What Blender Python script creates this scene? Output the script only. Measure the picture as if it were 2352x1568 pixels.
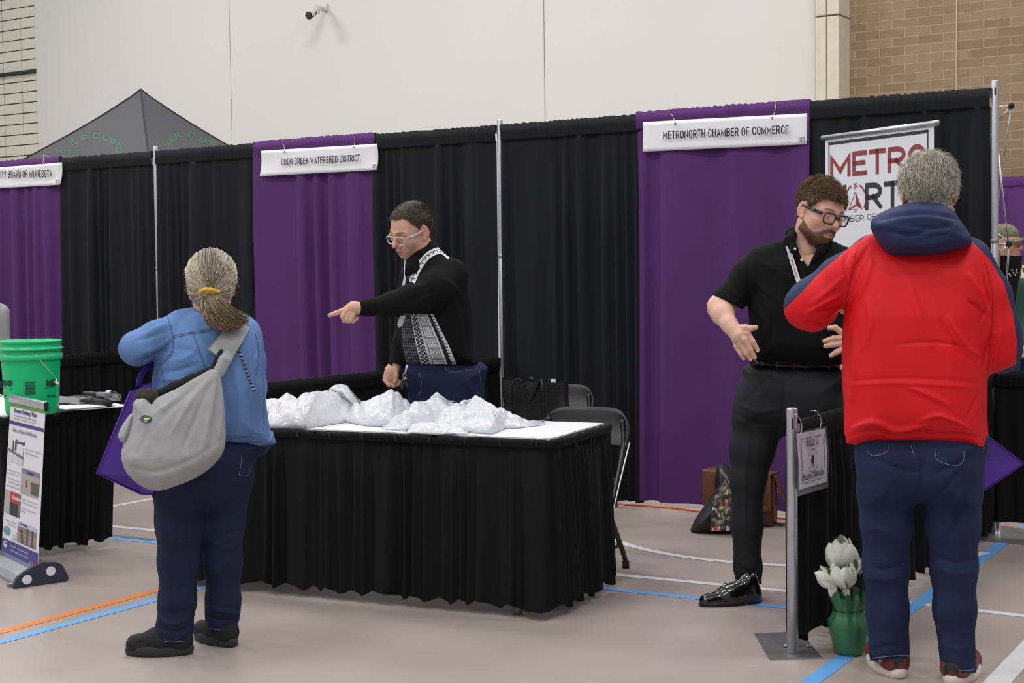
import bpy, bmesh, math, random
import numpy as np
from mathutils import Vector, Matrix
from mathutils.bvhtree import BVHTree

for _o in list(bpy.data.objects):
    bpy.data.objects.remove(_o)
scene = bpy.context.scene
COL = scene.collection

# ------------------------------------------------------------------ camera
FPX = 3370.05                                   # focal length in pixels of the 2352 px wide frame
YAW, PITCH, ROLL = -0.573814, -0.050851, -0.013024
CAM = np.array([5.07422, -7.74187, 1.42987])
_f = np.array([math.sin(YAW)*math.cos(PITCH), math.cos(YAW)*math.cos(PITCH), math.sin(PITCH)])
_r = np.array([math.cos(YAW), -math.sin(YAW), 0.0])
_u = np.cross(_r, _f)
CR = _r*math.cos(ROLL)+_u*math.sin(ROLL)
CU = -_r*math.sin(ROLL)+_u*math.cos(ROLL)
CF = _f
cd = bpy.data.cameras.new('camera')
cd.sensor_width = 36.0
cd.lens = FPX*36.0/2352.0
cd.clip_end = 200
cam = bpy.data.objects.new('camera', cd)
COL.objects.link(cam)
cam.matrix_world = Matrix(((CR[0], CU[0], -CF[0], CAM[0]), (CR[1], CU[1], -CF[1], CAM[1]),
                           (CR[2], CU[2], -CF[2], CAM[2]), (0, 0, 0, 1)))
scene.camera = cam

# ------------------------------------------------------------------ light
world = bpy.data.worlds.new('hall_air')
scene.world = world
world.use_nodes = True
_bg = world.node_tree.nodes['Background']
_bg.inputs[0].default_value = (0.93, 0.96, 1.0, 1)
_bg.inputs[1].default_value = 0.44
for _ix in range(4):                            # four rows of gymnasium high-bay lamps
    for _iy in range(4):
        ld = bpy.data.lights.new('highbay_light', 'AREA')
        ld.shape = 'RECTANGLE'
        ld.size, ld.size_y = 2.2, 0.7
        ld.energy = 165
        ld.color = (1.0, 0.975, 0.95)
        lo = bpy.data.objects.new('highbay_light', ld)
        lo.location = (-12.5+6.2*_ix, -12.0+5.8*_iy, 8.6)
        COL.objects.link(lo)
vs = scene.view_settings
vs.view_transform = 'Standard'
vs.look = 'None'
vs.gamma = 1.0
vs.use_curve_mapping = False
vs.exposure = 0.10

# ------------------------------------------------------------------ geometry from pixels
def ray(px, py):
    return CR*(px-1176.0)/FPX - CU*(py-784.0)/FPX + CF
def onZ(px, py, z=0.0):
    d = ray(px, py); return CAM+d*(z-CAM[2])/d[2]
def onY(px, py, y):
    d = ray(px, py); return CAM+d*(y-CAM[1])/d[1]
def onX(px, py, x):
    d = ray(px, py); return CAM+d*(x-CAM[0])/d[0]
def to_px(P):
    d = np.asarray(P, float)-CAM
    z = d@CF
    return np.stack([1176+FPX*(d@CR)/z, 784-FPX*(d@CU)/z], -1)

# ------------------------------------------------------------------ materials
def lin(r, g, b):
    def c(v):
        v = v/255.0
        return v/12.92 if v <= 0.04045 else ((v+0.055)/1.055)**2.4
    return (c(r), c(g), c(b), 1.0)
MATS = {}
def M(name, rgb, rough=0.6, metal=0.0, vary=0.0, vscale=6.0, bump=0.0, bscale=200.0, sheen=0.0, spec=0.5,
      trans=0.0, sss=0.0, coat=0.0, stretch=None, alpha=1.0):
    """procedural material: colour varied by noise, fine relief by a second noise"""
    if name in MATS: return MATS[name]
    m = bpy.data.materials.new(name); m.use_nodes = True
    nt = m.node_tree; b = nt.nodes['Principled BSDF']
    c = lin(*rgb)
    b.inputs['Base Color'].default_value = c
    b.inputs['Roughness'].default_value = rough
    b.inputs['Metallic'].default_value = metal
    b.inputs['Specular IOR Level'].default_value = spec
    if sheen:
        b.inputs['Sheen Weight'].default_value = sheen
        b.inputs['Sheen Roughness'].default_value = 0.6
        b.inputs['Sheen Tint'].default_value = tuple(min(1, v*3+0.05) for v in c[:3])+(1,)
    if trans: b.inputs['Transmission Weight'].default_value = trans
    if alpha < 1: b.inputs['Alpha'].default_value = alpha
    if coat: b.inputs['Coat Weight'].default_value = coat
    if sss:
        b.inputs['Subsurface Weight'].default_value = sss
        b.inputs['Subsurface Radius'].default_value = (0.012, 0.005, 0.003)
    tc = None
    if vary or bump:
        tc = nt.nodes.new('ShaderNodeTexCoord')
        src = tc.outputs['Object']
        if stretch:
            mp = nt.nodes.new('ShaderNodeMapping'); mp.inputs['Scale'].default_value = stretch
            nt.links.new(src, mp.inputs['Vector']); src = mp.outputs['Vector']
    if vary:
        n = nt.nodes.new('ShaderNodeTexNoise'); n.inputs['Scale'].default_value = vscale
        n.inputs['Detail'].default_value = 5.0
        nt.links.new(src, n.inputs['Vector'])
        mr = nt.nodes.new('ShaderNodeMapRange')
        mr.inputs['From Min'].default_value = 0.3; mr.inputs['From Max'].default_value = 0.7
        mr.inputs['To Min'].default_value = 1-vary; mr.inputs['To Max'].default_value = 1+vary
        nt.links.new(n.outputs['Fac'], mr.inputs['Value'])
        mx = nt.nodes.new('ShaderNodeMix'); mx.data_type = 'RGBA'; mx.blend_type = 'MULTIPLY'
        mx.inputs['Factor'].default_value = 1.0
        mx.inputs['A'].default_value = c
        nt.links.new(mr.outputs['Result'], mx.inputs['B'])
        nt.links.new(mx.outputs['Result'], b.inputs['Base Color'])
    if bump:
        n2 = nt.nodes.new('ShaderNodeTexNoise'); n2.inputs['Scale'].default_value = bscale
        n2.inputs['Detail'].default_value = 3.0
        nt.links.new(src, n2.inputs['Vector'])
        bp = nt.nodes.new('ShaderNodeBump'); bp.inputs['Strength'].default_value = bump
        bp.inputs['Distance'].default_value = 0.004
        nt.links.new(n2.outputs['Fac'], bp.inputs['Height'])
        nt.links.new(bp.outputs['Normal'], b.inputs['Normal'])
    MATS[name] = m
    return m
def Mattr(name, rough=0.7, attr='col', bump=0.0, bscale=200, sss=0.0, spec=0.5):
    """material whose colour is the printed/dyed colour stored on the mesh points"""
    if name in MATS: return MATS[name]
    m = bpy.data.materials.new(name); m.use_nodes = True
    nt = m.node_tree; b = nt.nodes['Principled BSDF']
    a = nt.nodes.new('ShaderNodeAttribute'); a.attribute_name = attr
    nt.links.new(a.outputs['Color'], b.inputs['Base Color'])
    b.inputs['Roughness'].default_value = rough
    b.inputs['Specular IOR Level'].default_value = spec
    if sss:
        b.inputs['Subsurface Weight'].default_value = sss
        b.inputs['Subsurface Radius'].default_value = (0.012, 0.005, 0.003)
    if bump:
        tc = nt.nodes.new('ShaderNodeTexCoord')
        n2 = nt.nodes.new('ShaderNodeTexNoise'); n2.inputs['Scale'].default_value = bscale
        nt.links.new(tc.outputs['Object'], n2.inputs['Vector'])
        bp = nt.nodes.new('ShaderNodeBump'); bp.inputs['Strength'].default_value = bump
        bp.inputs['Distance'].default_value = 0.003
        nt.links.new(n2.outputs['Fac'], bp.inputs['Height'])
        nt.links.new(bp.outputs['Normal'], b.inputs['Normal'])
    MATS[name] = m
    return m

# ------------------------------------------------------------------ objects
PM = {}                                          # name -> world matrix (4x4 numpy) of things
def thing(name, label, cat, loc=(0, 0, 0), rotz=0.0, group=None):
    o = bpy.data.objects.new(name, None)
    o.empty_display_size = 0.1
    COL.objects.link(o)
    o.location = loc; o.rotation_euler = (0, 0, rotz)
    o['label'] = label; o['category'] = cat
    if group: o['group'] = group
    c, s = math.cos(rotz), math.sin(rotz)
    PM[o.name] = np.array([[c, -s, 0, loc[0]], [s, c, 0, loc[1]], [0, 0, 1, loc[2]], [0, 0, 0, 1.0]])
    return o
def tag(o, label, cat, group=None):
    o['label'] = label; o['category'] = cat
    if group: o['group'] = group
    return o
def make_mesh(name, V, F, mat, smooth=True, attrs=None):
    me = bpy.data.meshes.new(name)
    V = np.asarray(V, dtype=np.float32)
    if isinstance(F, np.ndarray):
        n, k = F.shape
        me.vertices.add(len(V)); me.vertices.foreach_set('co', V.ravel())
        me.loops.add(n*k); me.loops.foreach_set('vertex_index', F.astype(np.int32).ravel())
        me.polygons.add(n); me.polygons.foreach_set('loop_start', np.arange(0, n*k, k, dtype=np.int32))
        me.update(calc_edges=True); me.validate()
    else:
        me.from_pydata([tuple(map(float, v)) for v in V], [], [tuple(int(i) for i in f) for f in F]); me.update()
    if len(me.polygons):
        me.polygons.foreach_set('use_smooth', np.full(len(me.polygons), smooth))
    if attrs:
        for an, av in attrs.items():
            av = np.asarray(av, dtype=np.float32)
            if av.ndim == 2:
                a = me.attributes.new(an, 'FLOAT_COLOR', 'POINT')
                if av.shape[1] == 3: av = np.concatenate([av, np.ones((len(av), 1), np.float32)], 1)
                a.data.foreach_set('color', av.ravel())
            else:
                a = me.attributes.new(an, 'FLOAT', 'POINT'); a.data.foreach_set('value', av)
    mats = mat if isinstance(mat, (list, tuple)) else [mat]
    for mm in mats: me.materials.append(mm)
    return me
def put(name, V, F, mat, parent=None, smooth=True, attrs=None, origin=None):
    """one mesh object from WORLD coordinates; parts are moved into the space of their parent"""
    V = np.asarray(V, dtype=float)
    if parent is not None:
        inv = np.linalg.inv(PM[parent.name])
        loc = np.zeros(3)
        W = V@inv[:3, :3].T+inv[:3, 3]
    else:
        if origin is None:
            origin = ((V[:, 0].min()+V[:, 0].max())/2, (V[:, 1].min()+V[:, 1].max())/2, V[:, 2].min())
        loc = np.array(origin, float); W = V-loc
    o = bpy.data.objects.new(name, make_mesh(name, W, F, mat, smooth, attrs))
    COL.objects.link(o)
    if parent is not None:
        o.parent = parent; PM[o.name] = PM[parent.name]
    else:
        o.location = loc
        m = np.eye(4); m[:3, 3] = loc; PM[o.name] = m
    return o
def struct(name, V, F, mat, parent=None, smooth=False):
    o = put(name, V, F, mat, parent, smooth)
    if parent is None: o['kind'] = 'structure'
    return o
def autosmooth(o, deg=35):
    me = o.data
    bm = bmesh.new(); bm.from_mesh(me)
    for e in bm.edges:
        if len(e.link_faces) == 2 and e.calc_face_angle(0) > math.radians(deg): e.smooth = False
    bm.to_mesh(me); bm.free()
    return o

# ---- shape makers: every one returns (V, F) in world coordinates
def join(*parts):
    V, Fs, n = [], [], 0
    for v, f in parts:
        V.append(np.asarray(v, float)); Fs += [tuple(int(i)+n for i in ff) for ff in f]; n += len(v)
    return np.concatenate(V), Fs
def rz(a):
    c, s = math.cos(a), math.sin(a); return np.array([[c, -s, 0], [s, c, 0], [0, 0, 1.0]])
def bx(c, s, rot=0.0, bev=0.0, R=None, seg=2):
    bm = bmesh.new(); bmesh.ops.create_cube(bm, size=1.0)
    for v in bm.verts: v.co = Vector((v.co.x*s[0], v.co.y*s[1], v.co.z*s[2]))
    if bev: bmesh.ops.bevel(bm, geom=list(bm.edges), offset=bev, segments=seg, profile=0.5, affect='EDGES')
    V = np.array([v.co[:] for v in bm.verts]); Fs = [[v.index for v in f.verts] for f in bm.faces]
    bm.free()
    R = rz(rot) if R is None else R
    return V@np.asarray(R).T+np.asarray(c, float), Fs
def tube(pts, r, seg=10, closed=False, cap=True, flat=None):
    P = np.asarray(pts, float); n = len(P)
    r = np.full(n, r) if np.isscalar(r) else np.asarray(r, float)
    T = np.gradient(P, axis=0)
    if closed: T = np.roll(P, -1, 0)-np.roll(P, 1, 0)
    T /= np.linalg.norm(T, axis=1)[:, None]+1e-12
    a = np.array([0, 0, 1.0]) if abs(T[0][2]) < .9 else np.array([1.0, 0, 0])
    N = np.cross(T[0], a); N /= np.linalg.norm(N)
    V = []
    for i in range(n):
        N = N-T[i]*(N@T[i]); N /= np.linalg.norm(N)+1e-12
        B = np.cross(T[i], N)
        for k in range(seg):
            t = 2*math.pi*k/seg
            V.append(P[i]+r[i]*(N*math.cos(t)+B*math.sin(t)*(flat or 1)))
    Fs = []
    for i in range(n if closed else n-1):
        j = (i+1) % n
        for k in range(seg):
            l = (k+1) % seg
            Fs.append((i*seg+k, i*seg+l, j*seg+l, j*seg+k))
    if cap and not closed:
        Fs.append(tuple(range(seg-1, -1, -1))); Fs.append(tuple((n-1)*seg+k for k in range(seg)))
    return np.array(V), Fs
def lathe(prof, c=(0, 0, 0), seg=32, cap=False):
    """prof: (radius, height) pairs around the vertical axis through c"""
    V, Fs = [], []
    for rr, h in prof:
        for k in range(seg):
            t = 2*math.pi*k/seg
            V.append((c[0]+rr*math.cos(t), c[1]+rr*math.sin(t), c[2]+h))
    for i in range(len(prof)-1):
        for k in range(seg):
            l = (k+1) % seg
            Fs.append((i*seg+k, i*seg+l, (i+1)*seg+l, (i+1)*seg+k))
    if cap:
        Fs.append(tuple(range(seg-1, -1, -1))); Fs.append(tuple((len(prof)-1)*seg+k for k in range(seg)))
    return np.array(V), Fs
def grid_faces(nx, ny, wrap=False):
    Fs = []
    for j in range(ny-1):
        for i in range(nx-(0 if wrap else 1)):
            k = (i+1) % nx
            Fs.append((j*nx+i, j*nx+k, (j+1)*nx+k, (j+1)*nx+i))
    return Fs
def quad(a, b, c, d): return np.array([a, b, c, d], float), [(0, 1, 2, 3)]
def prism(poly, a, b):
    """closed prism: 2-D poly points lifted by function a(p) (front) and b(p) (back)"""
    n = len(poly)
    V = [a(p) for p in poly]+[b(p) for p in poly]
    Fs = [tuple(range(n)), tuple(range(2*n-1, n-1, -1))]
    for i in range(n): Fs.append((i, i+n, (i+1) % n+n, (i+1) % n))
    return np.array(V, float), Fs
def spline(pts, n=8, closed=False):
    """Catmull-Rom through 2-D or 3-D points"""
    P = np.asarray(pts, float); m = len(P); out = []
    rng = range(m) if closed else range(m-1)
    for i in rng:
        if closed: p0, p1, p2, p3 = P[(i-1) % m], P[i], P[(i+1) % m], P[(i+2) % m]
        else: p0, p1, p2, p3 = P[max(i-1, 0)], P[i], P[i+1], P[min(i+2, m-1)]
        for k in range(n):
            t = k/n
            out.append(0.5*((2*p1)+(-p0+p2)*t+(2*p0-5*p1+4*p2-p3)*t*t+(-p0+3*p1-3*p2+p3)*t**3))
    if not closed: out.append(P[-1])
    return np.array(out)

# ---- lettering: real glyph outlines laid on a plane
def text_mesh(s, bold=0.0):
    cu = bpy.data.curves.new('glyphs', 'FONT')
    cu.body = s; cu.size = 1.0; cu.offset = bold; cu.resolution_u = 3; cu.extrude = 0.0
    cu.fill_mode = 'FRONT'
    o = bpy.data.objects.new('glyphs', cu); COL.objects.link(o)
    dg = bpy.context.evaluated_depsgraph_get(); dg.update()
    me = bpy.data.meshes.new_from_object(o.evaluated_get(dg))
    V = np.array([v.co[:] for v in me.vertices]); Fs = [list(p.vertices) for p in me.polygons]
    bpy.data.objects.remove(o); bpy.data.curves.remove(cu); bpy.data.meshes.remove(me)
    return V, Fs
def text(s, o, ex, ey, w, h, bold=0.0, align='c', shear=0.0, off=0.0):
    """glyphs of string s fitted into width w and cap height h; o: anchor (left/centre, baseline), ex/ey unit axes"""
    V, Fs = text_mesh(s, bold)
    x0, x1 = V[:, 0].min(), V[:, 0].max(); y0, y1 = V[:, 1].min(), V[:, 1].max()
    if w is None: w = (x1-x0)*h/(y1-y0)
    X = (V[:, 0]-x0)/(x1-x0)*w; Y = (V[:, 1]-y0)/(y1-y0)*h
    X = X+shear*Y
    if align == 'c': X = X-w/2
    ex, ey, o = (np.asarray(a, float) for a in (ex, ey, o))
    n = np.cross(ex, ey)
    return o+X[:, None]*ex+Y[:, None]*ey+off*n, Fs
# ---- block capitals drawn as strokes (the condensed poster face of the signs)
def _O(r): return [(0, 0, r), (0, 1, r), (1, 1, r), (1, 0, r), 'z']
GLYPH = {
 'A': (1, [[(0, 0), (.5, 1), (1, 0)], [(.2, .3), (.8, .3)]]), 'B': (1, [[(0, 0), (0, 1), (.95, 1, 1), (.95, .52, 1), (0, .52)], [(0, .52), (1, .52, 1), (1, 0, 1), (0, 0)]]),
 'C': (1, [[(1, .72), (1, 1, 1), (0, 1, 1), (0, 0, 1), (1, 0, 1), (1, .28)]]), 'D': (1, [[(0, 0), (0, 1), (1, 1, 1), (1, 0, 1), (0, 0), 'z']]),
 'E': (.85, [[(1, 1), (0, 1), (0, 0), (1, 0)], [(0, .52), (.85, .52)]]), 'F': (.85, [[(1, 1), (0, 1), (0, 0)], [(0, .5), (.85, .5)]]),
 'H': (1, [[(0, 0), (0, 1)], [(1, 0), (1, 1)], [(0, .5), (1, .5)]]), 'I': (.0, [[(0, 0), (0, 1)]]),
 'K': (1, [[(0, 0), (0, 1)], [(1, 1), (.05, .4)], [(.3, .56), (1, 0)]]), 'L': (.8, [[(0, 1), (0, 0), (1, 0)]]),
 'M': (1.3, [[(0, 0), (0, 1), (.5, .2), (1, 1), (1, 0)]]), 'N': (1.05, [[(0, 0), (0, 1), (1, 0), (1, 1)]]),
 'O': (1, [_O(1)]), '0': (1, [_O(1)]), 'R': (1, [[(0, 0), (0, 1), (1, 1, 1), (1, .45, 1), (0, .45)], [(.5, .45), (1, 0)]]),
 'S': (1, [[(1, .7), (1, 1, 1), (0, 1, 1), (0, .55, 1), (1, .48, 1), (1, 0, 1), (0, 0, 1), (0, .3)]]), 'T': (.95, [[(0, 1), (1, 1)], [(.5, 0), (.5, 1)]]),
 'U': (1, [[(0, 1), (0, 0, 1), (1, 0, 1), (1, 1)]]), 'W': (1.5, [[(0, 1), (.25, 0), (.5, .95), (.75, 0), (1, 1)]]), 'Y': (1, [[(0, 1), (.5, .42), (1, 1)], [(.5, .42), (.5, 0)]]),
 '1': (.45, [[(0, .78), (1, 1), (1, 0)]]), '4': (1, [[(.8, 0), (.8, 1), (0, .28), (1, .28)]]), '5': (1, [[(.95, 1), (.05, 1), (0, .55), (1, .6, 1), (1, 0, 1), (0, 0, 1), (0, .25)]]),
 '6': (1, [[(1, .8), (1, 1, 1), (0, 1, 1), (0, 0, 1), (1, 0, 1), (1, .56, 1), (0, .52)]]), ' ': (.55, [])}
def _round(path, rx, ry, n=6):
    closed = path[-1] == 'z'; P = path[:-1] if closed else path; m = len(P); out = []
    for i, p in enumerate(P):
        if len(p) < 3 or (not closed and i in (0, m-1)): out.append(p[:2]); continue
        a, b = P[(i-1) % m], P[(i+1) % m]; res = []
        for q in (a, b):
            dx, dy = q[0]-p[0], q[1]-p[1]; l = math.hypot(dx, dy)
            cut = min((rx*abs(dx)+ry*abs(dy))/l, l*(.5 if len(q) > 2 else .9))
            res.append((p[0]+dx/l*cut, p[1]+dy/l*cut))
        for k in range(n+1):
            t = k/n; c1 = .55
            p0, p3 = np.array(res[0]), np.array(res[1]); pc = np.array(p[:2])
            p1, p2 = p0+(pc-p0)*c1, p3+(pc-p3)*c1
            out.append(tuple((1-t)**3*p0+3*t*(1-t)**2*p1+3*t*t*(1-t)*p2+t**3*p3))
    o = [np.array(out[0], float)]
    for q in out[1:]:
        if np.linalg.norm(np.array(q)-o[-1]) > 1e-4: o.append(np.array(q, float))
    if closed and np.linalg.norm(o[0]-o[-1]) < 1e-4: o.pop()
    return np.array(o), closed
def block(s, w, h, t, gap, rx=.5, ry=.3):
    """2-D stroke lettering: total width w, cap height h, stroke t, space between letters gap"""
    tot = sum(GLYPH[c][0] for c in s); inner = w-gap*(len(s)-1)-t*sum(1 for c in s if c != ' ')
    k = inner/tot; x = 0.0; parts = []
    for c in s:
        gw, strokes = GLYPH[c]
        for st in strokes:
            P, cl = _round(st, rx, ry)
            P = np.c_[x+t/2+P[:, 0]*gw*k, t/2+P[:, 1]*(h-t)]
            if not cl:
                a = nrm(P[0]-P[1]); b = nrm(P[-1]-P[-2]); P[0] = P[0]+a*t/2; P[-1] = P[-1]+b*t/2
            T0 = P-np.roll(P, 1, 0); T1 = np.roll(P, -1, 0)-P
            if not cl: T0[0] = T1[0]; T1[-1] = T0[-1]
            T0 /= np.linalg.norm(T0, axis=1)[:, None]+1e-12; T1 /= np.linalg.norm(T1, axis=1)[:, None]+1e-12
            Tm = T0+T1; Tm /= np.linalg.norm(Tm, axis=1)[:, None]+1e-9
            Nn = np.c_[-Tm[:, 1], Tm[:, 0]]
            cs = np.clip((Nn*np.c_[-T0[:, 1], T0[:, 0]]).sum(1), .22, 1)
            o = Nn*(t/2/cs)[:, None]
            n = len(P); V = np.concatenate([P-o, P+o])
            V[:, 1] = np.clip(V[:, 1], 0, h)
            Fs = [(i, (i+1) % n, (i+1) % n+n, i+n) for i in range(n if cl else n-1)]
            parts.append((np.c_[V, np.zeros(len(V))], Fs))
        x += gw*k+(t if c != ' ' else 0)+gap
    V, Fs = join(*parts)
    return V[:, :2], Fs
def block_text(s, o, ex, ey, w, h, t=.16, gap=.09, rx=.5, ry=.3):
    V, Fs = block(s, w, h, t*h, gap*h, rx, ry)
    return np.asarray(o)+V[:, :1]*np.asarray(ex)+V[:, 1:2]*np.asarray(ey), Fs
def nrm(v):
    v = np.asarray(v, float); return v/np.linalg.norm(v)
def ripple(P, seed, freq, n=7):
    """smooth pseudo-random field on points, range about -1..1"""
    rng = np.random.RandomState(seed); out = np.zeros(len(P))
    for i in range(n):
        d = rng.normal(size=P.shape[1]); d *= freq*(0.6+0.9*rng.rand())/np.linalg.norm(d)
        out += np.sin(P@d+rng.rand()*6.28)
    return out/math.sqrt(n/2)/1.6
# ================================================================== the setting
WALLY = 9.6
def floor_material():
    m = bpy.data.materials.new('gym_floor'); m.use_nodes = True
    nt = m.node_tree; b = nt.nodes['Principled BSDF']
    tc = nt.nodes.new('ShaderNodeTexCoord')
    n = nt.nodes.new('ShaderNodeTexNoise'); n.inputs['Scale'].default_value = 1.1; n.inputs['Detail'].default_value = 6
    nt.links.new(tc.outputs['Object'], n.inputs['Vector'])
    cr = nt.nodes.new('ShaderNodeValToRGB')
    cr.color_ramp.elements[0].position = 0.32; cr.color_ramp.elements[0].color = lin(163, 151, 145)
    cr.color_ramp.elements[1].position = 0.68; cr.color_ramp.elements[1].color = lin(175, 162, 155)
    nt.links.new(n.outputs['Fac'], cr.inputs['Fac'])
    # scuffs
    n2 = nt.nodes.new('ShaderNodeTexNoise'); n2.inputs['Scale'].default_value = 14; n2.inputs['Detail'].default_value = 8
    nt.links.new(tc.outputs['Object'], n2.inputs['Vector'])
    cr2 = nt.nodes.new('ShaderNodeValToRGB')
    cr2.color_ramp.elements[0].position = 0.66; cr2.color_ramp.elements[0].color = (0, 0, 0, 1)
    cr2.color_ramp.elements[1].position = 0.80; cr2.color_ramp.elements[1].color = (.35, .35, .35, 1)
    nt.links.new(n2.outputs['Fac'], cr2.inputs['Fac'])
    mx = nt.nodes.new('ShaderNodeMix'); mx.data_type = 'RGBA'
    mx.inputs['B'].default_value = lin(196, 184, 174)
    nt.links.new(cr2.outputs['Color'], mx.inputs['Factor'])
    nt.links.new(cr.outputs['Color'], mx.inputs['A'])
    nt.links.new(mx.outputs['Result'], b.inputs['Base Color'])
    mr = nt.nodes.new('ShaderNodeMapRange'); mr.inputs['To Min'].default_value = 0.26; mr.inputs['To Max'].default_value = 0.42
    nt.links.new(n.outputs['Fac'], mr.inputs['Value']); nt.links.new(mr.outputs['Result'], b.inputs['Roughness'])
    b.inputs['Specular IOR Level'].default_value = 0.4
    return m
FLOORM = floor_material()
floor = struct('floor', *bx((-2, -4, -0.05), (50, 42, 0.1)), FLOORM)
LW = M('line_white', (214, 212, 214), 0.45, vary=.04, vscale=20)
LB = M('line_blue', (98, 164, 228), 0.45, vary=.05, vscale=20)
LO = M('line_orange', (224, 122, 42), 0.45, vary=.05, vscale=20)
LG = M('line_grey', (104, 108, 122), 0.45, vary=.05, vscale=20)
def line(pts, w, mat, z=0.0):
    P = np.array([(p[0], p[1]) for p in pts], float)
    T = np.gradient(P, axis=0); T /= np.linalg.norm(T, axis=1)[:, None]
    N = np.stack([-T[:, 1], T[:, 0]], 1)
    zz = 0.0012+z
    V = [(p[0]+s*n[0]*w/2, p[1]+s*n[1]*w/2, zz) for p, n in zip(P, N) for s in (-1, 1)]
    Fs = [(2*i, 2*i+2, 2*i+3, 2*i+1) for i in range(len(P)-1)]
    Vb = [(v[0], v[1], 0.0002) for v in V]; n = len(V)
    Fs += [(2*i+n, 2*i+n+2, 2*i, 2*i+1 and 2*i) for i in range(0)]
    return put('court_line', V, Fs, mat, floor, False)
line([(-9, -2.93), (-1.1, -2.345), (2.71, -2.06), (3.19, -2.02)], .05, LB)
line([(-9, -2.80), (-1.17, -2.296), (-.1, -2.21)], .045, LG)
line([(-9, -2.60), (-1.4, -2.096), (1.82, -1.834), (3.15, -1.729), (6, -1.70)], .05, LW)
line([(.37, -9), (.336, -4.1), (.305, -2.2)], .05, LB, .0004)
line([(.26, -9), (.203, -3.997), (.165, -2.25)], .05, LO)
line([(3.36, -8), (3.234, -3.053), (3.196, -1.846), (3.137, .276), (3.0, 5)], .062, LB, .0004)
line([(3.92, -8), (3.778, -2.736), (3.68, .3)], .085, LW, .0004)
line([(4.18, -8), (4.03, -2.736), (3.93, .3)], .34, LG)
line([(-1.81, -.2), (-1.824, -1.696), (-1.83, -2.06)], .05, LW, .0004)
line([(.88, -.5), (.9, 1.0)], .05, LW)
# arc of a free-throw circle
_A = np.array([(1.305, -1.02), (1.536, -1.17), (1.794, -1.286), (2.023, -1.32), (2.394, -1.267)])
_m = np.c_[2*_A, np.ones(5)]; _s = np.linalg.lstsq(_m, (_A**2).sum(1), rcond=None)[0]
_rr = math.sqrt(_s[2]+_s[0]**2+_s[1]**2)
line([(_s[0]+_rr*math.cos(t), _s[1]+_rr*math.sin(t)) for t in np.linspace(math.radians(190), math.radians(345), 60)], .05, LW, .0006)

# ---- far wall: white painted section with panel seams
WHITE = M('wall_paint', (224, 221, 216), 0.85, vary=.012, vscale=.6, bump=.05, bscale=90)
xl = onY(84, 180, WALLY)[0]; xr = onY(1874, 120, WALLY)[0]
xs = [xl, onY(530, 150, WALLY)[0], onY(1251, 150, WALLY)[0], xr]
wall = struct('wall_back', *bx(((xl+xr)/2, WALLY+.15, 4.6), (xr-xl, .2, 9.2)), M('wall_core', (150, 148, 144), .9))
for a, b in zip(xs[:-1], xs[1:]):
    put('wall_panel', *bx(((a+b)/2, WALLY+.02, 4.6), (b-a-.012, .06, 9.18), bev=.006), WHITE, wall, False)
# ---- glazed translucent panels at far left, dark glazing bars
TILE = M('translucent_panel', (226, 224, 206), 0.45, vary=.02, vscale=2)
BARM = M('glazing_bar', (46, 46, 44), 0.6, vary=.05)
zt = onY(0, 30, WALLY)[2]; dz = (onY(0, 30, WALLY)[2]-onY(0, 54.2, WALLY)[2])
xw = onY(43, 27, WALLY)[0]-onY(1, 31, WALLY)[0]
wl = struct('wall_left', *bx((xl-6, WALLY+.165, 4.6), (12, .2, 9.2)), BARM)
xc = onY(45, 100, WALLY)[0]
zbar = onY(40, 168, WALLY)[2]
for i in range(-9, 1):
    for j in range(-14, 14):
        x0 = xc+i*xw; x1 = min(x0+xw, xl)
        z0 = zbar+j*dz+.03; z1 = z0+dz
        if z1 > 9 or z0 < .3: continue
        h = dz-.018-(.05 if j in (-1,) else 0)
        put('panel', *bx(((x0+x1)/2, WALLY+.05, z0+dz/2-(0.025 if j == -1 else 0)), (x1-x0-.020, .05, h), bev=.004), TILE, wl, False)
put('glazing_rail', *bx((xl-6, WALLY+.0, zbar), (12, .09, .055), bev=.004), BARM, wl, False)
# ---- precast pilaster
PRE = M('precast_concrete', (214, 206, 188), 0.8, vary=.05, vscale=9, bump=.25, bscale=120)
pa, pb = onY(1871, 150, WALLY-.35)[0], onY(1928, 150, WALLY-.35)[0]
pil = struct('wall_pilaster', *bx(((pa+pb)/2, WALLY-.08, 4.6), (pb-pa-.05, .46, 9.2)), M('precast_joint', (150, 142, 126), .9))
xm = onY(1898, 100, WALLY-.35)[0]; zj = onY(1900, 36, WALLY-.35)[2]
for x0, x1 in ((pa, xm), (xm, pb)):
    for z0, z1 in ((0, zj), (zj, 9.2)):
        put('precast_block', *bx(((x0+x1)/2, WALLY-.1, (z0+z1)/2), (x1-x0-.014, .5, z1-z0-.02), bev=.008), PRE, pil, False)
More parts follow.
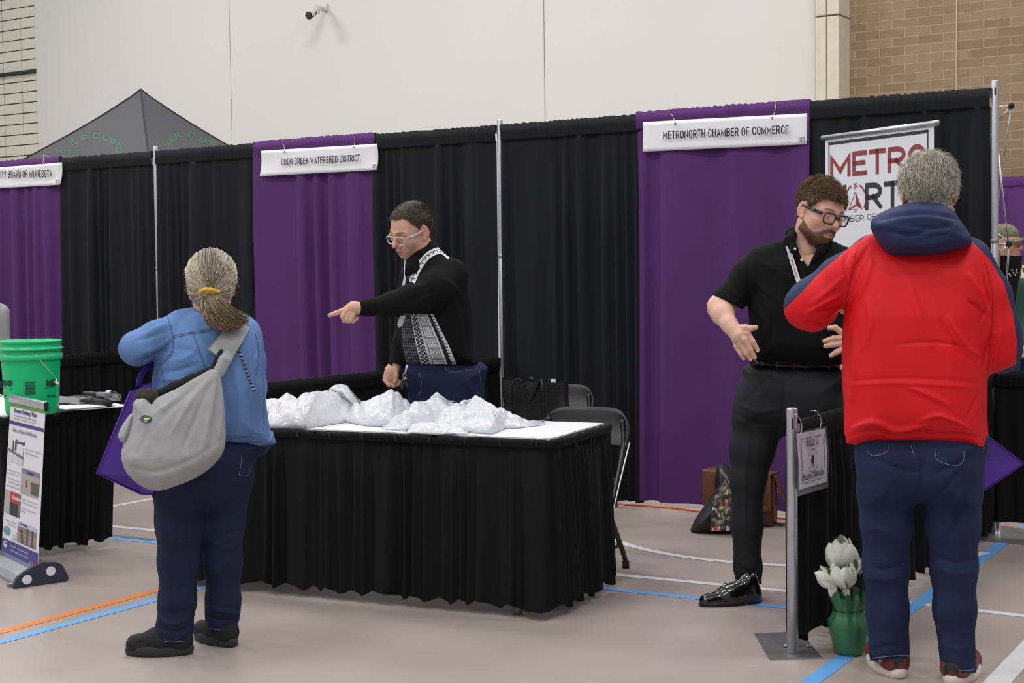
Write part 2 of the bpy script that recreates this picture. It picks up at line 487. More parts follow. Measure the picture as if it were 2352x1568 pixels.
# ---- tan brick wall right of it: every brick in view is a piece
BR = [M('brick_%d' % i, c, 0.85, vary=.07, vscale=7, bump=.3, bscale=60) for i, c in
      enumerate(((144, 122, 96), (137, 115, 90), (149, 127, 101), (141, 119, 96)))]
MORT = M('brick_mortar', (168, 147, 119), 0.9, vary=.05, vscale=20)
wr = struct('wall_right', *bx((pb+9, WALLY+.1265, 4.6), (18, .2, 9.2)), MORT)
bw, bh = .308, .1075
zrow = onY(2100, 92, WALLY)[2]
xj = onY(2196, 100, WALLY)[0]
bmeshes = []
for mm in BR:
    V, Fs = bx((0, 0, 0), (bw-.009, .05, bh-.009), bev=.003, seg=1)
    bmeshes.append(make_mesh('brick', V, Fs, mm, False))
random.seed(5)
nb = 0
zlo, xhi = onY(2300, 470, WALLY)[2], onY(2352, 300, WALLY)[0]+.35
rows = range(int((onY(2352, 480, WALLY)[2]-zrow)/bh)-1, int((onY(1950, 0, WALLY)[2]-zrow)/bh)+2)
for j in rows:
    z = zrow+j*bh
    for i in range(-12, 16):
        x = xj+.5*bw+i*bw+(0 if j % 2 else bw/2)
        if x < pb-.15 or x > xhi: continue
        p = to_px((x, WALLY, z))
        if p[1] < -40 or p[1] > 500 or p[0] > 2420: continue
        if p[0] < 2270 and p[1] > 250: continue
        o = bpy.data.objects.new('brick', bmeshes[random.choice((0, 0, 1, 2, 2, 3))])
        COL.objects.link(o); o.parent = wr
        inv = np.linalg.inv(PM[wr.name]); q = inv[:3, :3]@np.array((x, WALLY+.05+random.uniform(-.0015, .0015), z))+inv[:3, 3]
        o.location = q; nb += 1
# side of hall and vertical control joint
put('control_joint', *bx((xj, WALLY+.035, 4.6), (.012, .05, 9.0)), M('joint_sealant', (196, 178, 150), .8), wr, False)
print('bricks', nb)
# ================================================================== cloth helpers
def resample(path, step):
    P = np.asarray(path, float)
    L = np.r_[0, np.cumsum(np.linalg.norm(np.diff(P, axis=0), axis=1))]
    s = np.linspace(0, L[-1], max(3, int(L[-1]/step)+1))
    return s, np.stack([np.interp(s, L, P[:, k]) for k in range(P.shape[1])], 1)
def drape(name, path, ztop, zbot, mat, seed, fold=.11, amp=.022, pocket=.10, ruffle=.006, flip=1, step=.011, hemvar=0.0,
          parent=None, gather=0.0, thick=.003, lean=0.0):
    """hanging cloth along a floor path: a ruffled rod pocket on top, pleats that deepen towards the hem"""
    rng = np.random.RandomState(seed)
    s, P = resample(path, step)
    T = np.gradient(P, axis=0); T /= np.linalg.norm(T, axis=1)[:, None]
    N = np.stack([T[:, 1], -T[:, 0]], 1)*flip
    # irregular pleats
    ph = np.cumsum(1+0.55*np.sin(s/fold*1.7+rng.rand()*6)+0.35*np.sin(s/fold*.61+rng.rand()*6))*(s[1]-s[0])/fold*2*math.pi
    am = .55+.45*np.sin(s/fold*.9+rng.rand()*6)*np.sin(s/fold*.37+rng.rand()*6)
    ph2 = s/fold*2*math.pi*.43+rng.rand()*6
    ruf = np.sin(s*2*math.pi/.034+2.5*np.sin(s*9+rng.rand()*6))*(.5+.5*np.sin(s*7+rng.rand()*6))
    rows = []
    zs_body = np.r_[np.linspace(ztop-pocket, ztop-pocket-.25, 12)[:-1], np.linspace(ztop-pocket-.25, zbot, 30)]
    if pocket > 0:
        for k in range(11):                      # rod pocket: half ellipse from the back over the rail to the front
            t = math.pi*(1-k/10.0)
            off = .026*math.cos(t)*-1
            z = ztop-pocket+.0+pocket*(1-(k/10.0)) if k > 4 else ztop-.012*((4-k)/4.0)**2
            if k <= 4: off = -.024+.012*k
            else: off = .024-.004*((k-5)/5.0)
            w = .4+.6*(k/10.0)
            o_ = off+ruf*ruffle*w
            zz = z+((ruf*.0032+.0035*np.sin(s*61+3*np.sin(s*17+seed))*np.sin(s*5.3+seed)) if k <= 6 else ruf*.003)
            rows.append(np.c_[P+N*o_[:, None], zz*np.ones(len(s))])
    for z in zs_body:
        d = (ztop-pocket-z)/max(.01, ztop-pocket-zbot)
        a = amp*(.35+.65*min(1, d*4))*(1+.25*d)
        g = math.exp(-(ztop-pocket-z)/.05)*gather
        wv = np.sin(ph+.5*math.sin(2.1*d+seed)); wv = np.sign(wv)*np.abs(wv)**.8
        o_ = .010+lean*d+a*am*wv+a*.45*np.sin(ph2+1.2*d)+g*ruf*.012
        zz = z+(hemvar*d**6)*np.sin(ph*.5+1)
        rows.append(np.c_[P+N*o_[:, None], zz*np.ones(len(s))])
    V = np.concatenate(rows); nx = len(s)
    return V, grid_faces(nx, len(rows))

BLACK = M('black_drape', (25, 27, 30), 0.8, vary=.12, vscale=3, bump=.15, bscale=500, sheen=.06, spec=.25)
PURPLE = M('purple_drape', (88, 47, 108), 0.75, vary=.07, vscale=3, bump=.15, bscale=500, sheen=.06, spec=.25)
SKIRT = M('black_skirt', (9, 10, 13), 0.7, vary=.15, vscale=8, bump=.2, bscale=400, spec=.22)
LOW = M('black_low_drape', (13, 13, 15), 0.8, vary=.12, vscale=5, bump=.15, bscale=400, spec=.2)
ALU = M('pipe_aluminium', (196, 198, 204), 0.33, metal=.85, vary=.06, vscale=30)
STEEL = M('base_steel', (150, 150, 150), 0.4, metal=.8, vary=.12, vscale=14)
DARKM = M('dark_slot', (18, 18, 20), 0.6)
WIRE = M('hook_wire', (208, 208, 212), 0.35, metal=.7)
RAILZ = 2.318
B = 3.048
panels = [(-5.12, -4.09, 1, 'purple drape panel at the left frame edge behind the white 104 sign'),
          (-4.09, -B-.02, 0, 'black drape panel between the left purple panel and the leftmost pole'),
          (-B+.02, -2.035, 0, 'black drape panel just right of the leftmost pole, behind the ponytailed woman'),
          (-2.035, -.997, 1, 'purple drape panel under the 105 sign behind the pointing hand'),
          (-.997, -.02, 0, 'black drape panel behind the pointing man, left of the middle pole'),
          (.02, .997, 0, 'black drape panel behind the folding chair, right of the middle pole'),
          (.997, 2.035, 1, 'purple drape panel under the 106 sign behind the man in black polo'),
          (2.035, B-.02, 0, 'black drape panel behind the tall retractable banner, beside the right pole')]
for k, (a, b, pur, lab) in enumerate(panels):
    e_ = .02 if pur else 0
    V, Fs = drape('drape_panel', [(a-e_, -.004*pur), (b+e_, -.004*pur)], RAILZ+(.012 if pur else 0), .012 if not pur else .03, PURPLE if pur else BLACK, 11+k,
                  fold=.115 if not pur else .19, amp=.030 if not pur else .034, ruffle=.006 if not pur else .004)
    tag(put('drape_curtain', V, Fs, PURPLE if pur else BLACK), lab, 'curtain', 'tall drape panels of the back wall')

# ---- pipe uprights
def upright(x, y, ztop, label, zjoint=None, base=True, plate=None, r=.0205, q=.9):
    t = thing('drape_upright', label, 'pole', (x, y, 0), 0, 'pipe uprights of the booth drapes')
    zj = zjoint or ztop*.62
    put('lower_pipe', *lathe([(0, .01), (r, .01), (r, zj), (r*q, zj+.004)], (x, y, 0), 20), ALU, t)
    put('upper_pipe', *lathe([(r*q, zj-.05), (r*q, ztop-.004), (r*(q-.06), ztop), (r*.7, ztop), (r*.7, ztop-.03), (0, ztop-.03)], (x, y, 0), 20), ALU, t)
    if q < .95: put('collar', *lathe([(r*1.03, zj-.012), (r*1.12, zj-.010), (r*1.12, zj+.010), (r*.95, zj+.013)], (x, y, 0), 20), STEEL, t)
    if plate is None:
        put('base_plate', *bx((x, y, .005), (.42, .42, .01), bev=.003), STEEL, t, False)
    v = nrm(CAM-np.array((x, y, CAM[2]))); a = math.atan2(v[1], v[0])
    for da in (0, math.pi/2, math.pi, -math.pi/2):
        c = np.array((x+r*.9*math.cos(a+da+.08), y+r*.9*math.sin(a+da+.08), ztop-.055))
        put('slot', *bx(c, (.004, .008, .04), rot=a+da, bev=.0015), DARKM, t, False)
    return t
upright(-B, 0, 2.353, 'silver pipe upright behind the ponytailed woman, leftmost of the tall poles', 1.45)
upright(0, 0, 2.353, 'silver pipe upright behind the pointing man, middle one of the tall poles', 1.495)
upright(B, 0, 2.353, 'silver pipe upright right of the retractable banner, nearest of the tall poles', 1.53)
# crossbars inside the rod pockets
for a, b, lab in ((-5.12, -B, 'crossbar inside the drape pockets left of the leftmost pole'), (-B, 0, 'crossbar inside the drape pockets under the shorter middle sign'),
                  (0, B, 'crossbar inside the drape pockets under the longest sign, number 106')):
    V, Fs = bx(((a+b)/2, 0, RAILZ-.032), (b-a-.03, .018, .042), bev=.004)
    tag(put('drape_crossbar', V, Fs, ALU, smooth=False), lab, 'rail', 'crossbars of the drapes')

# ---- low side dividers (three foot drape)
def divider(x, y0, y1, label, seed, zr=.862, hem=.05):
    t = thing('booth_divider', label, 'curtain', (x, (y0+y1)/2, 0), 0, 'low black booth dividers')
    put('crossbar', *bx((x, (y0+y1)/2, zr-.035), (.018, abs(y1-y0)-.05, .04), bev=.004), ALU, t, False)
    V, Fs = drape('cloth', [(x, y0), (x, y1)], zr, hem, LOW, seed, fold=.10, amp=.026, pocket=.085, ruffle=.007, flip=1, hemvar=.02)
    put('cloth', V, Fs, LOW, t)
    # the part of the cloth that falls behind the rail
    V, Fs = drape('cloth', [(x-.02, y1), (x-.02, y0)], zr-.01, hem+.02, LOW, seed+1, fold=.12, amp=.02, pocket=0, ruffle=.004, flip=1)
    put('cloth_back', V, Fs, LOW, t)
    return t
DY = -2.742
divider(B, DY+.03, -.06, 'low black booth divider hung with the aisle 15 sheet', 31)
divider(0.0, -2.6, -.06, 'low black booth divider running behind the pointing man', 32)
divider(-B, -2.6, -.06, 'low black booth divider behind the green bucket at left', 33)
t = thing('low_drape', 'low black drape hanging right of the man in the red jacket, behind his purple tote', 'curtain', (4.0, -.06, 0), 0)
put('cloth', *drape('cloth', [(3.07, -.06), (5.0, -.06)], .868, .085, LOW, 34, fold=.12, amp=.03, pocket=.085), LOW, t)
put('crossbar', *bx((4.03, -.06, .83), (1.92, .018, .04), bev=.004), ALU, t, False)
# ---- short post at the aisle end of the right divider, square floor plate
PC = onZ(1821, 1503)
upright(PC[0], PC[1], .905, 'short silver stanchion post on a steel floor plate beside the white tulips', .80, plate=False, q=.98)
t = bpy.data.objects['drape_upright.003']
pl = [onZ(*p) for p in ((1733, 1459), (1838, 1455), (1888, 1514), (1767, 1516))]
V, Fs = prism([(p[0], p[1]) for p in pl], lambda p: (p[0], p[1], .009), lambda p: (p[0], p[1], 0.0))
put('base_plate', V, Fs, STEEL, t, False)
for q in ((1806, 1483), (1859, 1483)):
    c = onZ(*q, z=.012); put('bolt', *lathe([(0, .006), (.008, .004), (.010, 0)], c, 12), STEEL, t)
# pole foot seen under the low drape
c = onZ(2291, 1229)
t = thing('pole_foot', 'silver pole foot on a floor plate below the low drape at right', 'pole base', tuple(c))
put('sleeve', *lathe([(0, .075), (.012, .075), (.0145, .07), (.019, .008), (0.021, .008)], c, 20), ALU, t)
put('base_plate', *bx((c[0]-.06, c[1]-.015, .004), (.22, .22, .008), rot=.2, bev=.002), STEEL, t, False)

# ================================================================== booth signs
BOARD = M('sign_board', (246, 246, 250), 0.55, vary=.01)
INK = M('sign_ink', (30, 31, 34), 0.7)
def booth_sign(corners, lines, number, label, curl=(0, 0), hooks=()):
    """corners TL, TR, BR, BL in pixels on the plane just in front of the drape"""
    Y = -.045
    TL, TR, BR, BL = [onY(p[0], p[1], Y) for p in corners]
    t = thing('booth_sign', label, 'sign', tuple((BL+BR)/2), 0, 'hanging booth signs')
    nu, nv = 24, 8
    V = []
    for th in (0, 1):
        for j in range(nv+1):
            for i in range(nu+1):
                u, v = i/nu, j/nv
                p = (TL*(1-u)+TR*u)*(1-v)+(BL*(1-u)+BR*u)*v
                bend = curl[0]*math.exp(-u*9)+curl[1]*math.exp(-(1-u)*9)
                p = p+np.array((0, -.012*4*(v-.5)**2*bend-.006*math.sin(u*5)+th*.003, 0))
                V.append(p)
    n = (nu+1)*(nv+1); g = grid_faces(nu+1, nv+1)
    Fs = [tuple(reversed(f)) for f in g]+[tuple(i+n for i in f) for f in g]
    rim = [i for i in range(nu+1)]+[(nu+1)*j+nu for j in range(1, nv+1)]+[(nu+1)*nv+i for i in range(nu-1, -1, -1)]+[(nu+1)*j for j in range(nv-1, 0, -1)]
    for a, b in zip(rim, rim[1:]+rim[:1]): Fs.append((a, b, b+n, a+n))
    put('board', V, Fs, BOARD, t)
    for s, l, r_, h in lines:
        pl, pr = onY(l[0], l[1], Y-.022), onY(r_[0], r_[1], Y-.022)
        hh = onY(l[0], l[1]-h, Y-.022)[2]-pl[2]
        ex = nrm(pr-pl); ey = np.array((0, 0, 1.0))
        put('lettering', *block_text(s, pl, ex, ey, np.linalg.norm(pr-pl), hh, .125, .10), INK, t, False)
    for hx, hy, tx, ty in hooks:
        p0, p1 = onY(hx, hy, Y-.02), onY(tx, ty, -.03)
        p2 = p1+np.array((.004, .0, .02)); p3 = p1+np.array((.01, .05, .012))
        put('hook', *tube(spline([p0, (p0+p1)/2+np.array((0.004, 0, 0)), p1, p2, p3], 6), .0016, 6), WIRE, t)
        put('grommet', *tube(spline([p0+np.array((.005*math.cos(a), -.002, .005*math.sin(a))) for a in np.linspace(0, 5.5, 8)], 3), .0018, 6), INK, t)
    return t
booth_sign([(-160, 397), (143, 373), (139, 424), (-164, 441)], [('LITY BOARD OF MINNESOTA', (-4, 409), (119.5, 407), 17), ('104', (128, 419.5), (138, 419), 7)], '104',
           'white booth sign reading LITY BOARD OF MINNESOTA 104, cut by the left frame edge', (0, 1), [(98, 377, 100, 362)])
booth_sign([(602, 346.5), (867, 330), (867, 390), (599, 404.5)], [('COON CREEK WATERSHED DISTRICT', (646, 380), (827, 370.5), 15.5), ('105', (854.5, 386), (865, 385), 8.5)], '105',
           'white booth sign reading COON CREEK WATERSHED DISTRICT 105', (1, 1), [(654, 349, 650, 327), (813, 339, 815, 316)])
booth_sign([(1477, 280.5), (1853, 260), (1852.5, 331), (1476, 348.5)], [('METRONORTH CHAMBER OF COMMERCE', (1523, 320), (1812, 306.5), 18.5), ('106', (1833, 326), (1848.5, 325), 10.5)], '106',
           'white booth sign reading METRONORTH CHAMBER OF COMMERCE 106', (0, 0), [(1551, 284, 1541, 259), (1774, 271, 1782, 240)])

# ================================================================== retractable banner behind the man in black
A_ = onZ(1893, 316, 2.08); B_ = onZ(2148, 282, 2.08)
bex = nrm(B_-A_); bn = nrm(np.cross(bex, (0, 0, 1)))
if bn@(CAM-A_) < 0: bn = -bn
def onB(px, py, off=0.0):
    d = ray(px, py); o = A_+bn*off
    return CAM+d*((o-CAM)@bn)/(d@bn)
t = thing('retractable_banner', 'tall white retractable banner with large maroon METRO lettering behind two men', 'banner', tuple(((A_+B_)/2)*np.array((1, 1, 0))))
BANW = M('banner_film', (230, 232, 238), 0.4, vary=.01)
MAR = M('banner_maroon', (146, 62, 66), 0.5); CHAR = M('banner_charcoal', (52, 52, 52), 0.5)
ez = np.array((0, 0, 1.0)); W_ = np.linalg.norm(B_-A_)
def bpt(s, z, off=0.0): return A_+bex*s+np.array((0, 0, z-A_[2]))+bn*off
q = [bpt(.01, 2.07), bpt(W_-.01, 2.07), bpt(W_-.01, .07), bpt(.01, .07)]
V, Fs = prism([0, 1, 2, 3], lambda i: q[i], lambda i: q[i]-bn*.002)
put('film', V, Fs, BANW, t, False)
put('top_rail', *tube([bpt(-.012, 2.078), bpt(W_+.012, 2.078)], .014, 14), ALU, t)
put('rail_cap', *tube([bpt(W_+.010, 2.078), bpt(W_+.022, 2.078)], .012, 12), STEEL, t)
put('support_pole', *tube([bpt(W_/2, .05, -.03), bpt(W_/2, 2.06, -.02)], .009, 10), ALU, t)
put('base_cassette', *bx(bpt(W_/2, .045), (W_+.03, .20, .085), rot=math.atan2(bex[1], bex[0]), bev=.02), ALU, t)
def bar(p, q_, w):    # thin printed bar between two points on the banner
    d = nrm(q_-p); n2 = np.cross(bn, d)*w/2
    return quad(p-n2+bn*.0012, q_-n2+bn*.0012, q_+n2+bn*.0012, p+n2+bn*.0012)
put('print_border', *join(bar(bpt(.035, 2.045), bpt(W_-.045, 2.045), .016), bar(bpt(.04, 2.05), bpt(.04, .25), .008), bar(bpt(W_-.05, 2.05), bpt(W_-.05, .25), .010)), CHAR, t, False)
def btext(s, l, r_, h, mat, bold=.01, th=None, gap=.12, ry=.5):
    pl, pr = onB(*l, off=.0015), onB(*r_, off=.0015)
    pr[2] = pl[2] = (pl[2]+pr[2])/2
    hh = onB(l[0], l[1]-h, off=.0015)[2]-pl[2]
    if th: return put('lettering', *block_text(s, pl, bex, ez, (pr-pl)@bex, hh, th, gap, .5, ry), mat, t, False)
    return put('lettering', *text(s, pl, bex, ez, (pr-pl)@bex, hh, bold=bold, align='l'), mat, t, False)
btext('METRO', (1907, 409), (2127, 389), 55, MAR, th=.19)
btext('N', (1907, 489), (1944, 486), 62, CHAR, th=.19)
btext('RTH', (1986.5, 483.5), (2116, 473), 63, CHAR, th=.19)
for s_, x0, x1 in (('CHAMBER', 1907, 1984), ('OF', 1992, 2011), ('COMMERCE', 2020, 2117)): btext(s_, (x0, 512-(x0-1906)*.0755), (x1, 512-(x1-1906)*.0755), 14.5, CHAR, th=.1, gap=.2)
btext('N', (1962.3, 434), (1969, 433.5), 15.5, MAR, th=.16)
for s, yb in (('the', 897), ('pre', 913), ('mpr', 928)):
    btext(s, (1925, yb), (1943, yb-1), 13, CHAR, 0)
# compass emblem: two arcs, a split needle, a small base wedge
cc = onB(1965, 458); pxm = np.linalg.norm(onB(1990, 456)-onB(1965, 458))/25.0
def arc(a0, a1, r0, r1):
    th = np.linspace(a0, a1, 16)
    V = [cc+bn*.0015+bex*(r*math.cos(a))*pxm+ez*(r*math.sin(a))*pxm*.95 for a in th for r in (r0, r1)]
    return V, [(2*i, 2*i+1, 2*i+3, 2*i+2) for i in range(15)]
put('compass_arc', *arc(-.6, 1.15, 22.5, 25.5), MAR, t, False)
put('compass_arc', *arc(math.pi-1.15, math.pi+.6, 22.5, 25.5), MAR, t, False)
tp, lft, rgt, mid = onB(1965, 440, .0016), onB(1949.5, 482, .0016), onB(1981, 481.5, .0016), onB(1964.5, 471, .0016)
put('compass_needle', np.array([tp, mid, rgt]), [(0, 1, 2)], MAR, t, False)
put('needle_outline', *join(bar(tp, lft, .004), bar(lft, mid, .008)), MAR, t, False)
put('compass_foot', np.array([onB(1959, 480.5, .0016), onB(1970, 480, .0016), onB(1969, 482.5, .0016), onB(1960, 483, .0016)]), [(0, 1, 2, 3)], MAR, t, False)
put('compass_tip', np.array([onB(1962, 485.5, .0016), onB(1967, 485.2, .0016), onB(1964.5, 488.5, .0016)]), [(0, 1, 2)], CHAR, t, False)

# ================================================================== tables
TOPW = M('table_vinyl_white', (222, 222, 225), 0.5, vary=.015, vscale=5, bump=.08, bscale=30)
def skirted_table(name, label, origin, ang, L, Dp, zt, seed, hem, sides, group='skirted booth tables', lean=.03):
    """origin: front right corner; +x local along -length? local frame: a along the length to the left, b towards the back"""
    t = thing(name, label, 'table', (origin[0], origin[1], 0), ang, group)
    ex = np.array((math.cos(ang), math.sin(ang))); ey = np.array((-ex[1], ex[0]))
    o = np.array(origin)
    def w(a, b): return o-ex*a+ey*b              # a: from right end to left, b: from front to back
    cx, cy = w(L/2, Dp/2)
    put('tabletop', *bx((cx, cy, zt-.022), (L-.02, Dp-.02, .036), rot=ang, bev=.008), M('table_plastic', (205, 205, 205), .5), t, False)
    # vinyl cover with a slightly uneven edge
    rng = np.random.RandomState(seed)
    rim = []
    per = [(.0, .0, L, 0, 90), (L, 0, L, Dp, 30), (L, Dp, 0, Dp, 90), (0, Dp, 0, 0, 30)]
    rc = .05
    def corner(ca, cb, a0): return [(ca+rc*math.cos(a), cb+rc*math.sin(a)) for a in np.linspace(a0, a0-math.pi/2, 6)]
    pts = corner(rc, rc, -math.pi/2)+[(0, b) for b in np.linspace(rc, Dp-rc, 20)]
    pts = [(a, b) for a, b in spline([(rc, 0), (rc*.3, rc*.3), (0, rc)], 5)]+[(0, b) for b in np.linspace(rc, Dp-.01, 22)[1:]]
    pts += [(a, Dp) for a in np.linspace(.0, L, 40)]+[(L, b) for b in np.linspace(Dp-.01, 0, 22)]+[(a, 0) for a in np.linspace(L, rc, 70)[:-1]]
    V = []; n = len(pts)
    for a, b in pts:
        k = rng.uniform(-.0035, .002); v = w(a+(k if 0 < b < Dp else 0), b+(k if 0 < a < L else 0)); V.append((v[0], v[1], zt+rng.uniform(-.001, .001)))
    for v in list(V): V.append((v[0], v[1], zt-.006))
    Fs = [tuple(range(n)), tuple(range(2*n-1, n-1, -1))]+[(i, i+n, (i+1) % n+n, (i+1) % n) for i in range(n)]
    put('vinyl_cover', V, Fs, TOPW, t, False)
    e = .012
    path = {'all': [(L+e, Dp), (L+e, -e)]+[(L*.9, -e), (L*.5, -e), (.05, -e)]+[tuple(p) for p in spline([(.05, -e), (.006, .006), (-e, .05)], 5)]+[(-e, Dp*.5), (-e, Dp)]}[sides]
    P2 = [w(a, b) for a, b in path]
    fl = 1
    V, Fs = drape('skirt', P2, zt-.004, hem, SKIRT, seed, fold=.062, amp=.018, pocket=.035, ruffle=.0035, flip=fl, hemvar=.012, gather=.9, lean=lean, step=.009)
    put('skirt', V, Fs, SKIRT, t)
    CLIP = M('skirt_clip', (64, 64, 64), .4, spec=.4)
    s, PP = resample(P2, .16)
    for p in PP[4:-2]:
        put('skirt_clip', *bx((p[0], p[1]-.030, zt-.018), (.0022, .012, .024), rot=ang, bev=.001), CLIP, t, False)
    for a, b in ((.16, .012), (.22, Dp-.08), (L-.22, .08), (L-.22, Dp-.08)):
        p = w(a, b)
        put('leg', *tube([(p[0], p[1], zt-.03), (p[0], p[1], .012)], .0145, 12), STEEL, t)
        put('foot', *lathe([(0, 0), (.019, 0), (.019, .03), (.015, .036)], (p[0], p[1], 0), 14), M('leg_foot', (120, 122, 122), .5, metal=.4), t)
    return t, w
TZ = .735
tbl, wt = skirted_table('folding_table', 'long folding table with white top and gathered black skirt, heaped with plastic bags', (1.995, -2.70), math.radians(8.4), 1.83, .61, TZ, 41, .045, 'all')
tl, wl2 = skirted_table('folding_table', 'black-skirted folding table carrying the green bucket at the left edge', (-.89, -3.10), math.radians(-11.2), 1.83, .60, TZ, 42, .045, 'all', lean=-.055)
# ================================================================== pop-up canopy behind the drapes
def bvh_of(V, Fs): return BVHTree.FromPolygons([tuple(map(float, v)) for v in V], [tuple(int(i) for i in f) for f in Fs])
def cast(bvh, px, py, off=0.0):
    d = nrm(ray(px, py)); h = bvh.ray_cast(Vector(CAM), Vector(d))
    if h[0] is None: return None
    return np.array(h[0])-d*off
pk = onY(323, 199, 4.2)
vd = nrm(np.array((pk[0]-CAM[0], pk[1]-CAM[1], 0)))
side = np.array((vd[1], -vd[0], 0))
tn = thing('canopy_tent', 'black pop-up canopy tent peak with green lettering rising behind the drapes', 'tent', (pk[0], pk[1], 0))
corners = [pk*np.array((1, 1, 0))+R_ for R_ in (-vd*2.12+side*.10, side*2.12+vd*.1, vd*2.12-side*.1, -side*2.12-vd*.1)]
TENT = M('tent_fabric', (62, 62, 66), 0.7, vary=.10, vscale=3, bump=.2, bscale=250, sheen=.2)
GREEN = M('tent_print', (52, 120, 84), 0.7)
n = 18
def tpt(a, b, s, w):      # s: 0 peak .. 1 eave, w: 0..1 between the corners
    e = corners[a]*(1-w)+corners[b]*w
    drop = 1.28*(.50*s+.50*s**.72)
    rnd = .0
    z = pk[2]-drop+.03*math.exp(-(s/.05)**2)*-1
    sag = -.05*math.sin(math.pi*w)*s
    h = pk*np.array((1, 1, 0))*(1-s)+e*s
    return np.array((h[0], h[1], z+sag))
tentV, tentF = [], []
for a in range(4):
    b = (a+1) % 4
    V = [tpt(a, b, j/n, i/n) for j in range(n+1) for i in range(n+1)]
    f = [tuple(reversed(q)) for q in grid_faces(n+1, n+1)]
    put('roof_panel', V, f, TENT, tn)
    o_ = len(tentV); tentV += V; tentF += [tuple(i+o_ for i in q) for q in f]
    e0, e1 = tpt(a, b, 1, 0), tpt(a, b, 1, 1)
    va = [tpt(a, b, 1, i/12)+np.array((0, 0, -.25*k)) for k in (0, 1) for i in range(13)]
    put('valance', va, grid_faces(13, 2), TENT, tn)
    put('roof_seam', *tube([tpt(a, b, s, 0)+np.array((0, 0, .004)) for s in np.linspace(.0, 1, 20)], .008, 6), M('tent_binding', (22, 22, 24), .7), tn)
    put('leg', *bx((corners[a][0], corners[a][1], pk[2]/2-.65), (.04, .04, pk[2]-1.3), bev=.004), STEEL, tn, False)
tb = bvh_of(tentV, tentF)
def glyph_cast(ch, x, y, ang, h, bvh, mat, parent, w=None, off=.006, th=.15, name='lettering'):
    gw = w or h*.75
    V, Fs = block(ch, gw, h, th*h, 0)
    c, s = math.cos(ang), math.sin(ang)
    P = []
    for gx, gy in V:
        gx -= gw/2
        p = cast(bvh, x+gx*c-gy*s*1.0, y-(gx*s+gy*c), off)
        if p is None: return
        P.append(p)
    put(name, P, Fs, mat, parent, False)
for ch, x, y, a in (('L', 139, 348, .55), ('E', 172, 332, .35), ('R', 196, 323, .2), ('C', 222, 319, -.1), ('U', 241, 323, -.35), ('S', 256, 330, -.6), ('T', 266, 339, -.85), ('O', 268, 349, -1.1)):
    glyph_cast(ch, x, y, a, 13, tb, GREEN, tn, w=15)
for ch, x, y, a in (('L', 388, 333, 1.0), ('E', 399, 325, .75), ('R', 411, 317, .45), ('C', 437, 316, -.35), ('U', 462, 326, -.6), ('S', 486, 333, -.5)):
    glyph_cast(ch, x, y, a, 13, tb, GREEN, tn, w=13)
for x0 in (168, 186):
    glyph_cast('E', x0, 352, .1, 7, tb, GREEN, tn, w=14)

# ================================================================== security camera on the far wall
cw = onY(741, 24, WALLY-.02)
sc = thing('security_camera', 'small white and black security camera mounted high on the white wall', 'camera', tuple(cw))
PLW = M('camera_white', (216, 214, 210), .45); PLB = M('camera_black', (20, 22, 22), .25, coat=.3)
pxs = (cw-CAM)@CF/FPX
def cpt(px, py, off): return onY(px, py, WALLY-.02-off)
put('wall_mount', *bx(cpt(745, 16, .03), (16*pxs, .07, 20*pxs), bev=.03), PLW, sc)
put('arm', *tube([cpt(743, 20, .05), cpt(736, 17, .16), cpt(729, 15, .24)], 4.2*pxs, 10), PLW, sc)
hd = nrm(cpt(707, 33, .42)-cpt(733, 17, .2))
put('housing', *tube([cpt(731, 17, .22), cpt(729.5, 19, .23), cpt(713, 31.5, .38), cpt(711, 33, .40)], [3*pxs, 9*pxs, 9*pxs, 8*pxs], 18), PLW, sc)
put('black_shroud', *tube([cpt(722.5, 26.5, .3), cpt(709, 36, .40), cpt(708, 36.5, .41)], [8.5*pxs, 9.3*pxs, 8.6*pxs], 18), PLB, sc)
put('stripe', *tube([cpt(716, 30.3, .345), cpt(714.5, 31.4, .357)], 9.7*pxs, 18), PLW, sc)
put('cable', *tube(spline([cpt(737, 20, .12), cpt(734, 27, .15), cpt(731, 33, .16)], 5), .9*pxs, 6), PLB, sc)

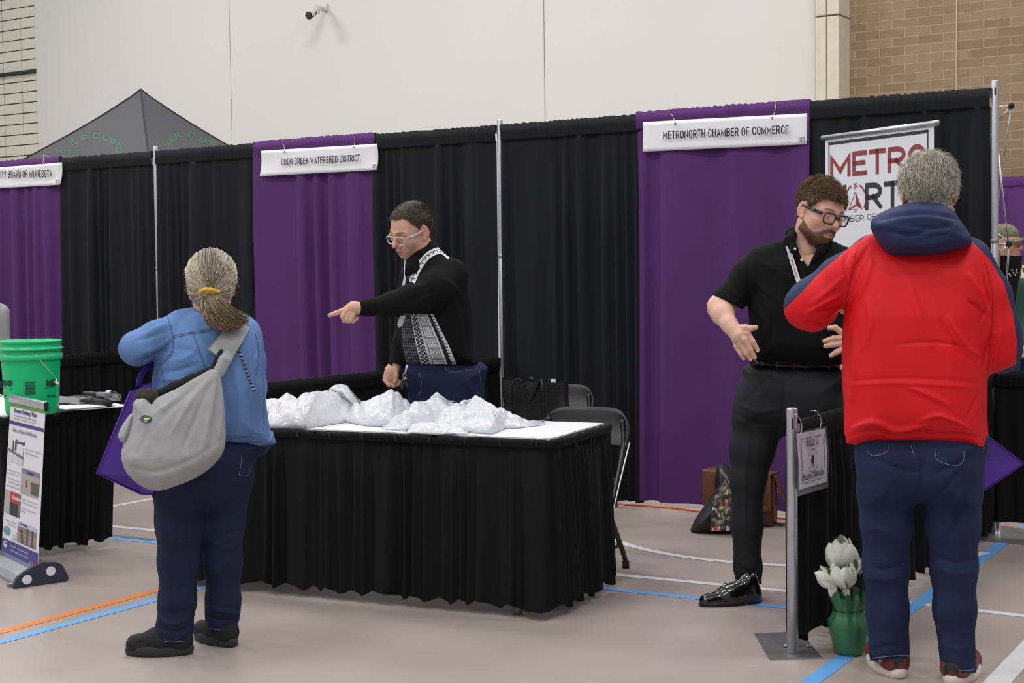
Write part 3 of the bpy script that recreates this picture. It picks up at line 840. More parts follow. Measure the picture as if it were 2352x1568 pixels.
# ================================================================== folding chairs
CHM = M('chair_black', (26, 27, 29), .42, vary=.05, spec=.5); CHT = M('chair_tube', (20, 20, 22), .3, metal=.3, spec=.6)
def folding_chair(x, y, ang, label):
    t = thing('folding_chair', label, 'chair', (x, y, 0), ang, 'black folding chairs in the booth')
    R = rz(ang)
    def w(p): return np.asarray(p, float)@R.T+np.array((x, y, 0))
    # local: +y behind the sitter, x across
    W = .228
    def solid(pts, th, nx=10, name='seat', mat=CHM):  pass
    # backrest: curved moulded panel with rounded top corners
    V = []
    nx, nz = 21, 12
    for th in (0, 1):
        for j in range(nz):
            v = j/(nz-1)
            for i in range(nx):
                u = -1+2*i/(nx-1)
                top = .752-.045*abs(u)**6
                z = .575+(top-.575)*v
                half = W*(1-.10*max(0, (v-.55)/.45)**2*1.0)
                xx = u*half
                yy = .205+.085*(z-.57)/.2-.035*(1-u*u)*-1+(.020 if th else 0)-.012*math.cos(v*math.pi*2)*.4
                V.append((xx, yy, z))
    m = nx*nz; g = grid_faces(nx, nz)
    Fs = [tuple(reversed(f)) for f in g]+[tuple(i+m for i in f) for f in g]
    rim = list(range(nx))+[nx*j+nx-1 for j in range(1, nz)]+[nx*(nz-1)+i for i in range(nx-2, -1, -1)]+[nx*j for j in range(nz-2, 0, -1)]
    for a, b in zip(rim, rim[1:]+rim[:1]): Fs.append((a, b, b+m, a+m))
    put('backrest', [w(p) for p in V], Fs, CHM, t)
    for s in (-1, 1):
        put('front_leg', *tube([w(p) for p in spline([(s*.19, .262, .70), (s*.212, .215, .58), (s*.225, .05, .35), (s*.225, -.20, .012)], 6)], .0125, 10), CHT, t)
        put('rear_leg', *tube([w(p) for p in spline([(s*.20, -.03, .43), (s*.205, .05, .30), (s*.207, .22, .07), (s*.207, .245, .012)], 6)], .0125, 10), CHT, t)
        put('edge_trim', *tube([w(p) for p in spline([(s*.236, .235, .60), (s*.238, .05, .345), (s*.238, -.02, .24)], 5)], .004, 6), WIRE, t)
        for p in ((s*.225, -.20, 0), (s*.207, .245, 0)):
            put('foot_cap', *lathe([(0, 0), (.017, 0), (.017, .03), (.014, .036)], w(p), 12), CHM, t)
    put('rear_brace', *tube([w(p) for p in spline([(-.207, .16, .14), (-.15, .2, .10), (.15, .2, .10), (.207, .16, .14)], 6)], .008, 8), CHT, t)
    put('front_brace', *tube([w((-.225, -.06, .2)), w((.225, -.06, .2))], .008, 8), CHT, t)
    # seat
    V, Fs = bx((0, 0, 0), (.40, .40, .028), bev=.012, seg=3)
    V[:, 2] += -.012*(1-(V[:, 0]/.2)**2)*(V[:, 2] > 0)+.435+.03*(-V[:, 1]/.2)*.5
    put('seat', [w(p+np.array((0, -.02, 0))) for p in V], Fs, CHM, t)
    return t
folding_chair(1.60, -1.945, math.radians(6), 'black folding chair right behind the table with the heap of plastic bags')
folding_chair(.75, -.80, math.radians(3), 'black folding chair under the black tote near the middle pole')

# ================================================================== black tote with water bottle
TOTE = M('tote_leather', (24, 24, 26), .45, vary=.15, vscale=10, bump=.3, bscale=80)
def soft_box(c, size, rot, seed, amp=.012, nx=14, nz=12, taper=0.0, open_top=True):
    """soft bag body: rounded box with dents, slightly open mouth"""
    V = []; per = []
    m = 40
    rows = nz
    for j in range(rows+1):
        v = j/rows
        for k in range(m):
            a = 2*math.pi*k/m
            ca, sa = math.cos(a), math.sin(a)
            x = np.sign(ca)*abs(ca)**.35*size[0]/2*(1+taper*(v-.5)); y = np.sign(sa)*abs(sa)**.45*size[1]/2*(1-.25*v)
            V.append((x, y, v*size[2]))
    V = np.array(V)
    V[:, :2] *= (1+ripple(V*np.array((1, 1, 1)), seed, 28)[:, None]*amp/.15)
    V[:, 2] += ripple(V[:, :2], seed+1, 20)*amp*(V[:, 2]/size[2])
    Fs = grid_faces(m, rows+1, True)+[tuple(range(m-1, -1, -1))]
    return V@rz(rot).T+np.asarray(c, float), Fs
tc_ = np.array((.775, -.86, .462))
t = thing('tote_bag', 'black leather tote bag behind the table, a clear bottle poking out', 'bag', tuple(tc_))
put('body', *soft_box(tc_, (.40, .13, .335), .05, 7), TOTE, t)
for s, yy in ((-1, -.075), (1, .075)):
    pts = [tc_+np.array(p) for p in ((-.10, yy, .16), (-.10, yy*1.1, .30), (-.06, yy*.8, .345), (0, yy*.75, .25+.02*s), (.07, yy*.8, .345), (.10, yy*1.1, .30), (.10, yy, .16))]
    put('handle', *tube(spline(pts, 6), .009, 8, flat=.5), TOTE, t)
bc = onY(1269, 880, -.88); bc = np.array((bc[0], -.87, .545))
wb = thing('water_bottle', 'clear plastic water bottle with white cap standing in the black tote', 'bottle', tuple(bc))
PET = M('clear_plastic', (225, 235, 240), .05, trans=.95, spec=.5)
put('bottle_body', *lathe([(0, 0), (.03, 0), (.032, .01), (.032, .14), (.033, .17), (.030, .195), (.024, .222), (.016, .238), (.0125, .244), (.0125, .25)], bc, 24), PET, wb)
put('cap', *lathe([(.0145, .246), (.0148, .262), (.0135, .264), (0, .264)], bc, 20), M('bottle_cap', (230, 230, 232), .4), wb)

# ================================================================== plastic bags heaped on the table
def plastic_material(name, tint):
    m = bpy.data.materials.new(name); m.use_nodes = True; nt = m.node_tree; b = nt.nodes['Principled BSDF']
    tc = nt.nodes.new('ShaderNodeTexCoord')
    n = nt.nodes.new('ShaderNodeTexNoise'); n.inputs['Scale'].default_value = 9; n.inputs['Detail'].default_value = 2
    nt.links.new(tc.outputs['Object'], n.inputs['Vector'])
    cr = nt.nodes.new('ShaderNodeValToRGB')
    cr.color_ramp.elements[0].position = .62; cr.color_ramp.elements[0].color = lin(212, 213, 221)
    cr.color_ramp.elements[1].position = .78; cr.color_ramp.elements[1].color = lin(*tint)
    nt.links.new(n.outputs['Fac'], cr.inputs['Fac']); nt.links.new(cr.outputs['Color'], b.inputs['Base Color'])
    b.inputs['Roughness'].default_value = .16
    v = nt.nodes.new('ShaderNodeTexVoronoi'); v.inputs['Scale'].default_value = 10; v.feature = 'DISTANCE_TO_EDGE'
    n3 = nt.nodes.new('ShaderNodeTexNoise'); n3.inputs['Scale'].default_value = 11
    mxv = nt.nodes.new('ShaderNodeMix'); mxv.data_type = 'VECTOR'; mxv.inputs['Factor'].default_value = .35
    nt.links.new(tc.outputs['Object'], n3.inputs['Vector'])
    nt.links.new(tc.outputs['Object'], mxv.inputs['A']); nt.links.new(n3.outputs['Color'], mxv.inputs['B'])
    nt.links.new(mxv.outputs['Result'], v.inputs['Vector'])
    bp = nt.nodes.new('ShaderNodeBump'); bp.inputs['Strength'].default_value = .3; bp.inputs['Distance'].default_value = .02
    nt.links.new(v.outputs['Distance'], bp.inputs['Height']); nt.links.new(bp.outputs['Normal'], b.inputs['Normal'])
    b.inputs['Subsurface Weight'].default_value = .15; b.inputs['Subsurface Radius'].default_value = (.02, .02, .02)
    return m
PLM = [plastic_material('plastic_pink', (206, 180, 184)), plastic_material('plastic_blue', (176, 190, 222)), plastic_material('plastic_clear', (196, 199, 210))]
def plastic_bag(outline, base_y, depth, label, seed, mat, holes=None, zbase=TZ+.002, lift=0.0):
    """outline: top silhouette of the heap in pixels from left to right; base_y: front base line; a crumpled closed pillow"""
    O = np.array(outline, float); base = np.array(base_y, float)
    nu, nv = 56, 30
    us = np.linspace(0, 1, nu); L = np.r_[0, np.cumsum(np.abs(np.diff(O[:, 0]))+.35*np.abs(np.diff(O[:, 1])))]; L /= L[-1]
    X = np.interp(us, L, O[:, 0]); Ytop = np.interp(us, L, O[:, 1]); Yb = np.interp(X, base[:, 0], base[:, 1])
    rng = np.random.RandomState(seed)
    front = [onZ(x, y, zbase) for x, y in zip(X, Yb)]
    dirb = nrm(np.array((CF[0], CF[1], 0)))
    top = []
    for f_, x, y in zip(front, X, Ytop):          # ridge above a line set back by half the depth
        p = f_+dirb*depth*.5
        d = ray(x, y); tt = ((p-CAM)@dirb)/(d@dirb); q = CAM+d*tt
        top.append(np.array((q[0], q[1], max(q[2], zbase+.006))))
    V = []
    for j in range(nv):
        v = j/(nv-1)
        for i in range(nu):
            a, b = front[i], top[i]; back = a+dirb*depth
            e = math.sin(math.pi*us[i])**.35
            if v <= .6:
                s = v/.6; h = s**.62; g = s**1.25
                p = np.array((a[0]+(b[0]-a[0])*g, a[1]+(b[1]-a[1])*g, zbase+(b[2]-zbase)*h))
            else:
                s = (v-.6)/.4; h = 1-s**1.7
                p = np.array((b[0]+(back[0]-b[0])*s, b[1]+(back[1]-b[1])*s, zbase+(b[2]-zbase)*h))
            V.append(p)
    V = np.array(V)
    cr = np.abs(np.sin(V@rng.normal(size=(3, 5))*28+rng.rand(5)*6)).mean(1)-.63     # creases
    cr2 = ripple(V, seed, 40)
    hgt = np.clip((V[:, 2]-zbase)/.05, 0, 1)
    ax_ = nrm(rng.normal(size=3)); fold = np.abs(np.sin(V@ax_*38+1.6*ripple(V, seed+5, 14)))-.5
    cr3 = ripple(V, seed+9, 20)
    w = hgt[:, None]*np.stack([cr2*.002, -np.abs(cr)*.008, cr*.030+cr3*.008+fold*.018], 1)
    V = V+w; V[:, 2] = np.maximum(V[:, 2], zbase)
    Fs = grid_faces(nu, nv)
    n = len(V)
    # underside
    rim = list(range(nu))+[nu*j+nu-1 for j in range(1, nv)]+[nu*(nv-1)+i for i in range(nu-2, -1, -1)]+[nu*j for j in range(nv-2, 0, -1)]
    c = V[rim].mean(0); c[2] = zbase
    V = np.concatenate([V, [c]])
    Fs += [(b, a, n) for a, b in zip(rim, rim[1:]+rim[:1])]
    t = put('plastic_bag', V, Fs, mat)
    tag(t, label, 'bag', 'white plastic bags on the table')
    return t
def flap(parent, pts, mat, seed, name='bag_mouth'):
    """a stiff sheet of bag film standing up: pixel outline given with distance behind the front base"""
    P = [np.asarray(p, float) for p in pts]; c = sum(P)/len(P)
    back = nrm(np.array((CF[0], CF[1], 0)))*.006
    n = len(P)
    V = P+[c+back*2]+[p+back for p in P]+[c+back*3]
    Fs = [(i, (i+1) % n, n) for i in range(n)]+[((i+1) % n+n+1, i+n+1, 2*n+1) for i in range(n)]+[(i, i+n+1, (i+1) % n+n+1, (i+1) % n) for i in range(n)]
    return put(name, V, Fs, mat, parent, True)
def tpx(px, py, ref, back):
    """pixel -> point on the upright plane that passes `back` metres behind the table point under pixel ref"""
    dirb = nrm(np.array((CF[0], CF[1], 0))); p = onZ(ref[0], ref[1], TZ)+dirb*back
    d = ray(px, py); return CAM+d*(((p-CAM)@dirb)/(d@dirb))
b1 = plastic_bag([(540, 935), (575, 912), (605, 925), (628, 914), (661, 903), (672, 912), (700, 935)], [(540, 958), (700, 958)], .2,
                 'white plastic bag at the left back of the heap, partly behind the denim jacket', 1, PLM[2])
b2 = plastic_bag([(560, 962), (605, 950), (640, 925), (690, 906), (720, 902), (760, 899), (790, 902), (830, 922), (862, 955)], [(560, 976), (615, 982), (700, 984), (760, 975), (862, 958)], .30,
                 'largest crumpled white plastic bag, left of the heap, its handle loop standing up', 2, PLM[0])
ref = (740, 975)
lp = [tpx(x, y, ref, .16) for x, y in ((752, 905), (757, 892), (768, 884), (783, 882), (797, 885), (806, 900), (818, 918), (832, 934), (846, 944), (826, 942), (806, 928), (796, 913), (788, 902), (783, 897), (780, 901), (785, 914), (776, 918))]
n_ = len(lp); bk = nrm(np.array((CF[0], CF[1], 0)))*.005
V = lp+[p+bk for p in lp]
bmf = bmesh.new(); vs_ = [bmf.verts.new(Vector(p)) for p in lp]; f_ = bmf.faces.new(vs_); r_ = bmesh.ops.triangulate(bmf, faces=[f_])
bmf.verts.index_update(); tri = [[v.index for v in f.verts] for f in bmf.faces]; bmf.free()
Fs = tri+[tuple(i+n_ for i in reversed(f)) for f in tri]+[(i, i+n_, (i+1) % n_+n_, (i+1) % n_) for i in range(n_)]
put('handle_loop', V, Fs, PLM[2], b2, True)
b3 = plastic_bag([(778, 955), (800, 940), (830, 924), (870, 910), (900, 904), (925, 920), (945, 932), (960, 950)], [(778, 966), (840, 978), (900, 980), (960, 965)], .24,
                 'white plastic bag with faint blue print, left of the heap centre', 3, PLM[1])
b4 = plastic_bag([(878, 980), (905, 962), (935, 942), (960, 920), (988, 915), (1030, 917), (1055, 922), (1085, 945)], [(878, 985), (930, 990), (1000, 978), (1085, 965)], .26,
                 'long white plastic bag lying in the heap centre, pointed mouth upright', 4, PLM[2])
ref = (1000, 978)
flap(b4, [tpx(x, y, ref, .17) for x, y in ((986, 922), (988, 912), (1003, 900), (1028, 919), (1046, 921), (1020, 930))], PLM[2], 1)
b7 = plastic_bag([(1045, 935), (1070, 922), (1092, 913), (1112, 922), (1130, 936), (1165, 945), (1185, 962)], [(1045, 955), (1185, 970)], .2,
                 'white plastic bag at the back right of the heap with a punched mouth', 7, PLM[2])
flap(b7, [tpx(x, y, (1100, 960), .12) for x, y in ((1062, 924), (1092, 911), (1118, 928), (1132, 938), (1095, 934))], PLM[2], 2)
b6 = plastic_bag([(988, 975), (1010, 955), (1030, 936), (1060, 933), (1090, 936), (1125, 940), (1150, 942), (1172, 950), (1178, 975)], [(988, 985), (1070, 993), (1130, 997), (1178, 978)], .28,
                 'white plastic bag full of flat booklets, front right of the heap', 6, PLM[1])
b5 = plastic_bag([(935, 990), (944, 977), (960, 972), (995, 972), (1030, 976), (1060, 984), (1076, 992)], [(935, 994), (1000, 998), (1076, 996)], .13,
                 'small flat white plastic bag lying in front of the heap at the table edge', 5, PLM[2])
b8 = plastic_bag([(1150, 975), (1160, 955), (1170, 944), (1185, 952), (1205, 962), (1230, 970), (1252, 974)], [(1150, 985), (1190, 983), (1252, 975)], .2,
                 'rightmost white plastic bag, its loose end trailing towards the chair', 8, PLM[2])

# ================================================================== things behind the table at floor level
pc = onZ(1376, 1166)
t = thing('gift_bag', 'purple gift bag with a pink packet standing on the floor behind the folding chair', 'bag', tuple(pc))
GP = M('gift_purple', (98, 62, 160), .5, vary=.1); GD = M('gift_dark', (58, 34, 98), .55, vary=.1)
put('body', *soft_box(pc+np.array((0, .05, 0)), (.16, .1, .17), .3, 9), GD, t)
put('tissue', *tube([onY(1384, 1082, pc[1]), onY(1383, 1075, pc[1]), onY(1386, 1066, pc[1])], [.010, .012, .004], 6), GP, t)
put('packet', *bx(onY(1384, 1112, pc[1]+.02), (.05, .04, .17), bev=.01, rot=.2), M('packet_pink', (190, 120, 150), .5, vary=.1), t)
ORG = M('cord_orange', (226, 82, 36), .5)
cp = [onZ(x, y)+np.array((0, 0, .006)) for x, y in ((1330, 1150), (1395, 1156), (1450, 1155), (1500, 1158), (1560, 1166), (1610, 1176))]
cp = [(.3, -.16, .006), (.6, -.12, .006), (.8, -.11, .006), (1.0, -.075, .006), (1.24, -.07, .006), (1.42, -.10, .006), (1.7, -.085, .006), (1.95, -.09, .006)]
tag(put('extension_cord', *tube(spline(cp, 8), .005, 8), ORG), 'orange extension cord on the floor along the foot of the drapes', 'cord')
cp = [onZ(x, y)+np.array((0, 0, .006)) for x, y in ((2296, 1212), (2318, 1213), (2340, 1219), (2372, 1228))]
tag(put('extension_cord', *tube(spline(cp, 6), .006, 8), M('cord_red', (206, 74, 52), .5)), 'red-orange cord at the right frame edge beside the pole foot', 'cord')

# ---- brown leather satchel
LEA = M('satchel_leather', (104, 62, 40), .42, vary=.18, vscale=14, bump=.15, bscale=90); LED = M('satchel_dark', (74, 42, 28), .5, vary=.15, vscale=10)
BRASS = M('satchel_ring', (170, 150, 120), .3, metal=.9)
so = np.array((1.77, -.33, 0))
t = thing('satchel', 'brown leather satchel leaning at the foot of the purple drape', 'bag', tuple(so))
put('body', *bx(so+np.array((0, 0, .145)), (.40, .11, .28), bev=.028, seg=3), LED, t)
V, Fs = bx(so+np.array((0, -.064, .195)), (.405, .016, .20), bev=.006); put('flap', V, Fs, LEA, t)
put('flap_top', *bx(so+np.array((0, -.005, .292)), (.405, .125, .014), bev=.006), LEA, t)
put('flap_lip', *bx(so+np.array((0, -.071, .105)), (.36, .008, .03), bev=.004), LEA, t)
put('gusset_fold', *bx(so+np.array((.203, -.01, .16)), (.012, .05, .25), bev=.005), LEA, t)
put('strap_ring', *tube([so+np.array((.222, .0+.018*math.cos(a), .20+.018*math.sin(a))) for a in np.linspace(0, 6.28, 17)[:-1]], .003, 6, closed=True), BRASS, t)
put('shoulder_strap', *tube(spline([so+np.array(p) for p in ((.215, -.03, .285), (.232, -.02, .24), (.25, .0, .17), (.28, .02, .09), (.25, .03, .02), (.18, .06, .008))], 6), .016, 8, flat=.25), LEA, t)
# ---- black drawstring bag with a printed panel
KIT = Mattr('printed_lining', .6); BAGB = M('bag_black_nylon', (28, 28, 30), .6, vary=.12, vscale=9)
ko = onZ(1650, 1228)
t = thing('drawstring_bag', 'black bag with a colourful patterned panel slumped in front of the satchel', 'bag', tuple(ko))
kf = nrm(np.array((CF[0], CF[1], 0))); kr = np.array((kf[1], -kf[0], 0))
def kpt(px, py, back=0.0):
    p = ko+kf*back; d = ray(px, py); return CAM+d*(((p-CAM)@kf)/(d@kf))
def lump(outline, depth, back, n=3, seed=0, sharp=.5):
    P = spline([kpt(x, y, back) for x, y in outline], n, closed=True); c = P.mean(0); V = []; m = len(P); rings = 7
    for k in range(rings+1):
        t_ = math.pi*k/rings; s = math.sin(t_)**sharp if 0 < k < rings else .02
        for p in P: V.append(c+(p-c)*s-kf*math.cos(t_)*depth)
    V = np.array(V); V += (ripple(V, seed, 45)*.006)[:, None]*kf
    V[:, 2] = np.maximum(V[:, 2], .002)
    return V, grid_faces(m, rings+1, True)
put('body', *lump([(1586, 1218), (1601, 1232), (1632, 1227), (1700, 1226), (1702, 1120), (1680, 1075), (1655, 1064), (1648, 1078), (1662, 1100), (1640, 1135), (1612, 1175)], .10, .10, seed=3), BAGB, t)
nu, nv = 44, 60
V = []; Cc = []
rng = np.random.RandomState(4)
cells = rng.rand(260, 2); pal = np.array([lin(*c)[:3] for c in ((60, 60, 62), (150, 150, 148), (210, 210, 208), (198, 92, 52), (214, 190, 70), (72, 110, 82), (40, 42, 46), (92, 98, 104), (176, 58, 48), (120, 124, 122))])
ci = rng.choice(10, 260, p=[.2, .17, .16, .06, .07, .04, .12, .1, .03, .05])
for j in range(nv):
    v = j/(nv-1); y = 1098+v*(1219-1098)
    xl_ = np.interp(y, [1098, 1125, 1150, 1180, 1219], [1668, 1650, 1638, 1634, 1632]); xr_ = np.interp(y, [1098, 1219], [1684, 1690])
    for i in range(nu):
        u = i/(nu-1); x = xl_+(xr_-xl_)*u
        p = kpt(x, y, -.045+.03*u+.004*math.sin(u*16+v*4)); V.append(p)
        d = ((cells-np.array((u, v)))*np.array((1, 1.8)))**2; k = d.sum(1).argmin(); Cc.append(pal[ci[k]])
put('printed_panel', V, [tuple(reversed(f)) for f in grid_faces(nu, nv)], KIT, t, attrs={'col': np.array(Cc)})
put('cord', *tube(spline([kpt(x, y, -.03) for x, y in ((1655, 1078), (1660, 1086), (1668, 1096), (1674, 1110))], 5), .006, 8), M('bag_cord', (150, 140, 136), .5), t)

# ================================================================== left booth: bucket, mini banner, papers
BK = M('bucket_green', (4, 190, 120), .38, vary=.04, vscale=5, sss=.05)
bc = onZ(64, 953, TZ+.004)
sc_ = ((bc-CAM)@CF)/FPX
bh_ = .365; rt, rb = .142, .124
cB = bc+nrm(np.array((CF[0], CF[1], 0)))*rb*.55
cB[2] = TZ+.001
bu = thing('plastic_bucket', 'green plastic bucket with a wire handle on the left booth table', 'bucket', tuple(cB))
put('body', *lathe([(0, .004), (rb-.006, .004), (rb, .01), (rb+.004, .05), (rt-.003, .27), (rt-.003, .272), (rt+.006, .272), (rt+.008, .276), (rt+.008, .298), (rt-.001, .301), (rt, .318), (rt+.013, .322), (rt+.013, .328), (rt+.001, .331), (rt+.002, .352),
                 (rt+.006, .354), (rt+.008, .360), (rt+.005, .366), (rt-.002, .364), (rt-.008, .30), (rb-.01, .02), (0, .02)], cB, 56), BK, bu)
def bpx(px, py, off=.0016):           # pixel to point on the bucket wall
    d = nrm(ray(px, py)); o = CAM[:2]-cB[:2]
    r_ = rb+(rt-rb)*.5
    for _ in range(3):
        a = d[0]**2+d[1]**2; b = 2*(o[0]*d[0]+o[1]*d[1]); c = o[0]**2+o[1]**2-(r_+off)**2
        disc = b*b-4*a*c
        if disc < 0: disc = 0
        tt = (-b-math.sqrt(disc))/(2*a); p = CAM+d*tt
        r_ = np.interp(p[2]-cB[2], [.05, .27], [rb+.004, rt-.003])
    return p
PRT = M('bucket_print', (14, 70, 48), .5); PRT2 = M('bucket_print_fill', (16, 150, 98), .5)
def bucket_text(s, x0, x1, y, h, mat=PRT, th=.26, slope=0.0, off=.0016, font=False):
    if font:
        V, Fs = text_mesh(s, .02); V = V[:, :2]; V = (V-V.min(0))/(V.max(0)-V.min(0))*np.array((x1-x0, h))
    else: V, Fs = block(s, x1-x0, h, th*h, .06*h)
    put('bucket_print', [bpx(x0+v[0], y-v[1]+slope*v[0], off) for v in V], Fs, mat, bu, False)
bucket_text('RDS', -6, 28, 887, 14, th=.3); bucket_text('ME', 106, 128, 886, 15, th=.3)
bucket_text('to', -2, 6, 903, 7, font=True); bucket_text('ality.', -2, 15, 914, 9, font=True); bucket_text('service', 109, 128, 912, 6, font=True)
def bstrip(pts, w):
    P = np.array(pts, float); V = []
    for x, y in P: V += [bpx(x, y-w/2), bpx(x, y+w/2)]
    return V, [(2*i, 2*i+1, 2*i+3, 2*i+2) for i in range(len(P)-1)]
put('bucket_print', *bstrip([(-4, 888), (10, 890), (26, 894)], 2), PRT, bu, False)
put('bucket_print', *bstrip([(103, 892), (115, 888), (128, 885)], 2), PRT, bu, False)
for k, (y, w) in enumerate(((878, 2.4), (881.5, 1.5), (885, 2.6), (888.5, 1.4), (892, 2.2), (895.5, 2.8), (899, 1.3), (902, 2.4), (905, 1.4))):
    put('barcode_bar', *bstrip([(x, y) for x in np.linspace(57, 81, 6)], w), PRT, bu, False)
hp = [bpx(82, 814, .008), bpx(100, 836, .012), bpx(118, 857, .02)]
e = bpx(128, 868, .02)
put('wire_handle', *tube(spline(hp+[e, e+np.array((.008, -.004, -.017))], 6), .0022, 8), WIRE, bu)
put('handle_grip', *tube([e+np.array((-.002, -.002, -.018)), e+np.array((.03, -.012, -.026))], .006, 10), M('grip_white', (214, 210, 206), .5), bu)
# table odds and ends
PAP = M('paper_white', (238, 238, 240), .6)
def table_item(name, label, cat, build, at, group=None):
    t = thing(name, label, cat, tuple(at), 0, group); build(t, np.asarray(at)); return t
at = onZ(190, 934, TZ+.003)
for k in range(3):
    a_ = onZ((178, 196, 214)[k], (934, 933.5, 935)[k], TZ+.003+.004*(2-k)); R_ = math.radians((-14, -8, -20)[k])
    V, Fs = bx(a_+np.array((-.0, .02, .002)), (.22, .28, .0035), rot=R_, bev=.0)
    tag(put('paper_stack', V, Fs, PAP, smooth=False), ('white paper sheets nearest the green bucket on the left table', 'middle white paper sheets on the left table', 'white paper sheets at the right corner of the left table')[k], 'paper', 'paper on the left booth table')
TRAY = M('clear_tray', (190, 190, 196), .15, trans=.55, spec=.6)
a_ = onZ(165, 926, TZ+.018); ang_ = math.radians(-11)
t = thing('document_tray', 'clear plastic tray behind the papers on the left booth table', 'tray', tuple(a_))
put('tray_floor', *bx(a_+np.array((-.08, .12, .004)), (.36, .24, .004), rot=ang_), TRAY, t, False)
for dy in (0, .24):
    put('tray_wall', *bx(a_+np.array((-.08+.19*dy, dy, .018)), (.36, .004, .034), rot=ang_, bev=.001), TRAY, t, False)
put('tray_end', *tube(spline([a_+np.array((.10, -.035, .002)), a_+np.array((.10, -.033, .03)), a_+np.array((.125, .08, .034)), a_+np.array((.145, .2, .03))], 5), .004, 8), TRAY, t)
put('tray_contents', *bx(a_+np.array((-.10, .11, .009)), (.30, .20, .008), rot=ang_), M('tray_paper', (70, 70, 74), .6), t, False)
_eb = wl2(.3, .53); _en = np.array((-math.sin(math.radians(-11.2)), math.cos(math.radians(-11.2)), 0))
def tb_pt(px, py):                    # pixel to a point above the back edge of the left table
    d = ray(px, py); o = np.array((_eb[0], _eb[1], 0)); return CAM+d*(((o-CAM)@_en)/(d@_en))
DK = M('gear_black', (18, 18, 20), .5, vary=.1); GR_ = M('gear_grey', (120, 124, 134), .5)
cs = [tb_pt(x, 921) for x in (176, 190, 236, 252)]
for p in cs: p[2] = TZ+.027
t = thing('black_case', 'slim soft black case along the back of the left booth table', 'case', tuple(cs[1]*np.array((1, 1, 0))+np.array((0, 0, TZ))))
put('case_body', *tube(cs, [.018, .026, .026, .018], 14), DK, t)
def nz(px, dz): q = tb_pt(px, 912); q[2] = TZ+dz; return q
t = thing('spray_nozzle', 'black and grey hose nozzle lying on the black case', 'nozzle', tuple(nz(220, .053)))
put('barrel', *tube([nz(194, .066), nz(226, .065)], .011, 12), DK, t)
put('grey_grip', *tube([nz(226, .066), nz(254, .070)], .014, 12), GR_, t)
put('coil', *tube(spline([nz(240, .075), nz(258, .088), nz(270, .08), nz(278, .05)], 5), .004, 8), DK, t)
put('white_knob', *lathe([(0, 0), (.018, 0), (.016, .01), (.008, .016), (0, .017)], nz(250, .078), 14), PAP, t)

# ---- mini retractable banner standing on the floor
ZT = .825
BL, BR_ = onZ(3, 1268, .07), onZ(86, 1308, .07); TL, TR = onZ(25, 915, ZT), onZ(104, 932, ZT)
mb = thing('mini_banner', 'small retractable banner titled Smart Salting Tips on the floor by the left table', 'banner', tuple(((BL+BR_)/2)*np.array((1, 1, 0))))
def mpt(u, v, off=.0):            # u left..right, v top..bottom
    p = (TL*(1-u)+TR*u)*(1-v)+(BL*(1-u)+BR_*u)*v
    return p+mn*off
mn = nrm(np.cross(BR_-BL, TL-BL))
if mn@(CAM-BL) < 0: mn = -mn
FILM = M('mini_film', (226, 224, 232), .45)
V = [mpt(u, v) for u, v in ((0, .02), (1, .02), (1, 1), (0, 1))]; V += [p-mn*.002 for p in V]
put('film', V, [(0, 1, 2, 3), (7, 6, 5, 4), (0, 4, 5, 1), (1, 5, 6, 2), (2, 6, 7, 3), (3, 7, 4, 0)], FILM, mb, False)
mex = nrm(TR-TL)
put('top_rail', *bx(mpt(.5, .0), (np.linalg.norm(TR-TL)+.03, .018, .04), R=np.stack([mex, nrm(np.cross((0, 0, 1), mex)), (0, 0, 1)], 1), bev=.006), ALU, mb)
put('rail_cap', *bx(mpt(1.03, .003), (.012, .02, .042), R=np.stack([mex, nrm(np.cross((0, 0, 1), mex)), (0, 0, 1)], 1), bev=.003), DARKM, mb)
NAV = M('print_navy', (62, 56, 128), .5); GRN = M('print_green', (104, 150, 70), .5); GRY = M('print_grey', (120, 118, 140), .5)
def mrect(u0, v0, u1, v1, mat, name='print_block', off=.0012):
    return put(name, [mpt(u0, v0, off), mpt(u1, v0, off), mpt(u1, v1, off), mpt(u0, v1, off)], [(0, 1, 2, 3)], mat, mb, False)
def mtext(s, u, v, w, h, mat=NAV, bold=.012, align='c', off=.002):
    V, Fs = text_mesh(s, bold); V = V[:, :2]; V = (V-V.min(0))/(V.max(0)-V.min(0))
    u0 = u-w/2 if align == 'c' else u
    put('lettering', [mpt(u0+p[0]*w, v-p[1]*h, off) for p in V], Fs, mat, mb, False)
mrect(0, .02, 1, .048, GRN); mrect(0, .138, 1, .160, NAV); mrect(0, .90, 1, .995, NAV)
mtext('Smart Salting Tips', .46, .088, .66, .032, bold=.03)
mtext('Choose from safe ice melt solutions', .46, .106, .64, .013, GRY); mtext('Sweeping is nothing but rocks and sand', .46, .126, .70, .013, GRY)
mtext('How to Prevent Salt Pollution', .47, .205, .68, .024, bold=.012)
def photo(u0, v0, u1, v1, fn, seed):
    nu_, nv_ = 34, 40; V = []; C_ = []
    for j in range(nv_):
        for i in range(nu_):
            a, b = i/(nu_-1), j/(nv_-1); V.append(mpt(u0+(u1-u0)*a, v0+(v1-v0)*b, .0012)); C_.append(lin(*fn(a, b))[:3])
    put('print_photo', V, grid_faces(nu_, nv_), Mattr('banner_photo', .5), mb, False, attrs={'col': np.array(C_)})
def ph1(a, b):
    if abs(a-.34) < .05 and .1 < b < .55 or abs(a-.5) < .05 and .08 < b < .5: return (46, 46, 50)
    if .45+.2*a < b < .56+.2*a: return (100, 100, 104)
    return (206, 206, 214) if b > .5 else (222, 220, 226)
def ph2(a, b):
    if a > .55 and .42 < b < .92: return (84, 82, 74)
    if abs(a-.32) < .035 and .42 < b < .7: return (60, 60, 60)
    if b < .2: return (120, 124, 132)
    return (168, 158, 154)
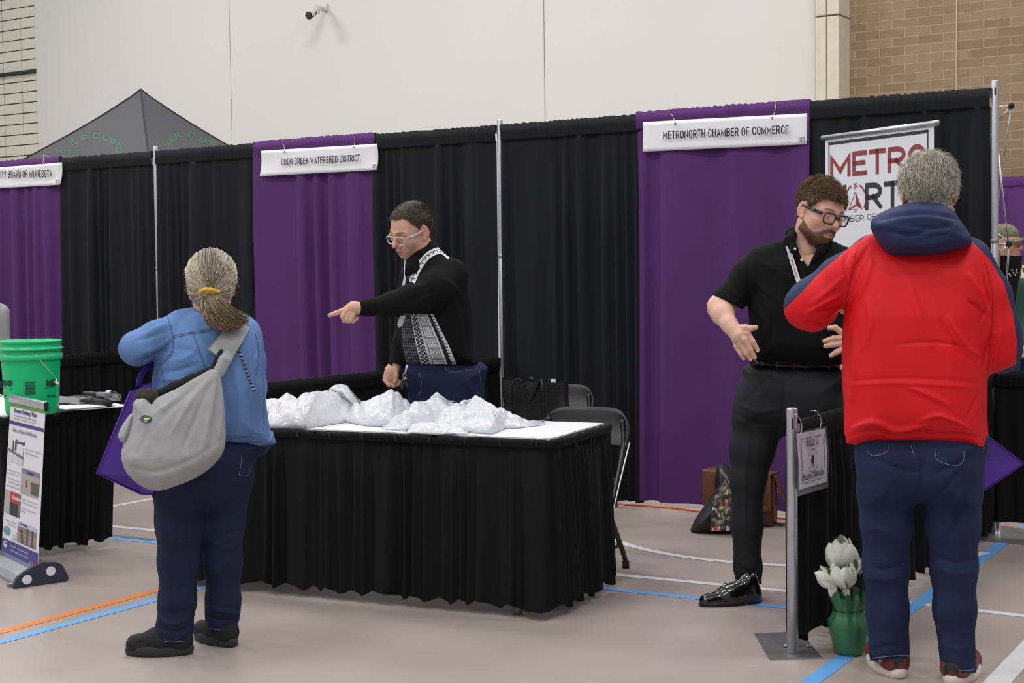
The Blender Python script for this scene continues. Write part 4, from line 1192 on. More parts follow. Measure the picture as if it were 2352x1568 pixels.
def ph3(a, b):
    if .35 < a < .9 and .05 < b < .45: return (196, 40, 48)
    if .38 < a < .88 and .45 <= b: return (34, 32, 36)
    return (172, 168, 176) if a < .35 else (112, 106, 110)
def ph4(a, b):
    if abs(a-.25-.12*(b-.6)) < .06 and b > .35: return (52, 46, 50)
    if (abs(a-.55) < .045 or abs(a-.82) < .045) and b > .2: return (58, 50, 54)
    if b < .22: return (182, 190, 214)
    if b < .5: return (136, 116, 108)
    return (166, 150, 138)
photo(.02, .245, .46, .40, ph1, 1); photo(.44, .415, .95, .575, ph2, 2); photo(.0, .585, .46, .735, ph3, 3); photo(.42, .755, .93, .885, ph4, 4)
mtext('Shovel', .36, .275, .25, .026, bold=.03); mtext('Select', .70, .445, .2, .026, bold=.03); mtext('Scatter', .37, .630, .26, .026, FILM, bold=.03); mtext('Sweep', .58, .778, .22, .026, bold=.03)
for k, (s, u, v, w) in enumerate((('Sweep or shovel snow', .74, .300, .44), ('before it turns to ice', .70, .322, .36), ('This salt only works when', .22, .462, .40), ('pavement temp is over 15', .22, .482, .40), ('When it gets too cold', .22, .515, .34), ('use sand for traction', .24, .535, .32),
                                  ("Don't mix sand and salt", .22, .560, .38), ('Scatter the salt product for', .72, .615, .42), ('3 inches between grains', .72, .636, .42), ('Use only where needed for', .70, .672, .40), ('safety', .55, .692, .12), ('Sweep up any excess', .22, .785, .34), ('salt to reuse', .26, .805, .2))):
    mtext(s, u, v, w, .014, GRY, bold=.004)
put('emblem', *lathe([(0, 0)], mpt(.1, .82)) if False else ([mpt(.13+.10*math.cos(a), .845+.028*math.sin(a), .0016) for a in np.linspace(0, 6.28, 25)[:-1]], [tuple(range(24))]), M('print_teal', (90, 150, 170), .5), mb, False)
mtext('Hire salt wise winter maintenance', .62, .842, .50, .012, GRY, .004)
for k, s in enumerate(('Find a Smart Salting certified contractor', 'or online list at the MN Pollution Control', 'Agency Smart Salting Training webpage')):
    mtext(s, .62, .862+.0135*k, .66, .011, GRY, .004)
mtext('G', .1, .955, .08, .045, FILM, .03); mtext('763.755.0975   www.cooncreekwd.org', .50, .935, .5, .012, FILM); mtext('13632 Van Buren St NE  Ham Lake MN 55304', .50, .960, .5, .010, FILM)
for k, c in enumerate(((120, 130, 200), (220, 70, 70), (210, 60, 60))): mrect(.80+.06*k, .968, .835+.06*k, .985, M('print_dot%d' % k, c, .5), off=.0022)
# base: extruded body with round-nosed end cap
be = nrm((BR_-BL)*np.array((1, 1, 0))); bf = nrm(np.cross(be, (0, 0, 1)));
if bf@(CAM-BL) < 0: bf = -bf
bo = (BL+BR_)/2*np.array((1, 1, 0)); hl = np.linalg.norm(BR_-BL)/2
prof = [(-.11, .0), (.085, .0), (.095, .02), (.08, .05), (.03, .075), (-.03, .085), (-.085, .075), (-.11, .045)]
V, Fs = prism(prof, lambda p: bo-be*(hl+.02)+bf*p[0]+np.array((0, 0, p[1])), lambda p: bo+be*(hl-.005)+bf*p[0]+np.array((0, 0, p[1])))
put('base', V, Fs, ALU, mb, False)
prof2 = [tuple(p) for p in spline([(-.12, .0), (.10, .0), (.108, .03), (.08, .062), (.0, .095), (-.09, .092), (-.122, .055)], 4, closed=True)]
V, Fs = prism(prof2, lambda p: bo+be*(hl-.006)+bf*p[0]+np.array((0, 0, max(0, p[1]))), lambda p: bo+be*(hl+.018)+bf*p[0]+np.array((0, 0, max(0, p[1]))))
put('end_cap', V, Fs, M('cap_navy', (44, 48, 68), .4), mb, False)
for a_, h_ in ((.055, .035), (-.055, .06)):
    c = bo+be*(hl+.020)+bf*a_+np.array((0, 0, h_))
    put('cap_screw', [c+bf*.022*math.cos(t_)+np.array((0, 0, .022*math.sin(t_))) for t_ in np.linspace(0, 6.28, 21)[:-1]], [tuple(range(20))], FILM, mb, False)
for s in (-1, 1):
    put('foot', *bx(bo+be*s*(hl-.05)+np.array((0, 0, .008)), (.03, .25, .016), rot=math.atan2(be[1], be[0]), bev=.004), STEEL, mb)

# ================================================================== aisle sheet on the divider
ax = B+.058
s4 = [onX(x, y, ax) for x, y in ((1829, 996), (1897, 983), (1899, 1113), (1834, 1133))]
asn = thing('aisle_sheet', 'laminated sheet reading AISLE 15, Booths 100-106, hung on the low divider', 'sign', tuple((s4[2]+s4[3])/2))
def apt(u, v, off=0.0): return (s4[0]*(1-u)+s4[1]*u)*(1-v)+(s4[3]*(1-u)+s4[2]*u)*v+np.array((off, 0, 0))
def asheet(u0, v0, u1, v1, off, mat, name, th=.0012):
    V = [apt(u, v, off+.006*math.sin(3*v)) for v in (v0, (v0+v1)/2, v1) for u in (u0, u1)]; V += [p-np.array((th, 0, 0)) for p in V]
    put(name, V, [(0, 1, 3, 2), (2, 3, 5, 4), (7, 6, 8, 9), (9, 8, 10, 11), (0, 6, 7, 1), (1, 7, 9, 3), (3, 9, 11, 5), (5, 11, 10, 4), (4, 10, 8, 2), (2, 8, 6, 0)], mat, asn, False)
asheet(-.04, -.03, 1.06, 1.05, -.001, M('lamination', (86, 90, 98), .15, spec=.7), 'sleeve')
asheet(0, 0, .97, .94, .0004, M('aisle_paper', (206, 202, 214), .4), 'paper')
def abox(u0, v0, u1, v1, off=.008): put('print_rule', [apt(u0, v0, off), apt(u1, v0, off), apt(u1, v1, off), apt(u0, v1, off)], [(0, 1, 2, 3)], INK, asn, False)
abox(.08, .095, .88, .105); abox(.08, .845, .88, .853); abox(.87, .095, .885, .853); abox(.08, .095, .092, .853)
def atext(s, u, v, w, h):
    V, Fs = text_mesh(s, .012); V = V[:, :2]; V = (V-V.min(0))/(V.max(0)-V.min(0))
    put('lettering', [apt(u-w/2+p[0]*w, v-p[1]*h, .009) for p in V], Fs, INK, asn, False)
atext('AISLE 15', .45, .245, .42, .115); atext('Booths 100-106', .47, .80, .74, .115)
ths = np.linspace(0, 2*math.pi, 37)
for a0, a1 in ((.45, 2.7), (3.6, 5.85)):
    th = np.linspace(a0, a1, 20)
    put('emblem_ring', [apt(.45+r*.155*math.cos(a), .50+r*.20*math.sin(a), .0095) for a in th for r in (.97, 1.03)], [(2*i, 2*i+1, 2*i+3, 2*i+2) for i in range(19)], INK, asn, False)
put('emblem_mark', [apt(.45+.05*x, .50+.15*y, .0095) for x, y in ((0, -.75), (.75, -.45), (.8, .2), (.35, .35), (.15, .4), (.12, .95), (-.12, .95), (-.15, .4), (-.35, .35), (-.8, .2), (-.75, -.45))], [tuple(range(11))], INK, asn, False)
for (x0, y0, x1, y1) in ((1838, 1000, 1836, 955), (1882, 988, 1880, 946)):
    p0, p1 = onX(x0, y0, ax+.004), onX(x1, y1, ax-.01)
    put('hook', *tube(spline([p0, onX(x0+4, y0*.5+y1*.5, ax+.006), onX(x1-1, y1+3, ax+.004), onX(x1-9, y1-3, ax-.006), onX(x1-17, y1-2, ax-.03)], 6), .0017, 6), WIRE, asn)

# ================================================================== potted white tulips
fo = onZ(1950, 1500)
fl = thing('potted_tulips', 'artificial white tulips in a green foil-wrapped pot beside the stanchion', 'flowers', tuple(fo))
FOIL = M('foil_green', (50, 110, 70), .4, vary=.16, vscale=14, bump=.6, bscale=22, spec=.6)
seg = 48; V = []
prof = [(.0, .0), (.050, .002), (.056, .015), (.066, .065), (.0735, .105), (.075, .122), (.062, .14), (.052, .165), (.062, .20), (.072, .225)]
rng = np.random.RandomState(8); jag = rng.uniform(-.025, .02, seg)
for k, (r, h) in enumerate(prof):
    for i in range(seg):
        a = 2*math.pi*i/seg
        pl_ = .10*math.sin(a*9+1.3)*(.25+h/.13*.6) if h > .01 else 0
        rr = r*(1+pl_*min(1, max(.12, (h-.08)*9)))
        V.append(fo+np.array((rr*math.cos(a), rr*math.sin(a), h+(jag[i]*((k-6)/3) if k > 6 else 0))))
put('foil_wrap', V, grid_faces(seg, len(prof), True), FOIL, fl)
put('soil', *lathe([(0, .165), (.06, .165)], fo, 20), M('moss', (40, 46, 30), .9), fl)
ff = nrm(np.array((CF[0], CF[1], 0)))
def fpt(px, py, back=0.0):
    d = ray(px, py); return CAM+d*(((fo+ff*back-CAM)@ff)/(d@ff))
PET_ = M('petal_white', (228, 231, 218), .55, vary=.05, vscale=20, sss=.2); LEAF = M('leaf_green', (58, 102, 46), .5, vary=.2, vscale=15); STEM = M('stem_green', (72, 116, 60), .55)
def petal(base, axis, out, L, W, open_, mat, name, parent):
    side_ = np.cross(axis, out); V = []; nu, nv = 7, 9
    for j in range(nv):
        v = j/(nv-1)
        ww = W*math.sin(math.pi*min(.97, .12+.86*v))**.6
        bend = open_*(math.sin(v*math.pi*.8))
        for i in range(nu):
            u = -1+2*i/(nu-1)
            V.append(base+axis*L*v*(1-.06*u*u)+out*(W*.55*bend*(1-.5*u*u)+W*.12+ (open_*.35*W*v*v if open_ > 1 else 0))+side_*u*ww*.5)
    V = np.array(V); th = .0008
    put(name, V, grid_faces(nu, nv), mat, parent)
def bloom(c, axis, L, W, n, open_, seed):
    r_ = np.random.RandomState(seed); axis = nrm(axis)
    a = np.array((1.0, 0, 0)); a = nrm(a-axis*(a@axis)); b = np.cross(axis, a)
    for k in range(n):
        th = 2*math.pi*k/n+r_.rand()*.4; ring = k % 2
        o = a*math.cos(th)+b*math.sin(th)
        petal(c-axis*L*.45, nrm(axis+o*(.05 if ring else -.04)+r_.normal(size=3)*.05), o, L*(.9+.2*r_.rand()), W*(.9+.2*r_.rand()), open_*(1.05 if ring else .85), PET_, 'petal', fl)
bloom(fpt(1932, 1280, -.0), (0.05, -.1, 1), .118, .090, 12, .82, 1)
bloom(fpt(1932, 1276, -.0), (0.05, -.1, 1), .105, .07, 8, .55, 11)
bloom(fpt(1938, 1322, -.03), (.12, -.35, .8), .10, .084, 11, .8, 2)
bloom(fpt(1903, 1328, -.01), (-.8, -.1, .65), .085, .06, 7, .7, 3)
bloom(fpt(1950, 1300, .03), (.4, .1, .8), .09, .08, 9, .9, 4)
petal(fpt(1916, 1372, -.02), nrm((-.1, 0, 1)), np.array((0, -1.0, 0)), .06, .035, .5, PET_, 'petal', fl)
petal(fpt(1948, 1372, -.03), nrm((-.25, 0, 1)), np.array((0, -1.0, 0)), .06, .03, .5, PET_, 'petal', fl)
for (x0, y0, x1, y1) in ((1940, 1400, 1934, 1310), (1943, 1400, 1942, 1340), (1938, 1402, 1920, 1345), (1946, 1400, 1952, 1330)):
    put('stem', *tube(spline([fpt(x0, y0+20, .0), fpt((x0+x1)/2, (y0+y1)/2, -.004), fpt(x1, y1, -.003)], 5), .0045, 8), STEM, fl)
for (x0, y0, x1, y1, w) in ((1925, 1335, 1897, 1300, .02), (1968, 1305, 1966, 1282, .016), (1932, 1410, 1918, 1372, .03), (1955, 1410, 1968, 1352, .04), (1945, 1412, 1936, 1350, .034)):
    p0, p1 = fpt(x0, y0, -.045 if y0 < 1340 else -.01), fpt(x1, y1, -.04 if y0 < 1340 else -.02)
    petal(p0, nrm(p1-p0), np.array((0, -1.0, 0)), np.linalg.norm(p1-p0), w, .4, LEAF, 'leaf', fl)

# ================================================================== right edge: display frame, far drapes
px_ = .30
fr = thing('display_frame', 'silver pop-up display frame of thin struts with black hubs beside the right pole', 'frame', tuple(onY(2300, 1190, px_)*np.array((1, 1, 0))))
HUB = M('hub_black', (16, 16, 18), .4)
def fp(x, y, d=0.0): return onY(x, y, px_+d)
for c in ((2323, 243, 0), (2318, 560, 0)):
    put('hub', *bx(fp(*c), (.03, .03, .03), bev=.007, rot=.4), HUB, fr)
for a, b, r_ in (((2290, 244.5, 0), (2321, 243.5, 0), .0042), ((2292, 276, 0), (2321, 247, 0), .0042), ((2323, 246, 0), (2292, 470, .3), .0042), ((2293, 350, 0), (2316, 557, 0), .0045), ((2293, 536, 0), (2316, 557, 0), .004), ((2280, 562, 0), (2316, 560, 0), .0045), ((2288, 590, 0), (2316, 562, 0), .0045),
                 ((2317.5, 562, 0), (2309, 700, .1), .005), ((2276, 285, 0), (2268, 560, .1), .0042), ((2280, 285, .05), (2274, 562, .05), .0042), ((2268, 518, 0), (2284, 530, 0), .004), ((2266, 562, 0), (2284, 562, 0), .0045), ((2270, 545, 0), (2280, 560, 0), .004), ((2309, 700, .1), (2306, 1190, .1), .005), ((2274, 562, .05), (2276, 1200, .05), .005)):
    p0, p1 = fp(*a), fp(*b); p1[2] = max(p1[2], .0) if b[1] < 1000 else .005
    put('strut', *tube([p0, p1], r_, 8), ALU, fr)
# far purple drape run in front of the brick wall
V, Fs = drape('drape', [(-.2, WALLY-.45), (3.2, WALLY-.45)], 2.36, .02, PURPLE, 55, fold=.2, amp=.03, pocket=.1)
tag(put('drape_curtain', V, Fs, PURPLE), 'far purple drape run before the brick wall at the right edge', 'curtain')
# black chair-height board with white dots and a white poster, behind the red jacket's right shoulder
bd = thing('dotted_board', 'black upright board with a row of white dots right of the tall pole', 'board', tuple(onY(2322, 1150, .55)*np.array((1, 1, 0))))
def dp(x, y, o=0.0): return onY(x, y, .55-o)
pr_ = [(2296, 586), (2348, 588), (2331, 700), (2325, 760), (2296, 760)]
V, Fs = prism(pr_, lambda p: dp(*p), lambda p: dp(*p)+np.array((0, .03, 0)))
put('board', V, Fs, M('board_black', (16, 17, 18), .45), bd, False)
for x in (2300, 2324): put('leg', *tube([dp(x, 755, -.015), dp(x, 755, -.015)*np.array((1, 1, 0))], .01, 8), HUB, bd)
for x, y in ((2312, 625), (2318, 629), (2324.5, 620), (2321, 633), (2328, 626), (2334, 619.5), (2332, 631), (2313, 632), (2336, 625.5)):
    c = dp(x, y, .002); put('dot', [c+np.array((.0035*math.cos(a), 0, .0068*math.sin(a))) for a in np.linspace(0, 6.28, 13)[:-1]], [tuple(range(12))], PAP, bd, False)
po = [onY(x, y, 2.2) for x, y in ((2330, 611), (2420, 600), (2420, 690), (2330, 700))]
ps = thing('white_poster', 'white poster panel with a red mark at the right frame edge', 'poster', tuple(((po[2]+po[3])/2)*np.array((1, 1, 0))))
put('panel_board', *prism([0, 1, 2, 3], lambda i: po[i], lambda i: po[i]+np.array((0, .02, 0))), PAP, ps, False)
put('red_mark', [onY(x, y, 2.197) for x, y in ((2347, 615), (2372, 613), (2372, 622), (2350, 625))], [(0, 1, 2, 3)], MAR, ps, False)
put('stand', *tube([(po[2]+po[3])/2+np.array((0, .03, .1)), ((po[2]+po[3])/2)*np.array((1, 1, 0))+np.array((0, .03, 0))], .012, 10), STEEL, ps)
# ================================================================== figures: implicit surfaces grown around a posed skeleton
class Fig:
    """a standing place: local axes x = across the view, y = away from the camera (level), z = up"""
    def __init__(self, base):
        self.base = np.array((base[0], base[1], 0.0))
        v = self.base-CAM; v[2] = 0; self.w = nrm(v); self.r = np.array((self.w[1], -self.w[0], 0.0))
        self.depth = (self.base-CAM)@self.w
        self.s = ((self.base+np.array((0, 0, 1.0))-CAM)@CF)/FPX      # metres per pixel at chest height
    def L(self, px, py, dd=0.0):
        d = ray(px, py); t = (self.depth+dd)/(d@self.w); p = CAM+d*t-self.base
        return np.array((p@self.r, p@self.w, p[2]))
    def W(self, P):
        P = np.asarray(P, float); return self.base+P[..., :1]*self.r+P[..., 1:2]*self.w+P[..., 2:3]*np.array((0, 0, 1.0))
    def loc(self, Wp):
        q = np.asarray(Wp, float)-self.base; return np.stack([q@self.r, q@self.w, q[..., 2]], -1)
    def fl(self, px, py, z=0.0): return self.loc(onZ(px, py, z))
    # primitives from pixels
    def cap(self, a, ra, b, rb, k=.02, flat=1.0, op='+'):
        return Cap(self.L(*a), ra*self.s, self.L(*b), rb*self.s, k, flat, op)
    def chain(self, pts, k=.02, flat=1.0):
        """pts: (px, py, dd, r_px)"""
        return [self.cap(p[:3], p[3], q[:3], q[3], k, flat) for p, q in zip(pts[:-1], pts[1:])]
    def ell(self, c, r, k=.02, op='+', R=None): return Ell(self.L(*c), np.array((r[0]*self.s, r[2]*self.s, r[1]*self.s)), k, op, R)
    def pil(self, outline, dd, T, R, k=.02, n=3, slope=0.0, smooth=True, tz=None):
        P = np.array([self.L(x, y, dd) for x, y in outline])
        xz = P[:, [0, 2]]
        if smooth: xz = spline(xz, n, closed=True)
        return Pil(xz, P[:, 1].mean(), T, R, k, slope, tz)
class Cap:
    def __init__(s, a, ra, b, rb, k, flat, op):
        s.a, s.ra, s.b, s.rb, s.k, s.flat, s.op = a, ra, b, rb, k, flat, op
        m = max(ra, rb); e = np.array((m, m*max(1, flat), m))
        s.lo = np.minimum(a, b)-e; s.hi = np.maximum(a, b)+e
    def f(s, X, Y, Z):
        a, b = s.a.copy(), s.b.copy(); a[1] /= s.flat; b[1] /= s.flat
        px, py, pz = X-a[0], Y/s.flat-a[1], Z-a[2]; d = b-a; dd = d@d+1e-12
        h = np.clip((px*d[0]+py*d[1]+pz*d[2])/dd, 0, 1)
        return np.sqrt((px-d[0]*h)**2+(py-d[1]*h)**2+(pz-d[2]*h)**2)-(s.ra+(s.rb-s.ra)*h)
class Ell:
    def __init__(s, c, r, k, op, R=None):
        s.c, s.rr, s.k, s.op, s.R = np.asarray(c, float), np.asarray(r, float), k, op, R
        m = s.rr if R is None else np.full(3, s.rr.max())
        s.lo, s.hi = s.c-m, s.c+m
    def f(s, X, Y, Z):
        x, y, z = X-s.c[0], Y-s.c[1], Z-s.c[2]
        if s.R is not None:
            R = s.R; x, y, z = x*R[0, 0]+y*R[1, 0]+z*R[2, 0], x*R[0, 1]+y*R[1, 1]+z*R[2, 1], x*R[0, 2]+y*R[1, 2]+z*R[2, 2]
        a, b, c = s.rr
        k0 = np.sqrt((x/a)**2+(y/b)**2+(z/c)**2); k1 = np.sqrt((x/a**2)**2+(y/b**2)**2+(z/c**2)**2)+1e-9
        return k0*(k0-1)/k1
class Pil:
    """outline in the x-z plane inflated to half thickness T with edge roundness R"""
    op = '+'
    def __init__(s, xz, yc, T, R, k, slope=0.0, tz=None):
        s.P, s.yc, s.T, s.R, s.k, s.slope, s.tz = np.asarray(xz), yc, T, R, k, slope, tz
        tm = max([T]+([t for _, t in tz] if tz else []))
        s.zm = s.P[:, 1].mean(); ext = abs(slope)*np.ptp(s.P[:, 1])
        s.lo = np.array((s.P[:, 0].min(), yc-tm-ext, s.P[:, 1].min())); s.hi = np.array((s.P[:, 0].max(), yc+tm+ext, s.P[:, 1].max()))
    def f(s, X, Y, Z):
        x, z = X[:, 0, :], Z[:, 0, :]
        x, z = np.broadcast_arrays(x, z)
        d2 = np.full(x.shape, 1e9); ins = np.zeros(x.shape, bool); P = s.P; n = len(P)
        for i in range(n):
            a, b = P[i], P[(i+1) % n]; e = b-a; wx, wz = x-a[0], z-a[1]
            h = np.clip((wx*e[0]+wz*e[1])/(e@e+1e-12), 0, 1)
            d2 = np.minimum(d2, (wx-e[0]*h)**2+(wz-e[1]*h)**2)
            c = ((a[1] <= z) & (b[1] > z)) | ((b[1] <= z) & (a[1] > z))
            if abs(e[1]) > 1e-12: ins ^= c & (x < a[0]+(z-a[1])/e[1]*e[0])
        sd = np.sqrt(d2)*np.where(ins, -1, 1)
        q = np.maximum(sd+s.R, 0)[:, None, :]
        T = s.T
        if s.tz: T = np.interp(Z, [t[0] for t in s.tz], [t[1] for t in s.tz])
        yy = np.abs(Y-(s.yc+s.slope*(Z-s.zm)))*s.R/T
        # beyond the outline fall back to plain distance so unions stay tidy
        return np.sqrt(q*q+yy*yy)-s.R
def surface(prims, res, iso=0.0, clipz=None, pad=None, extra=None):
    """marching by surface nets over the smooth union of the primitives -> (V, quads)"""
    pad = pad or (res*3+max(0, iso))
    adds = [p for p in prims if p.op == '+']
    lo = np.min([p.lo for p in adds], 0)-pad; hi = np.max([p.hi for p in adds], 0)+pad
    n = np.ceil((hi-lo)/res).astype(int)+1
    ax = [lo[i]+np.arange(n[i])*res for i in range(3)]
    D = np.full(n, 1e3, dtype=np.float64)
    for p in prims:
        m = p.k*1.2+res*2+max(0, iso)
        i0 = np.clip(np.floor((p.lo-m-lo)/res).astype(int), 0, n-1); i1 = np.clip(np.ceil((p.hi+m-lo)/res).astype(int)+1, 1, n)
        if (i1 <= i0).any(): continue
        sl = tuple(slice(a, b) for a, b in zip(i0, i1))
        d = p.f(ax[0][sl[0]][:, None, None], ax[1][sl[1]][None, :, None], ax[2][sl[2]][None, None, :])
        C = D[sl]; k = max(p.k, 1e-6)
        if p.op == '+':
            h = np.clip(k-np.abs(C-d), 0, None)/k; D[sl] = np.minimum(C, d)-h*h*k*.25
        else:
            d = -d; h = np.clip(k-np.abs(C-d), 0, None)/k; D[sl] = np.maximum(C, d)+h*h*k*.25
    if extra is not None: D = extra(D, *np.meshgrid(*ax, indexing='ij', sparse=True))
    D -= iso
    if clipz is not None: D = np.maximum(D, clipz-ax[2][None, None, :])
    return nets(D, lo, res)
def nets(D, lo, res):
    S = D < 0
    c = S[:-1, :-1, :-1].astype(np.int8)
    cnt = np.zeros(np.array(D.shape)-1, np.int8)
    for a in (0, 1):
        for b in (0, 1):
            for e in (0, 1):
                cnt += S[a:D.shape[0]-1+a, b:D.shape[1]-1+b, e:D.shape[2]-1+e]
    act = (cnt > 0) & (cnt < 8)
    I, J, K = np.nonzero(act); N = len(I)
    idx = np.full(act.shape, -1, np.int64); idx[I, J, K] = np.arange(N)
    corner = [(a, b, e) for a in (0, 1) for b in (0, 1) for e in (0, 1)]
    val = {q: D[I+q[0], J+q[1], K+q[2]] for q in corner}
    pos = np.zeros((N, 3)); num = np.zeros(N)
    for q in corner:
        for axn in range(3):
            if q[axn] == 0:
                r2 = list(q); r2[axn] = 1; r2 = tuple(r2)
                va, vb = val[q], val[r2]; m = (va < 0) != (vb < 0)
                t = np.where(m, va/(va-vb+1e-30), 0)
                p = np.zeros((N, 3)); p[:] = q; p[:, axn] = t
                pos += p*m[:, None]; num += m
    V = lo+(np.stack([I, J, K], 1)+pos/num[:, None])*res
    quads = []
    for axn in range(3):
        o1, o2 = [(1, 2), (2, 0), (0, 1)][axn]
        A = np.moveaxis(S, axn, 0); a0 = A[:-1]; a1 = A[1:]
        ch = np.moveaxis(a0 != a1, 0, axn)
        ii = np.array(np.nonzero(ch)); ok = np.ones(ii.shape[1], bool)
        for o in (o1, o2): ok &= (ii[o] > 0) & (ii[o] < D.shape[o]-1)
        ii = ii[:, ok]
        sgn = S[ii[0], ii[1], ii[2]]
        def cell(d1, d2):
            q = ii.copy(); q[o1] -= d1; q[o2] -= d2; return idx[q[0], q[1], q[2]]
        f = np.stack([cell(1, 1), cell(0, 1), cell(0, 0), cell(1, 0)], 1)
        f = np.where(sgn[:, None], f, f[:, ::-1])
        quads.append(f)
    F = np.concatenate(quads); F = F[(F >= 0).all(1)]
    return V, F
def tris(F): return F if F.shape[1] == 3 else np.concatenate([F[:, [0, 1, 2]], F[:, [0, 2, 3]]])
def vnormals(V, F):
    T = tris(F); n = np.cross(V[T[:, 1]]-V[T[:, 0]], V[T[:, 2]]-V[T[:, 0]])
    N = np.zeros_like(V)
    for k in range(3):
        for c in range(3): N[:, c] += np.bincount(T[:, k], n[:, c], len(V))
    return N/(np.linalg.norm(N, axis=1)[:, None]+1e-12)
def smooth_mesh(V, F, it=2, lam=.5):
    E = np.concatenate([F[:, [i, (i+1) % F.shape[1]]] for i in range(F.shape[1])]); E = np.concatenate([E, E[:, ::-1]])
    cnt = np.bincount(E[:, 0], minlength=len(V))[:, None]
    for _ in range(it):
        A = np.stack([np.bincount(E[:, 0], V[E[:, 1], c], len(V)) for c in range(3)], 1)/np.maximum(cnt, 1)
        V = V+lam*(A-V)
    return V
def compact(V, F, *arrs):
    u = np.unique(F); m = np.full(len(V), -1); m[u] = np.arange(len(u))
    return (V[u], m[F])+tuple(a[u] for a in arrs)
def split(V, F, s):
    """cut a triangle mesh along s = 0 with clean edges -> (positive part), (negative part)"""
    T = tris(F); V = list(map(np.asarray, [V]))[0]; S = np.where(np.abs(s) < 1e-9, 1e-9, s)
    sg = S[T] > 0; c = sg.sum(1)
    pos = [T[c == 3]]; neg = [T[c == 0]]
    mix = T[(c == 1) | (c == 2)]
    newV = [V]; nv = len(V); cache = {}; extra = []
    def mid(a, b):
        nonlocal nv
        k = (a, b) if a < b else (b, a)
        if k not in cache:
            t = S[a]/(S[a]-S[b]); extra.append(V[a]+(V[b]-V[a])*t); cache[k] = nv; nv += 1
        return cache[k]
    P_, N_ = [], []
    for tri in mix.tolist():
        sgt = [S[i] > 0 for i in tri]; lone = sgt.index(True) if sum(sgt) == 1 else sgt.index(False)
        a, b, d = tri[lone], tri[(lone+1) % 3], tri[(lone+2) % 3]
        ab, ad = mid(a, b), mid(a, d)
        (P_ if sgt[lone] else N_).append((a, ab, ad))
        (N_ if sgt[lone] else P_).extend([(ab, b, d), (ab, d, ad)])
    V2 = np.concatenate([V, np.array(extra)]) if extra else V
    out = []
    for base_, more in ((pos, P_), (neg, N_)):
        Fm = np.concatenate(base_+([np.array(more)] if more else []))
        out.append(compact(V2, Fm) if len(Fm) else (np.zeros((0, 3)), np.zeros((0, 3), int)))
    return out
def side_of(PX, line):
    """signed pixel distance of points to an open polyline (positive to its left when walking along it, image y down)"""
    L = np.asarray(line, float)
    L = np.concatenate([[L[0]+(L[0]-L[1])*50], L[1:-1], [L[-1]+(L[-1]-L[-2])*50]]) if len(L) > 2 else np.array([L[0]+(L[0]-L[1])*50, L[1]+(L[1]-L[0])*50])
    best = np.full(len(PX), 1e18); sg = np.zeros(len(PX))
    for a, b in zip(L[:-1], L[1:]):
        e = b-a; w = PX-a; h = np.clip((w@e)/(e@e), 0, 1); d = ((w-h[:, None]*e)**2).sum(1)
        cr = e[0]*w[:, 1]-e[1]*w[:, 0]
        m = d < best-1e-9; best = np.where(m, d, best); sg = np.where(m, np.where(cr < 0, 1, -1), sg)
    return np.sqrt(best)*sg
def inside_px(PX, poly):
    P = np.asarray(poly, float); d2 = np.full(len(PX), 1e18); ins = np.zeros(len(PX), bool)
    for a, b in zip(P, np.roll(P, -1, 0)):
        e = b-a; w = PX-a; h = np.clip((w@e)/(e@e), 0, 1); d2 = np.minimum(d2, ((w-h[:, None]*e)**2).sum(1))
        c = ((a[1] <= PX[:, 1]) & (b[1] > PX[:, 1])) | ((b[1] <= PX[:, 1]) & (a[1] > PX[:, 1]))
        if abs(e[1]) > 1e-9: ins ^= c & (PX[:, 0] < a[0]+(PX[:, 1]-a[1])/e[1]*e[0])
    return np.sqrt(d2)*np.where(ins, 1, -1)
def folds(fig, V, F, lines, noise=0.0, nfreq=14, seed=0, stretch=(1, 1, 1)):
    """cloth relief: ridges (+) and creases (-) along pixel polylines, plus a soft ripple"""
    N = vnormals(V, F); Wp = fig.W(V); PX = to_px(Wp); d = np.zeros(len(V))
    face = np.clip(-(N[:, 1])*1.6, 0, 1)
    for pts, w, a in lines:
        P = spline(pts, 5) if len(pts) > 2 else np.asarray(pts, float)
        L = np.r_[0, np.cumsum(np.linalg.norm(np.diff(P, axis=0), axis=1))]; tot = L[-1]
        best = np.full(len(V), 1e18); tt = np.zeros(len(V))
        for i, (p, q) in enumerate(zip(P[:-1], P[1:])):
            e = q-p; ww = PX-p; h = np.clip((ww@e)/(e@e+1e-9), 0, 1); dd = ((ww-h[:, None]*e)**2).sum(1)
            m = dd < best; best = np.where(m, dd, best); tt = np.where(m, (L[i]+h*(L[i+1]-L[i]))/tot, tt)
        d += a*np.exp(-best/(w*w))*np.sin(np.pi*np.clip(tt*.86+.07, 0, 1))**.7*face
    if noise: d += noise*ripple(V*np.asarray(stretch), seed, nfreq)
    return V+N*d[:, None]
def strand_mesh(paths, r0, tip=.25, sides=3):
    """paths (N, S, 3) -> tapered tubes"""
    N, S, _ = paths.shape
    T = np.gradient(paths, axis=1); T /= np.linalg.norm(T, axis=2, keepdims=True)+1e-12
    a = np.array((.31, .52, .79)); A = np.cross(T, a); A /= np.linalg.norm(A, axis=2, keepdims=True)+1e-12
    Bv = np.cross(T, A)
    r = np.asarray(r0).reshape(-1, 1, 1)*np.linspace(1, tip, S)[None, :, None]
    V = np.stack([paths+r*(A*math.cos(t)+Bv*math.sin(t)) for t in np.arange(sides)*2*math.pi/sides], 2).reshape(-1, 3)
    base = (np.arange(N)*S*sides)[:, None, None]; j = (np.arange(S-1)*sides)[None, :, None]; k = np.arange(sides)[None, None, :]
    k2 = (np.arange(sides)+1) % sides
    f = np.stack(np.broadcast_arrays(base+j+k, base+j+k2[None, None, :], base+j+sides+k2[None, None, :], base+j+sides+k), -1).reshape(-1, 4)
    return V, f
